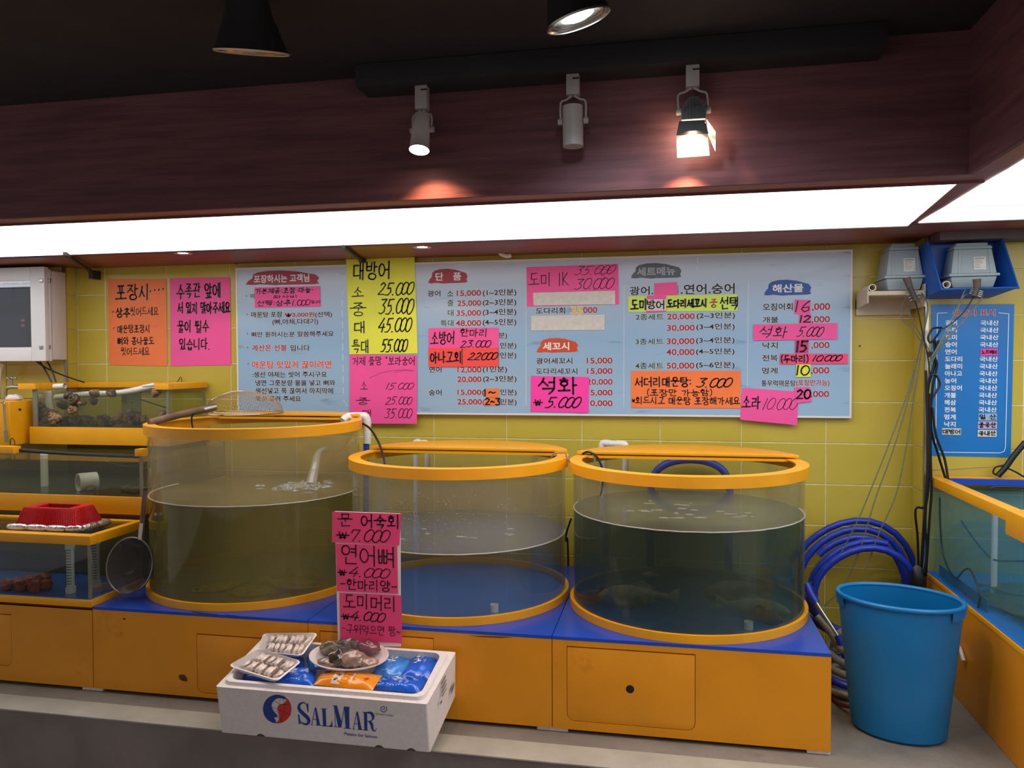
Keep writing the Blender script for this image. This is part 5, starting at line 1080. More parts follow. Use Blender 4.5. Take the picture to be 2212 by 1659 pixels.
# air tubes
def atube(pts, Y_, label, rr=.003, m=airm, name='air_tube', group='clear air tubes', cat='tube'):
    P = [onY(u, v, y) for (u, v), y in zip(pts, Y_ if hasattr(Y_, '__len__') else [Y_]*len(pts))]
    return tag(MB().tube(P, rr, 7, 6).build(name, m, smooth=True), label, cat, group)
LB = 'thin clear air tube hanging between the pumps and the round tanks'
for k, pts in enumerate(([(1990, 632), (2003, 660), (1990, 740), (1960, 850), (1920, 960), (1880, 1060), (1850, 1130), (1800, 1220), (1748, 1262)], [(1992, 634), (2005, 670), (1985, 760), (1965, 850), (1930, 970), (1890, 1080), (1860, 1180), (1825, 1260), (1780, 1310)],
 [(1985, 645), (1998, 690), (1990, 760), (1972, 870), (1955, 980), (1935, 1070), (1900, 1150), (1870, 1230)], [(1960, 640), (1948, 660), (1950, 690), (1970, 710), (1995, 745), (2008, 765)], [(1966, 650), (1962, 670), (1975, 700), (1995, 735), (2010, 762)])):
    atube(pts, [3.90]+[3.93]*(len(pts)-1), ['clear air tube slanting farthest toward the teal tank from the first pump', 'clear air tube falling to the wall foot beside the teal tank', 'clear air tube hanging steepest toward the bin'][k] if k < 3 else ['', '', '', 'short clear tube bowing widest from the first manifold', 'short clear tube bowing less from the first manifold'][k], group='clear air tubes' if k < 3 else 'short air tubes at the first manifold')
for k, pts in enumerate(([(2096, 625), (2082, 632), (2062, 690), (2030, 745), (2014, 770)], [(2096, 632), (2078, 645), (2052, 700), (2025, 750), (2012, 772)], [(2122, 632), (2118, 650), (2085, 690), (2040, 740), (2014, 780)], [(2120, 640), (2105, 665), (2060, 715), (2030, 748), (2010, 790)], [(2012, 768), (2006, 800), (2004, 850), (2002, 950), (1998, 1100), (1992, 1200)])):
    atube(pts, 3.8 if k < 4 else 3.92, ['clear tube leaving the crate manifold on its near side', 'clear tube leaving the crate manifold just below the first', 'clear tube crossing from the far side of the crate manifold', 'clear tube looping lowest from the crate manifold', 'clear tube running straight down inside the cable bundle'][k], group='air tubes from the crate')
atube([(1976, 648), (1985, 680), (1993, 720), (2004, 770), (2010, 820)], 3.9, 'thin black cord behind the first manifold', .003, blackp, 'cord', 'black cords by the pumps', 'cord')
atube([(2104, 640), (2085, 670), (2060, 695), (2035, 712)], 3.8, 'thin black cord from the crate manifold to the bundle', .003, blackp, 'cord', 'black cords by the pumps', 'cord')
atube([(2035, 708), (2015, 710), (2005, 728), (2010, 740), (2022, 728), (2032, 712)], 3.9, 'black cable loop at the top of the bundle', .005, blackp, 'cable', 'bundled black cables', 'cable')
ys = 3.915
for k, pts in enumerate(([(2018, 735), (2020, 760), (2018, 790), (2006, 830), (2003, 880), (2006, 940), (2003, 1040), (1995, 1150), (1990, 1230), (1985, 1255)], [(2027, 735), (2020, 770), (2024, 790), (2014, 840), (2010, 900), (2008, 1000), (2000, 1090), (1978, 1100), (1982, 1160), (1985, 1250)],
 [(2010, 810), (2022, 810), (2030, 830), (2020, 850), (2012, 870), (2012, 930), (2026, 980), (2043, 1036)], [(2008, 850), (2010, 920), (2010, 980), (2012, 1060), (2008, 1120), (2000, 1245)], [(2014, 880), (2022, 940), (2040, 990), (2048, 1036)], [(2000, 800), (2002, 870), (2004, 1000), (1998, 1120), (2003, 1200), (1990, 1255)])):
    atube(pts, ys-.008*k, ['thick black cable running straightest down the steel corner strip', 'black cable bowing out toward the round tank below', 'black cable curling round and ending at the corner tank rim', 'black cable against the corner tank glass', 'black cable dropping to the corner tank rim from the bundle', 'black cable on the far side of the bundle'][k], .0065 if k < 1 else .0055, blackp, 'cable', 'bundled black cables', 'cable')
c = onY(2012, 766, 3.88); tag(MB().cyl(c+Vector((0, 0, -.012)), c+Vector((0, 0, .012)), .017, n=14).build('cable_tie', blackp), 'black tie wrapped around tubes and cables beside the blue poster', 'cable tie')
c = onY(1986, 1245, 3.86); tag(MB().ball(c+Vector((0, .02, -.03)), (.035, .03, .07), 12, 8, .3, 2, 4).build('power_strip', blackp, smooth=True), 'black taped plug bundle behind the blue bucket', 'plugs')
# cable knot and grey wire right of the poster
kn = empty('cable_coil', onY(2175, 1018, 3.93), 'black coiled cable tied over the corner tank rim', 'cable')
MB().tube([onY(u, v, 3.92) for u, v in ((2215, 955), (2190, 985), (2172, 1010), (2155, 1028))], .013, 10, 4).build('bundle', blackp, kn, smooth=True)
MB().tube([onY(u, v, 3.92) for u, v in ((2160, 1028), (2146, 1022), (2150, 1010), (2168, 1005))], .004, 8, 4).build('loop', blackp, kn, smooth=True)
MB().tube([onY(u, v, 3.9) for u, v in ((2178, 1012), (2195, 1020), (2215, 1032))], .004, 8, 4).build('tail', blackp, kn, smooth=True)
atube([(2008, 1016), (2060, 1014), (2120, 1010), (2165, 1008)], 3.95, 'thin grey wire strung along the wall under the blue poster', .002, hosesil, 'wire', 'grey wires', 'wire')

# ================================================================= CORNER TANK (runs toward the viewer)
TX = 1.2; TZ = .885; TB = .43; TY0 = 2.70; TY1 = YR-.008; TX1 = 2.4
cglass = clear('corner_glass', (248, 252, 252), haze=.03, hazecol=(140, 170, 175), gloss=.01, rough=.03, cap=.06)
ct = empty('corner_tank', (1.8, 3.3, TB), 'large glass tank with yellow rim beside the blue bucket, bright blue inside', 'fish tank')
MB().box(TX, TX+.05, TY0, TY1, TZ-.042, TZ).build('rim', yellow2, ct, bevel=.002)
MB().box(TX+.0505, TX1, TY1-.045, TY1, TZ-.042, TZ).build('rim', yellow2, ct, bevel=.002)
MB().box(TX+.0505, TX1, TY1-.075, TY1-.0455, TZ-.03, TZ-.003).build('inner_lip', blue, ct)
p = onX(2180, 1105, TX)
MB().box(TX-.014, TX+.065, TY0-.01, p.y, TZ-.085, TZ+.006).build('corner_bracket', yellow2, ct, bevel=.008)
MB().add([(TX+.004, TY0, TB), (TX+.004, TY1, TB), (TX+.004, TY1, TZ-.042), (TX+.004, TY0, TZ-.042)], [(0, 1, 2, 3)]).build('side_glass', cglass, ct)
MB().box(TX+.002, TX1, TY0, TY1, TB, TB+.004).build('tank_floor', mat('tank_floor_bright', (20, 120, 220), .4, var=.03), ct)
w4 = clear('water_cyan', (246, 252, 253), haze=.10, hazecol=(60, 150, 185), gloss=.006, rough=.05, vol=(80, 190, 215), dens=.9, scat=.9, scol=(120, 215, 235), cap=.04)
MB().box(TX+.008, TX1-.01, TY0+.004, TY1-.004, TB+.005, onY(2120, 1062, TY1-.1).z).build('water', w4, ct)
q = MB(); q.add([(TX+.03, TY1-.005, TB), (TX1, TY1-.005, TB), (TX1, TY1-.005, TZ-.05), (TX+.03, TY1-.005, TZ-.05)], [(0, 1, 2, 3)]); q.build('back_glass', glass, ct)
cc = empty('corner_cabinet', (1.8, 3.3, 0), 'long yellow cabinet under the bright blue corner tank', 'cabinet', 'yellow tank cabinets')
MB().box(TX, TX1, TY0, TY1, .002, TB-.0215).build('body', yellow, cc); MB().box(TX-.004, TX1, TY0, TY1, TB-.021, TB-.0005).build('top_strip', yellow2, cc, bevel=.002)
c = onX(2147, 1265, 1.42); p = onY(2147, 1265, 3.62); tag(MB().cyl((p.x, 3.62, TB+.006), (p.x, 3.62, .80), .012, n=14).build('upright_pipe', white, smooth=True), 'slim pale upright pipe inside the corner tank', 'pipe')
a, b = onX(2044, 1250, TX+.06), onX(2110, 1320, TX+.06)
q = MB(); q.hexa([Vector((TX+.03, a.y, TB+.006)), Vector((TX+.03, 3.35, TB+.006)), Vector((TX+.03, 3.35, TB+.055)), Vector((TX+.03, a.y, TB+.055))], [Vector((TX+.034, a.y, TB+.006)), Vector((TX+.034, 3.35, TB+.006)), Vector((TX+.034, 3.35, TB+.055)), Vector((TX+.034, a.y, TB+.055))])
tag(q.build('plastic_strip', mat('strip_blue', (30, 96, 150), .4)), 'flat blue plastic strip lying inside the corner tank glass', 'strip')
tag(MB().tube([onX(u, v, TX+.02) for u, v in ((2030, 1075), (2031, 1130), (2038, 1200), (2062, 1248), (2082, 1232), (2095, 1230), (2108, 1255), (2117, 1290), (2112, 1315))], .004, 8, 6).build('heater_cable', blackp, smooth=True), 'black cable curving down inside the corner tank glass', 'cable')
tag(MB().tube([onX(u, v, TX+.15) for u, v in ((2048, 1078), (2092, 1148), (2125, 1190), (2150, 1210), (2215, 1212))], .004, 8, 6).build('heater_cable', blackp, smooth=True), 'black cable slanting across the corner tank', 'cable')
tag(MB().tube([onY(u, v, 3.9) for u, v in ((2138, 1060), (2146, 1052), (2190, 1052), (2215, 1053))], .006, 8, 4).build('dark_pipe', dkmetal, smooth=True), 'thin dark pipe at the back of the corner tank', 'pipe')
for k, (u, v, L, W, an) in enumerate(((2150, 1295, .34, .2, 2.7), (2185, 1325, .36, .22, 2.5), (2200, 1285, .3, .2, 2.9), (2195, 1355, .3, .18, 2.4))):
    p = onZ(u, v, TB+.01); flatfish((max(p.x, TX+.19), p.y, TB+.008+.012*k), L, W, an, fld, ['dark flatfish farthest in on the bright blue floor', 'largest dark flatfish in the corner tank', 'dark flatfish beneath the largest one in the corner tank', 'dark flatfish nearest the viewer in the corner tank'][k])

# ================================================================= BUCKET AND HOSES
bc = empty('bucket', (.93, 3.30, .001), 'tall oval bright blue plastic bin in front of coiled hoses', 'bin')
bz = onY(1950, 1285, 3.33).z; cxb, cyb = .905, 3.335
ztb = onY(1945, 1290, 3.33).z
top = (.222, .17); bot = (.168, .135)
def oval(rx, ry, z, n=72, rot=R(-20), cx=cxb, cy=cyb, pw=1.0):
    o = []
    for i in range(n):
        a = 2*PI*i/n; x = rx*math.copysign(abs(math.cos(a))**pw, math.cos(a)); y = ry*math.copysign(abs(math.sin(a))**pw, math.sin(a))
        o.append(Vector((cx+x*math.cos(rot)-y*math.sin(rot), cy+x*math.sin(rot)+y*math.cos(rot), z)))
    return o
def ovloft(secs, cap0=True, cap1=False, n=72, **k):
    q = MB(); vs = []
    for rx, ry, z in secs: vs += oval(rx, ry, z, n, **k)
    fs = [(i*n+j, i*n+(j+1) % n, (i+1)*n+(j+1) % n, (i+1)*n+j) for i in range(len(secs)-1) for j in range(n)]
    if cap0: fs.append(tuple(range(n)))
    if cap1: fs.append(tuple(range((len(secs)-1)*n, len(secs)*n)))
    return q.add(vs, fs)
HB = .52
cxt, cyt = onY(1942, 1300, 3.22).x, 3.22
secs = [(bot[0]-.012, bot[1]-.012, .001), (bot[0], bot[1], .012), ((bot[0]+top[0])/2-.001, (bot[1]+top[1])/2, HB*.5), (top[0]-.008, top[1]-.008, HB-.055)]
cxb, cyb = cxt, cyt
ovloft(secs+[(top[0]-.006, top[1]-.006, HB-.012)], True, cx=cxb, cy=cyb).build('body', bucketm, bc, smooth=True)
ovloft([(top[0]-.011, top[1]-.011, HB-.008), (bot[0]-.004, bot[1]-.004, .02)], False, True, cx=cxb, cy=cyb).build('inner_wall', bucketm, bc, smooth=True)
rm = MB(); P = oval(top[0]-.003, top[1]-.003, HB-.006, 72, cx=cxb, cy=cyb); rm.tube(P+[P[0]], .0095, 10, 1, caps=False); rm.build('rim', bucketm, bc, smooth=True)
sk = [(top[0]+.006, top[1]+.006)]
q = MB(); a_ = oval(top[0]+.004, top[1]+.004, HB-.006, 72, cx=cxb, cy=cyb); b_ = oval(top[0]+.001, top[1]+.001, HB-.045, 72, cx=cxb, cy=cyb)
for c0 in (0, 36):
    idx = [(c0+k) % 72 for k in range(-7, 8)]
    q.add([a_[i] for i in idx]+[b_[i] for i in idx], [(k, k+1, 15+k+1, 15+k) for k in range(14)])
q.build('hand_grip', bucketm, bc, smooth=True)

def coil(cx, cz, r0, Y0, turns, rr, m, label, name='hose', dy=.03, dr=-.02, n=28, group='blue ribbed hoses', wob=.01, a0=0, corr=True):
    pts = []
    N_ = int(n*turns)
    for i in range(N_+1):
        a = a0+2*PI*i/n; t = i/n; r_ = r0+dr*t+wob*math.sin(3*a+cx*5)
        pts.append((cx+r_*math.cos(a)+.012*math.sin(t*5), Y0-dy*t, cz+r_*math.sin(a)))
    if corr:
        # corrugation: fine resampled tube with alternating radius
        P = [Vector(p) for p in pts]; Q = []
        for a, b in zip(P[:-1], P[1:]):
            k = max(2, int((b-a).length/.006))
            Q += [a.lerp(b, j/k) for j in range(k)]
        q = MB(); q.tube(Q, rr, 10, 1, rf=lambda i, n: 1.0 if i % 2 else .93)
    else: q = MB(); q.tube(pts, rr, 10, 2)
    return tag(q.build(name, m, smooth=True), label, 'hose', group)
coil(.90, .335, .305, 4.12, 2.4, .0165, hosem, 'thick ribbed blue hose coil leaning on the tiles behind the bin', dy=.045, dr=-.032)
coil(.93, .30, .262, 3.98, 1.9, .0175, hosem, 'second ribbed blue hose coil in front of the leaning one', dy=.05, dr=-.02, a0=1.2)
for k in range(5):
    pts = []
    for i in range(25):
        a = 2*PI*i/22; pts.append((.80+.02*k+(.19-.012*k)*math.cos(a), 3.62+.01*k+(.2)*math.sin(a)*.9, .022+.038*k+.006*math.sin(2*a+k)))
    tag(MB().tube(pts, .0165, 10, 2).build('hose', hosesil if k % 2 == 0 or k == 3 else hosem, smooth=True), ['grey hose loop lying lowest on the ledge behind the bin', 'blue hose loop between two grey loops low behind the bin', 'grey hose loop third from the ledge behind the bin', 'grey hose loop fourth from the ledge behind the bin', 'grey hose loop on top of the pile behind the bin'][k], 'hose', 'hose pile behind the bin')
tag(MB().tube([onY(u, v, y) for u, v, y in ((1755, 1445, 3.75), (1800, 1510, 3.45), (1838, 1527, 3.32), (1880, 1530, 3.5))], .009, 8, 5).build('hose', mat('hose_red', (96, 44, 36), .5), smooth=True), 'thin dull red hose on the ledge between cabinet and bin', 'hose')
r = empty('hose_joint', onY(1790, 1340, 3.7), 'blue hose with a grey middle pipe slanting beside the dark teal tank', 'hose')
MB().tube([onY(1742, 1262, 3.75), onY(1752, 1285, 3.72), onY(1763, 1303, 3.7)], .019, 12, 3).build('hose_end', hosem, r, smooth=True)
MB().cyl(onY(1762, 1301, 3.7), onY(1811, 1377, 3.62), .0105, n=16).build('metal_pipe', steel, r, smooth=True)
MB().tube([onY(1808, 1373, 3.62), onY(1822, 1400, 3.6), onY(1828, 1430, 3.58)], .016, 12, 3).build('hose_end', hosem, r, smooth=True)
tag(MB().tube([onY(1764, 1330, 3.66), onY(1785, 1355, 3.64), onY(1806, 1385, 3.62)], .014, 12, 3).build('hose', hosesil, smooth=True), 'short open grey hose end beside the grey middle pipe', 'hose')
# blue arch behind the teal tank
P = [onY(u, v, 4.10) for u, v in ((1404, 1560), (1404, 1180), (1404, 1100), (1412, 1030), (1440, 1002), (1490, 993), (1540, 1002), (1570, 1030), (1578, 1100), (1574, 1200), (1574, 1560))]
tag(MB().tube(P, .0195, 12, 6).build('hose', hosem, smooth=True), 'blue hose arching up behind the dark teal tank', 'hose', 'blue ribbed hoses')
tag(MB().tube([onX(u, v, TX-.012) for u, v in ((2066, 1390), (2074, 1402), (2082, 1428))], .008, 8, 4).build('pipe_stub', offwhite, smooth=True), 'short curved cream pipe on the yellow corner cabinet behind the bin', 'pipe')

# ================================================================= PVC pipes feeding the round tanks
def elbow(px, Yp, dxw, zt, z_out, z_in, label, rr=.0165):
    r = empty('inlet_pipe', (px, Yp, z_out), label, 'pipe', 'white inlet pipes over the round tanks')
    a = Vector((px, Yp, zt)); b = Vector((px+dxw, Yp-.06, zt))
    MB().tube([Vector((px, Yp, z_out)), Vector((px, Yp, zt-.05))], rr*.92, 14, 1).build('riser', white, r, smooth=True)
    MB().tube([Vector((px, Yp, zt-.055)), Vector((px, Yp, zt-.012)), a+Vector((.008, -.002, 0)), a.lerp(b, .35)], rr*1.15, 14, 5).build('elbow_fitting', white, r, smooth=True)
    MB().tube([a.lerp(b, .3), a.lerp(b, .7)], rr*.95, 14, 1).build('cross_pipe', white, r, smooth=True)
    MB().tube([a.lerp(b, .65), b+Vector((-.006, .002, 0)), b+Vector((0, 0, -.012)), b+Vector((0, 0, -.04))], rr*1.15, 14, 5).build('elbow_fitting', white, r, smooth=True)
    MB().tube([b+Vector((0, 0, -.035)), Vector((b.x, b.y, z_in))], rr*.95, 14, 1).build('drop_pipe', white, r, smooth=True)
    return r
a = onY(893, 957, 4.0); elbow(a.x, 4.035, .085, a.z, .40, .87, 'white pipe elbow reaching over the rear of the middle round tank')
a = onY(1300, 962, 4.0); elbow(a.x, 4.035, .12, a.z+.008, .40, .87, 'white pipe elbow reaching over the rear of the dark teal tank')
a = onY(762, 900, 3.8); b = onY(793, 905, 3.8); zz = onY(780, 899, 3.8).z
r = empty('inlet_pipe', (b.x, 3.8, .9), 'white pipe elbow between tallest and middle round tanks with blue hose below', 'pipe', 'white inlet pipes over the round tanks')
MB().tube([Vector((a.x-.02, 3.72, zz-.02)), Vector((a.x, 3.75, zz)), Vector((b.x-.03, 3.8, zz)), Vector((b.x-.008, 3.8, zz-.004)), Vector((b.x, 3.8, zz-.028)), Vector((b.x, 3.8, zz-.05))], .021, 14, 5).build('elbow_fitting', white, r, smooth=True)
MB().cyl((b.x, 3.8, onY(790, 958, 3.8).z), (b.x, 3.8, zz-.045), .0195, n=16).build('riser', white, r, smooth=True)
q = MB(); P = [Vector((b.x-.006, 3.8, onY(788, 957, 3.8).z)).lerp(Vector((b.x-.03, 3.84, .45)), t/120) for t in range(121)]; q.tube(P, .0165, 10, 1, rf=lambda i, n: 1 if i % 2 else .88); q.build('blue_hose', hosem, r, smooth=True)
tag(MB().tube([onY(u, v, y) for u, v, y in ((592, 897, 3.78), (660, 898, 3.78), (720, 903, 3.78), (765, 909, 3.76), (795, 922, 3.7), (815, 950, 3.6), (828, 985, 3.5), (831, 1004, 3.3))], .0055, 8, 6).build('cable', blackp, smooth=True), 'black cable running over the tallest tank lid into the middle tank', 'cable')
for pts, lb in (([(1236, 1000), (1225, 992), (1222, 980), (1214, 978), (1196, 980), (1190, 995)], 'thin grey tube bridging the middle and teal tank rims'), ([(1262, 982), (1275, 975), (1283, 985), (1287, 1010), (1298, 1050), (1300, 1075)], 'grey tube dipping into the dark teal tank')):
    tag(MB().tube([onY(u, v, 3.45) for u, v in pts], .004, 8, 5).build('air_tube', hosesil, smooth=True), lb, 'tube')
tag(MB().tube([onY(u, v, 3.45) for u, v in ((1258, 981), (1270, 976), (1285, 983), (1297, 1000), (1303, 1030), (1298, 1070))], .005, 8, 5).build('cable', blackp, smooth=True), 'black cable dipping into the dark teal tank', 'cable')
tag(MB().tube([onY(u, v, 4.04) for u, v in ((1234, 1120), (1224, 1150), (1222, 1170), (1227, 1190), (1229, 1500))], .005, 8, 5).build('cable', blackp, smooth=True), 'black cable in the gap between middle and teal tanks', 'cable')
tag(MB().tube([onY(u, v, 4.1) for u, v in ((443, 958), (450, 1000), (452, 1030), (475, 1048))], .0035, 8, 5).build('cable', dkmetal, smooth=True), 'dark tube against the wall behind the tallest round tank', 'tube')

# ================================================================= NETS
nt_ = empty('skimmer', onY(520, 890, 3.6), 'round wire mesh skimmer with wooden handle resting on the tallest tank', 'skimmer')
hw = mat('handle_wood', (108, 78, 56), .7, var=.3, nscale=12, stretch=(1, 1, 1)); wire = mat('mesh_wire', (150, 122, 82), .5, metal=.2, var=.1)
ha = onY(322, 915, 3.20); hb = onY(462, 880, 3.5); ha.z += .004
MB().tube([ha, ha.lerp(hb, .5)+Vector((0, 0, .003)), hb], .0165, 12, 4).build('handle', hw, nt_, smooth=True)
MB().cyl(hb.lerp(ha, .18), hb.lerp(ha, -.02), .0175, n=14).build('ferrule', steel, nt_, smooth=True)
cb = onY(527, 897, 3.72); cb.z = T1[2]+.020; rx = (onY(602, 897, 3.72).x-onY(452, 897, 3.72).x)/2; hd = onY(527, 845, 3.72).z-cb.z
q = MB(); n1 = 34
for i in range(n1):
    s = -1+2*(i+.5)/n1; w = math.sqrt(1-s*s)
    for ax_ in (0, 1):
        pts = []
        for k in range(15):
            t = -1+2*k/14; x, y = (s, t*w) if ax_ == 0 else (t*w, s); z = math.sqrt(max(0, 1-x*x-y*y)); pts.append(cb+Vector((x*rx, y*rx, z*hd)))
        q.tube(pts, .0007, 3, 1, caps=False)
o = q.build('wire_mesh', wire, nt_); o['kind'] = 'stuff'
q = MB(); pts = [cb+Vector((rx*math.cos(2*PI*i/48), rx*math.sin(2*PI*i/48), .001)) for i in range(49)]; q.tube(pts, .0028, 8, 1, caps=False)
q.tube([hb, cb+Vector((-rx*.8, -rx*.3, hd*.55)), cb+Vector((-rx*.35, -.02, hd*.95)), cb+Vector((0, 0, hd))], .002, 6, 5); q.tube([hb, cb+Vector((-rx*.2, -rx*.95, .012)), cb+Vector((rx*.8, -rx*.6, .003))], .0022, 6, 4); q.build('frame_wire', steel, nt_, smooth=True)
c = onY(418, 899, 3.36); tag(MB().tube([c+Vector((0, 0, .012)), c+Vector((-.01, 0, -.01)), c+Vector((-.006, 0, -.05)), c+Vector((.004, -.0, -.075))], .004, 8, 4).build('strap', blackp, smooth=True), 'short black strap hanging from the skimmer handle into the tank', 'strap')
ln = empty('landing_net', onY(280, 1220, 3.1), 'round dark mesh net on a pole hung between basket tank and tallest tank', 'net')
cen = onY(280, 1222, 3.06); qx = (onY(315, 1222, 3.06).x-onY(242, 1222, 3.06).x)/2; qz = (onY(280, 1160, 3.06).z-onY(280, 1282, 3.06).z)/2
pts = [cen+Vector((qx*math.cos(2*PI*i/40)+.01*math.sin(2*PI*i/40), .04*math.cos(2*PI*i/40), qz*math.sin(2*PI*i/40))) for i in range(41)]
MB().tube(pts, .0035, 8, 1, caps=False).build('hoop', steel, ln, smooth=True)
netm = clear('net_mesh', (170, 165, 160), haze=.45, hazecol=(104, 98, 96), gloss=.005)
q = MB(); vs = [cen+Vector((0, .10, 0))]; n = 40
for rr_ in (.5, .8, 1):
    for i in range(n): vs.append(cen+Vector((qx*rr_*math.cos(2*PI*i/n), .04*math.cos(2*PI*i/n)*rr_+.10*(1-rr_**2), qz*rr_*math.sin(2*PI*i/n))))
fs = [(0, 1+i, 1+(i+1) % n) for i in range(n)]+[(1+k*n+i, 1+k*n+(i+1) % n, 1+(k+1)*n+(i+1) % n, 1+(k+1)*n+i) for k in range(2) for i in range(n)]
q.add(vs, fs); q.build('net_bag', netm, ln, smooth=True)
MB().cyl(onY(303, 1165, 3.06), onY(307, 1130, 3.07), .012, n=12).build('ferrule', steel, ln, smooth=True)
MB().tube([onY(307, 1132, 3.07), onY(311, 1085, 3.08), onY(314, 1060, 3.09)], .0105, 10, 2).build('pole', hw, ln, smooth=True)

# ================================================================= POLYSTYRENE BOX
al = R(10); ca, sa = math.cos(al), math.sin(al)
O = Vector((-1.626, 2.62, .05)); EX = Vector((1, 0, 0)); EY = Vector((0, ca, sa)); EZ = Vector((0, -sa, ca)); BW, BL_, BH = .809, .345, .20
rot = Matrix((EX, EY, EZ)).transposed()
cen = O+EX*BW/2+EY*BL_/2
fbx = empty('foam_box', cen, 'white polystyrene fish box with blue printed name standing tilted before the cabinets', 'box', rot=rot)
def LP(x, y, z): return O+EX*x+EY*y+EZ*z
T_ = .035
def rrect(x0, x1, y0, y1, r, n=5):
    p = []
    for cx_, cy_, a in ((x1-r, y1-r, 0), (x0+r, y1-r, 90), (x0+r, y0+r, 180), (x1-r, y0+r, 270)):
        for k in range(n+1): t = R(a+90*k/n); p.append((cx_+r*math.cos(t), cy_+r*math.sin(t)))
    return p
fx = lambda y, z: .012*(y/BL_)*(z/BH)   # slight flare
q = MB(); out = rrect(0, BW, 0, BL_, .008); inn = rrect(T_, BW-T_, T_, BL_-T_, .035); lip = rrect(.016, BW-.016, .016, BL_-.016, .03)
n = len(out)
# notched lower edge
bot_ = []
for x, y in out: bot_.append((x, y, 0))
vs = [LP(x+(fx(y, BH) if x > BW/2 else 0), y, BH-.012) for x, y in out]+[LP(x, y, 0) for x, y in out]
vs += [LP(x+(fx(y, BH) if x > BW/2 else 0), y, BH-.012) for x, y in lip]+[LP(x+(fx(y, BH) if x > BW/2 else 0)*.8, y, BH) for x, y in rrect(.02, BW-.02, .02, BL_-.02, .03)]
vs += [LP(x, y, BH) for x, y in inn]+[LP(x, y, .03) for x, y in inn]
fs = []
for a_, b_ in ((0, 1), (0, 2), (2, 3), (3, 4), (4, 5)):
    fs += [(a_*n+i, a_*n+(i+1) % n, b_*n+(i+1) % n, b_*n+i) for i in range(n)]
fs += [tuple(n+i for i in range(n)), tuple(5*n+i for i in range(n))]
q.add(vs, fs); q.build('box_body', eps, fbx, smooth=True)
# drain notches: dark pieces along the foot, recess shade put into their colour, and hidden feet carrying the box
q = MB()
for x in (.16, .62, .74):
    q.prism([(x-.018, -.0005), (x-.010, .007), (x, .010), (x+.010, .007), (x+.018, -.0005)], lambda u, v, w: LP(u, w, v), -.0012, .004)
q.build('drain_notch', mat('notch_shadow', (78, 72, 68), .9), fbx)
q = MB(); q.box(O.x+.2, O.x+.30, 2.75, 2.85, .0015, .072); q.box(O.x+.5, O.x+.6, 2.75, 2.85, .0015, .072); q.build('foot', eps, fbx)
# printing on the box front (plane y = -0.001 local)
def fpt(u, v, off=-.0012): return onP(u, v, LP(0, off, 0), EY)
J_ = frame(540, 1470, 6.506)
def ppoly(mb, pts, off=-.0012):
    vs = [fpt(*J_(u, v), off) for u, v in pts]; mb.add(vs, [tuple(range(len(vs)))])
def pstroke(mb, pts, ws, off=-.0012):
    """brush line in crop pixels with a width at each vertex"""
    P = [Vector((u, v)) for u, v in pts]; L_ = []; R_ = []
    for i, p in enumerate(P):
        d = (P[min(i+1, len(P)-1)]-P[max(i-1, 0)]).normalized(); nn = Vector((-d.y, d.x))*ws[i]/2; L_.append(p+nn); R_.append(p-nn)
    for i in range(len(P)-1): ppoly(mb, [L_[i], R_[i], R_[i+1], L_[i+1]], off)
def cubic(pts, n=8):
    P = [Vector(p) for p in pts]; Q = []
    for i in range(len(P)-1):
        a = P[max(i-1, 0)]; b = P[i]; c = P[i+1]; d = P[min(i+2, len(P)-1)]
        for k in range(n): t = k/n; Q.append(.5*((2*b)+(-a+c)*t+(2*a-5*b+4*c-d)*t*t+(-a+3*b-3*c+d)*t**3))
    return Q+[P[-1]]
Lt = MB()
# S
sp_ = cubic([(818, 440), (800, 350), (755, 312), (700, 335), (690, 400), (745, 465), (812, 530), (825, 585), (790, 615), (735, 600), (700, 560), (682, 480)], 6)
m_ = len(sp_); pstroke(Lt, sp_, [6+44*math.sin(PI*i/(m_-1))**2*(1.0 if .2 < i/(m_-1) < .85 else .7) for i in range(m_)])
ppoly(Lt, [(818, 310), (822, 445), (812, 445), (792, 350)]); ppoly(Lt, [(676, 480), (690, 470), (712, 612), (686, 612)])
def letterA(x, ty, by, w):
    ppoly(Lt, [(x+w*.42, ty), (x+w*.56, ty), (x+w*.97, by), (x+w*.62, by-3)]); pstroke(Lt, [(x+w*.45, ty+10), (x+w*.1, by-8)], [10, 8]); pstroke(Lt, [(x+w*.18, ty+(by-ty)*.66), (x+w*.72, ty+(by-ty)*.68)], [8, 8])
    pstroke(Lt, [(x, by-10), (x+w*.26, by-6)], [7, 7]); pstroke(Lt, [(x+w*.5, by-3), (x+w*1.06, by+2)], [8, 8])
letterA(855, 382, 630, 135)
ppoly(Lt, [(1015, 395), (1062, 400), (1072, 640), (1028, 636)]); pstroke(Lt, [(993, 396), (1085, 402)], [8, 8]); pstroke(Lt, [(1005, 636), (1150, 650)], [9, 9]); ppoly(Lt, [(1156, 560), (1160, 652), (1100, 648), (1135, 625)])
ppoly(Lt, [(1178, 354), (1222, 356), (1292, 600), (1285, 660), (1240, 660)]); pstroke(Lt, [(1190, 360), (1200, 648)], [7, 8]); ppoly(Lt, [(1322, 368), (1392, 374), (1398, 678), (1345, 674)]); pstroke(Lt, [(1325, 372), (1282, 640)], [9, 9])
pstroke(Lt, [(1160, 354), (1225, 357)], [8, 8]); pstroke(Lt, [(1322, 370), (1402, 376)], [8, 8]); pstroke(Lt, [(1178, 648), (1232, 654)], [8, 8]); pstroke(Lt, [(1318, 670), (1420, 680)], [8, 8])
letterA(1440, 440, 692, 135)
ppoly(Lt, [(1600, 446), (1645, 448), (1650, 700), (1608, 696)]); pstroke(Lt, [(1580, 446), (1660, 450)], [8, 8]); pstroke(Lt, [(1590, 697), (1665, 703)], [8, 8])
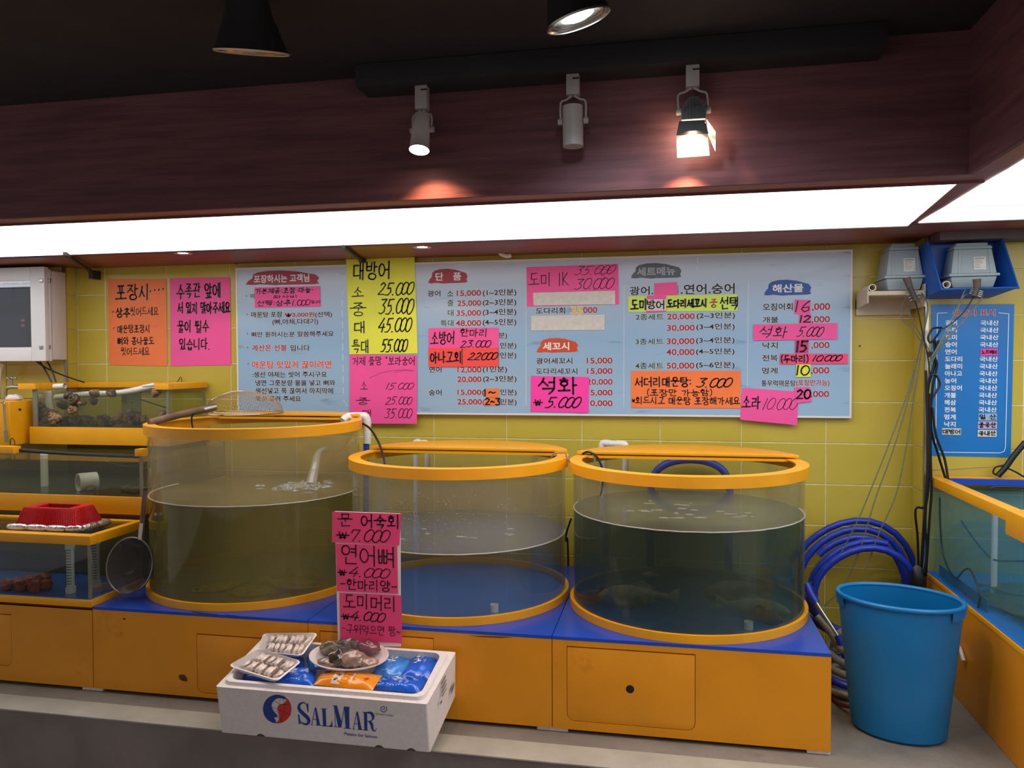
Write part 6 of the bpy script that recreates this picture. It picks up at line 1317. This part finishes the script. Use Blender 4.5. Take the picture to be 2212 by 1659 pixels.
pstroke(Lt, cubic([(1640, 452), (1700, 458), (1732, 515), (1705, 565), (1645, 575)], 5), [10, 16, 24, 30, 34, 38, 40, 40, 40, 38, 36, 32, 28, 20, 14, 12, 11, 10, 10, 10, 10][:21])
pstroke(Lt, cubic([(1680, 572), (1710, 620), (1725, 690), (1755, 712), (1780, 672)], 5), [34, 36, 38, 40, 40, 40, 38, 36, 34, 30, 26, 22, 20, 18, 16, 12, 10, 9, 8, 7, 6])
# recycle swirl
pstroke(Lt, cubic([(1845, 375), (1840, 420), (1880, 445), (1918, 415), (1915, 370)], 4), [10]*17); pstroke(Lt, cubic([(1850, 385), (1870, 362), (1890, 372), (1885, 400), (1865, 412)], 4), [9]*17)
Lt.build('lettering', inkb, fbx)
# globe emblem: blue crescent, red field, grid lines
G1 = MB(); G2 = MB(); G3 = MB()
def gc(a, rx=200, ry=202, cx_=382, cy_=402): return (cx_+rx*math.cos(R(a)), cy_-ry*math.sin(R(a)))
cres_in = cubic([(505, 270), (440, 250), (370, 255), (322, 300), (302, 350), (315, 400), (345, 450), (385, 490), (378, 520), (335, 515), (362, 560), (368, 600)], 2)
outp = [gc(a) for a in range(52, 264, 9)]; K = len(outp)
for i in range(K-1):
    ta = i/(K-1)*(len(cres_in)-1); tb2 = (i+1)/(K-1)*(len(cres_in)-1); f0 = cres_in[int(ta)].lerp(cres_in[min(int(ta)+1, len(cres_in)-1)], ta % 1); f1 = cres_in[min(int(tb2), len(cres_in)-1)].lerp(cres_in[min(int(tb2)+1, len(cres_in)-1)], tb2 % 1)
    ppoly(G1, [outp[i], outp[i+1], f1, f0])
red_in = cubic([(510, 275), (485, 320), (430, 335), (392, 360), (388, 420), (405, 480), (412, 540), (385, 580), (368, 600)], 2); outr = [gc(a) for a in range(50, -96, -8)]; K = len(outr)
for i in range(K-1):
    ta = i/(K-1)*(len(red_in)-1); tb2 = (i+1)/(K-1)*(len(red_in)-1); f0 = red_in[int(ta)].lerp(red_in[min(int(ta)+1, len(red_in)-1)], ta % 1); f1 = red_in[min(int(tb2), len(red_in)-1)].lerp(red_in[min(int(tb2)+1, len(red_in)-1)], tb2 % 1)
    ppoly(G2, [outr[i], outr[i+1], f1, f0])
for l in ([(340, 278), (390, 320), (430, 335), (550, 338)], [(310, 375), (400, 410), (480, 445), (575, 488)], [(460, 260), (485, 330), (492, 400), (470, 470), (425, 560)], [(425, 262), (410, 310)], [(390, 515), (460, 585)], [(360, 450), (378, 425)]): pstroke(G3, l, [4]*len(l), -.0018)
G1.build('emblem_blue', inkb, fbx); G2.build('emblem_red', mat('emblem_red', (206, 48, 50), .5), fbx); G3.build('emblem_lines', ink, fbx)
K1 = frame(860, 1360, 5.55)   # side marks
def spt(u, v): return onP(*K1(u, v), LP(BW+.0105, 0, 0), EX)
q = MB()
for x0_, y0_ in ((575, 540), (580, 590), (582, 640), (583, 690)): q.add([spt(x0_, y0_), spt(x0_-60, y0_+110), spt(x0_-52, y0_+118), spt(x0_+2, y0_+14)], [(0, 1, 2, 3)])
q.add([spt(678, 625), spt(640, 700), spt(636, 780), spt(668, 700)], [(0, 1, 2, 3)]); q.add([spt(525, 840), spt(503, 870), spt(503, 905), spt(528, 870)], [(0, 1, 2, 3)])
q.build('side_print', mat('ink_grey', (112, 110, 108), .7), fbx)
# small printed words, batched font on the tilted face
TILT = []
TILT.append(('Passion for Salmon', [(1328, 745), (1788, 795)], 42, inkb)); TILT.append(('100% RECYCLABLE', [(1760, 468), (2015, 496)], 22, mat('ink_slate', (90, 100, 130), .5)))

# ---- contents
def bp(u, v, h): return onP(u, v, LP(0, 0, h), EZ)
def pillow(corners, th, m, name, label, cat, group=None, seed=0, wr=.5, marks=None):
    """sealed bag: corners TL,TR,BR,BL as points"""
    P = [Vector(c) for c in corners]; n = 16; nn = (P[1]-P[0]).cross(P[3]-P[0]).normalized()
    if nn.z < 0: nn = -nn
    c = sum(P, Vector())/4; r = empty(name, c, label, cat, group)
    def pt(i, j, s):
        a = P[0].lerp(P[1], j/n); b = P[3].lerp(P[2], j/n); p = a.lerp(b, i/n); x = 2*j/n-1; y = 2*i/n-1
        f = (max(0, 1-abs(x)**3)*max(0, 1-abs(y)**3))**.6
        w = noise.noise(Vector((j*.35+seed*9, i*.35, seed)))*wr+noise.noise(Vector((j*.9+seed, i*.9, 5)))*wr*.5
        return p+nn*(s*th*.42*f*(1+w))
    vs = [pt(i, j, 1) for i in range(n+1) for j in range(n+1)]+[pt(i, j, -1) for i in range(n+1) for j in range(n+1)]; k = (n+1)**2
    fs = [(i*(n+1)+j, i*(n+1)+j+1, (i+1)*(n+1)+j+1, (i+1)*(n+1)+j) for i in range(n) for j in range(n)]; fs += [tuple(q_+k for q_ in reversed(f)) for f in fs]
    MB().add(vs, fs).build('bag', m, r, smooth=True)
    if marks:
        q = {}
        for kind, s0, t0, s1, t1, w, mm in marks:   # stroke in bag coordinates
            mb_ = q.setdefault(mm.name, (MB(), mm))[0]; N_ = 6
            def at2(s, t):
                i, j = t*n, s*n; i0, j0 = min(int(i), n-1), min(int(j), n-1); fi, fj = i-i0, j-j0
                return pt(i0, j0, 1).lerp(pt(i0, j0+1, 1), fj).lerp(pt(i0+1, j0, 1).lerp(pt(i0+1, j0+1, 1), fj), fi)+nn*.0014
            dx, dy = s1-s0, t1-t0; l = math.hypot(dx, dy) or 1; ox, oy = -dy/l*w/2, dx/l*w/2
            for z_ in range(N_):
                a, b = z_/N_, (z_+1)/N_; wa_, wb_ = (1, 1) if kind == 'bar' else (math.sin(PI*(a*.8+.1)), math.sin(PI*(b*.8+.1)))
                mb_.add([at2(s0+dx*a+ox*wa_, t0+dy*a+oy*wa_), at2(s0+dx*a-ox*wa_, t0+dy*a-oy*wa_), at2(s0+dx*b-ox*wb_, t0+dy*b-oy*wb_), at2(s0+dx*b+ox*wb_, t0+dy*b+oy*wb_)], [(0, 1, 2, 3)])
        for mb_, mm in q.values(): mb_.build('print', mm, r)
    return r
ice = mat('ice_pack_blue', (30, 96, 210), .22, var=.22, nscale=9, coat=.5); ice2 = mat('ice_pack_light', (62, 138, 224), .22, var=.2, nscale=9, coat=.5)
V = frame(450, 1340, 3.95)
pet = lambda cx_, cy_, s: [('p', cx_-.14*s, cy_-.1*s, cx_+.02*s, cy_-.14*s, .05*s, inkw), ('p', cx_+.02*s, cy_-.02*s, cx_+.16*s, cy_-.14*s, .05*s, inkw), ('p', cx_-.18*s, cy_+.04*s, cx_-.02*s, cy_+.0*s, .05*s, inkw), ('p', cx_-.02*s, cy_+.12*s, cx_+.14*s, cy_+.08*s, .05*s, inkw),
                           ('p', cx_+.1*s, cy_-.24*s, cx_+.2*s, cy_-.26*s, .07*s, inkw), ('p', cx_-.12*s, cy_+.18*s, cx_+.02*s, cy_+.16*s, .04*s, inkw), ('p', cx_-.04*s, cy_-.06*s, cx_+.04*s, cy_+.1*s, .045*s, inkw)]
small = [('bar', .3+.06*k, .86, .33+.06*k, .82+.02*(k % 2), .02, inkw) for k in range(6)]
IG = 'blue ice packs in the polystyrene box'
hI = .150
for k, (cs, m_, lb, th, h, mk) in enumerate((
 ([(800, 190), (960, 200), (1010, 420), (860, 420)], ice2, 'blue ice pack mostly under the oval plate', .04, .135, []),
 ([(195, 430), (560, 400), (560, 545), (215, 520)], ice, 'dark blue ice pack under the front octopus tray', .04, .140, []),
 ([(560, 430), (930, 400), (900, 560), (570, 545)], ice, 'blue ice pack between front tray and orange packet', .045, .155, pet(.45, .42, .75)+small),
 ([(1490, 290), (1800, 295), (1660, 510), (1380, 480)], ice2, 'blue ice pack with flower print right behind the orange packet', .05, .150, pet(.45, .42, .8)+small),
 ([(1760, 300), (2030, 300), (1900, 520), (1610, 510)], ice, 'blue ice pack leaning on the far corner of the box', .05, .158, pet(.33, .36, .8)),
 ([(1440, 500), (1880, 480), (1800, 625), (1395, 580)], ice, 'blue ice pack at the front corner beside the orange packet', .045, .160, pet(.45, .32, .75)+small),
 ([(430, 300), (830, 210), (820, 420), (560, 420)], ice, 'blue ice pack under both octopus trays', .05, .125, []))):
    pillow([bp(*V(u, v), h) for u, v in cs], th, m_, 'ice_pack', lb, 'ice pack', IG, k, marks=mk)
opk = mat('packet_orange', (240, 148, 32), .25, var=.06, coat=.4); cream2 = mat('packet_cream', (232, 208, 190), .4)
pillow([bp(*V(u, v), .172) for u, v in ((975, 430), (1485, 470), (1400, 600), (900, 548))], .045, opk, 'food_packet', 'orange food packet with cream label lying on the ice packs', 'packet', None, 4,
       marks=[('bar', .08, .3, .27, .3, .4, cream2), ('bar', .36, .08, .36, .95, .15, cream2), ('bar', .42, .3, .66, .32, .3, cream2), ('bar', .50, .35, .50, .9, .12, opk), ('bar', .62, .05, .60, .9, .03, cream2), ('bar', .10, .35, .14, .22, .03, inkb), ('bar', .16, .34, .18, .24, .03, inkb), ('bar', .33, .85, .38, .75, .03, ink), ('bar', .33, .7, .39, .62, .03, ink), ('bar', .34, .55, .39, .48, .03, ink), ('bar', .34, .4, .39, .3, .03, ink), ('bar', .35, .22, .40, .14, .03, ink), ('bar', .80, .6, .86, .45, .02, inkr), ('bar', .82, .68, .87, .55, .02, inkr)])
# trays of sliced octopus
foamt = mat('tray_foam', (232, 226, 222), .4); octw = mat('octopus_flesh', (222, 208, 196), .3, var=.06, coat=.5); octp = mat('octopus_skin', (156, 104, 88), .3, var=.3, nscale=20, coat=.5)
def tray(cs, hs, label, seed):
    P = [bp(*V(u, v), h) for (u, v), h in zip(cs, hs)]; c = sum(P, Vector())/4; r = empty('food_tray', c, label, 'food tray', 'wrapped foam trays of sliced octopus')
    nn = (P[1]-P[0]).cross(P[3]-P[0]).normalized(); nn = nn if nn.z > 0 else -nn
    def tp(s, t, h): 
        a = P[0].lerp(P[1], s); b = P[3].lerp(P[2], s); return a.lerp(b, t)+nn*h
    def ringp(m, h, rr=.14): return [tp(x, y, h) for x, y in rrect(m, 1-m, m, 1-m, rr, 5)]
    q = MB(); n = 24; secs = [(.10, -.022), (.0, 0), (.03, .002), (.055, -.004), (.12, -.014)]
    vs = []; 
    for m_, h in secs: vs += ringp(m_, h, .12)
    fs = [(i*n+j, i*n+(j+1) % n, (i+1)*n+(j+1) % n, (i+1)*n+j) for i in range(len(secs)-1) for j in range(n)]+[tuple(range(n)), tuple(range(4*n, 5*n))]
    q.add(vs, fs); q.build('foam_tray', foamt, r, smooth=True)
    rnd = random.Random(seed)
    MB().add(ringp(.13, -.011, .1), [tuple(range(n))]).build('sauce_layer', octp, r)
    for row in (0, 1):
        N_ = 8
        for k in range(N_):
            s = .12+.76*(k+.5)/N_+rnd.uniform(-.01, .01); t = .30+.40*row+rnd.uniform(-.02, .02); hh = .185+rnd.uniform(-.03, .01); bend = rnd.uniform(-.02, .10)
            a = [tp(s+bend*math.sin(PI*j/6)+(.03*(j/6-.5)), t-hh+2*hh*j/6, -.006+.003*math.sin(PI*j/6)) for j in range(7)]
            qq = MB(); qq.tube(a, .0125, 8, 2, rf=lambda i, n_: .45+.55*math.sin(PI*(i+.5)/n_)); qq.build('octopus_slice', octw, r, smooth=True)
            e = [tp(s+bend*math.sin(PI*j/6)+(.03*(j/6-.5))+.042, t-hh+2*hh*j/6, -.0015+.003*math.sin(PI*j/6)) for j in range(1, 6)]
            qq = MB(); qq.tube(e, .0030, 6, 2); qq.build('slice_skin', octp, r, smooth=True)
    MB().add(ringp(.03, .0035, .12), [tuple(range(n))]).build('wrap_film', clear('film', (248, 248, 248), haze=.06, hazecol=(240, 240, 240), gloss=.1, rough=.15), r)
tray([(470, 110), (940, 105), (800, 305), (420, 262)], [.215, .235, .205, .195], 'rear wrapped foam tray of sliced octopus', 3)
tray([(430, 238), (800, 348), (590, 518), (165, 388)], [.222, .222, .222, .222], 'front wrapped foam tray of sliced octopus overhanging the box edge', 5)
# plate with wrapped octopus
pc = bp(*V(1200, 300), .205); rx = (bp(*V(1545, 300), .205)-bp(*V(858, 300), .205)).length/2
pl = empty('plate', pc, 'oval white plate holding wrapped dark octopus on the ice packs', 'plate')
hv = (bp(*V(1200, 165), .205)-bp(*V(1200, 425), .205)).length/2*.93
def plt(prof, name, m):
    q = MB(); q.lathe(prof, (0, 0, 0), 56); q.v = [pc+EX*(v.x*rx)+EY*(v.y*hv)+EZ*v.z for v in q.v]; return q.build(name, m, pl, smooth=True)
plt([(.0001, -.026), (.55, -.026), (.62, -.022), (1, .0), (1.0, .004), (.93, .002), (.6, -.014), (.0001, -.016)], 'dish', mat('porcelain', (226, 216, 212), .2, coat=.3))
ow = empty('wrapped_octopus', pc+EZ*.0, 'dark cooked octopus lumps under shiny cling film on the oval plate', 'octopus')
oc1 = mat('octopus_dark', (74, 58, 50), .25, var=.35, nscale=12, coat=1, bump=.3, bscale=25); oc2 = mat('octopus_maroon', (120, 46, 58), .3, var=.2, nscale=14, coat=1); oc3 = mat('octopus_brown', (140, 112, 92), .3, var=.3, nscale=12, coat=1, bump=.2, bscale=25); oc4 = mat('octopus_ochre', (118, 92, 44), .3, var=.25, coat=1)
Vp = frame(660, 1360, 11.06)
def lump(u, v, h, r3, m, nm, sd): 
    c = bp(*Vp(u, v), .205+h); MB().ball(c, r3, 22, 14, .3, 2.2, sd, Mx=rot).build(nm, m, ow, smooth=True)
lump(800, 650, .012, (.045, .045, .034), oc1, 'body', 1); lump(1130, 700, .012, (.05, .045, .032), oc3, 'body', 2); lump(1480, 420, .016, (.05, .036, .030), oc2, 'body', 3); lump(620, 420, .012, (.046, .034, .026), oc4, 'body', 4); lump(1000, 420, .016, (.05, .03, .03), oc1, 'body', 5); lump(560, 770, .004, (.04, .028, .018), oc3, 'body', 6); lump(1450, 770, .003, (.045, .03, .016), oc3, 'body', 7)
def film_mat():
    m = clear('cling_film', (250, 250, 250), haze=.015, hazecol=(230, 230, 235), gloss=.07, rough=.10); N = m.node_tree.nodes; L = m.node_tree.links
    g = [n for n in N if n.type == 'BSDF_GLOSSY'][0]; nz = N.new('ShaderNodeTexNoise'); nz.inputs['Scale'].default_value = 45; nz.inputs['Distortion'].default_value = 2; b = N.new('ShaderNodeBump'); b.inputs['Strength'].default_value = .9; b.inputs['Distance'].default_value = .02
    L.new(nz.outputs['Fac'], b.inputs['Height']); L.new(b.outputs[0], g.inputs['Normal']); return m
q = MB(); nA = 40; nR = 10; vs = []
for i in range(nR+1):
    for k in range(nA):
        a = 2*PI*k/nA; f = i/nR; hh = .050*math.cos(f*PI/2)**.7 if f < 1 else .003; hh *= 1+.12*noise.noise(Vector((math.cos(a)*3, math.sin(a)*3, f*3))); vs.append(pc+EX*(math.cos(a)*f*rx*.82)+EY*(math.sin(a)*f*hv*.84)+EZ*(hh+.0))
q.add(vs, [(i*nA+k, i*nA+(k+1) % nA, (i+1)*nA+(k+1) % nA, (i+1)*nA+k) for i in range(nR) for k in range(nA)]); q.build('cling_film', film_mat(), ow, smooth=True)

# ================================================================= PINK PRICE STRIP STANDING BEHIND THE BOX
YG = 2.925
st = paper(H_, [(122, 78), (878, 105), (885, 1640), (162, 1640)], YG, foamt, 'tall white foam strip standing between the polystyrene box and the cabinets', 'sign_strip', 'sign', thick=.005, curl=.0002)
GP = 'pink price papers on the standing strip'
p = paper(H_, [(95, 82), (893, 108), (872, 472), (92, 435)], YG-.002, paperc['pinkdeep'], 'pink price paper with 7.000, topmost on the standing strip', group=GP)
y_ = YG-.0036
hand(p, H_, '문', (160, 110, 330, 248), y_, .075); hand(p, H_, '어숙회', (430, 115, 850, 275), y_, .085); hand(p, H_, '₩', (145, 315, 292, 395), y_, .15); hand(p, H_, '7.000', (320, 290, 765, 435), y_, .075, .3)
p = paper(H_, [(138, 452), (845, 475), (855, 1032), (150, 1000)], YG-.002, paperc['pinkdeep'], 'pink price paper with 4.000 and three lines, middle of the standing strip', group=GP)
hand(p, H_, '연어뼈', (207, 475, 800, 715), y_, .055); hand(p, H_, '₩', (160, 750, 265, 820), y_, .16); hand(p, H_, '4.000', (290, 730, 765, 845), y_, .085, .3); hand(p, H_, '-한마리양-', (190, 870, 840, 1000), y_, .08)
p = paper(H_, [(178, 1018), (893, 1050), (903, 1605), (190, 1560)], YG-.002, paperc['pinkdeep'], 'pink price paper with 4.000, lowest on the standing strip', group=GP)
hand(p, H_, '도미머리', (225, 1040, 805, 1220), y_, .065); hand(p, H_, '₩', (200, 1262, 305, 1325), y_, .16); hand(p, H_, '4.000', (310, 1240, 712, 1350), y_, .1, .3); hand(p, H_, '-구워먹으면 짱~', (210, 1395, 880, 1510), y_, .055)

# ================================================================= lettering batches
for (sn, mn), (sign, m, mb) in HAND.items(): mb.build('lettering', m, sign)
GL = {}
def need(ch, off):
    if (ch, off) not in GL:
        cjk = '가' <= ch[0] <= '힣'
        cu = bpy.data.curves.new('t', 'FONT'); cu.body = ch; cu.offset = .010; cu.resolution_u = 4
        o = bpy.data.objects.new('t', cu); C.objects.link(o); GL[(ch, off)] = o
for job in FONTJOBS:
    for ch in job[1]:
        if ch == ' ': continue
        need(ch, 0); need(ch+ch if not '가' <= ch <= '힣' else ch, 0)
for text, e, h_, m in TILT: need(text, 0)
bpy.context.view_layer.update(); dg = bpy.context.evaluated_depsgraph_get()
GM = {}
for k, o in GL.items():
    me = bpy.data.meshes.new_from_object(o.evaluated_get(dg)); GM[k] = ([v.co.copy() for v in me.vertices], [tuple(p.vertices) for p in me.polygons]); bpy.data.meshes.remove(me)
for o in GL.values():
    cu = o.data; bpy.data.objects.remove(o); bpy.data.curves.remove(cu)
def layout(text, off, adv_off):
    # each glyph is laid several times, shifted round a small circle, for weight
    k = 4 if off < .04 else 8
    off = max(0, off-.010); sh = [(off*math.cos(2*PI*(i+.5)/k), off*math.sin(2*PI*(i+.5)/k)) for i in range(k)]; x = 0; vs = []; fs = []
    for ch in text:
        if ch == ' ': x += .3; continue
        gv, gf = GM[(ch, 0)]
        for li, (ax_, ay_) in enumerate(sh): o = len(vs); vs += [Vector((v.x+x+ax_, v.y+ay_, li*.000025)) for v in gv]; fs += [tuple(i+o for i in f) for f in gf]
        if '가' <= ch <= '힣': x += .93
        else: x += max(v.x for v in GM[(ch+ch, 0)][0])-max(v.x for v in GM[(ch, 0)][0])
    return vs, fs
batch = {}
for job in FONTJOBS:
    sign, text, xa_, xb_, z0_, z1_, Y_, m, bold, halo, hw_ = job
    vs, fs = layout(text, bold, bold); x0, x1 = min(v.x for v in vs), max(v.x for v in vs); y0, y1 = min(v.y for v in vs), max(v.y for v in vs)
    sx, sz = (xb_-xa_)/(x1-x0), (z1_-z0_)/(y1-y0)
    for off, mm, yy, nm in ([(hw_, inkw, Y_+.0003, 'lettering_outline')] if halo else [])+[(bold, m, Y_, 'lettering')]:
        vs, fs = layout(text, off, bold)
        batch.setdefault((sign.name, mm.name, nm), (sign, mm, nm, MB()))[3].add([Vector((xa_+(v.x-x0)*sx, yy-v.z, z0_+(v.y-y0)*sz)) for v in vs], fs)
for sign, mm, nm, mb in batch.values(): mb.build(nm, mm, sign)
for text, ((u0, v0), (u1, v1)), hh, m in TILT:
    vs, fs = GM[(text, 0)]; x0, x1 = min(v.x for v in vs), max(v.x for v in vs); y0, y1 = min(v.y for v in vs), max(v.y for v in vs); mb = MB()
    mb.add([fpt(*J_(u0+(u1-u0)*(v.x-x0)/(x1-x0), v0+(v1-v0)*(v.x-x0)/(x1-x0)+hh*(.5-(v.y-y0)/(y1-y0)))) for v in vs], fs); mb.build('lettering', m, fbx)
for o in bpy.data.objects:
    for k in ('_o', '_r'):
        if k in o: del o[k]
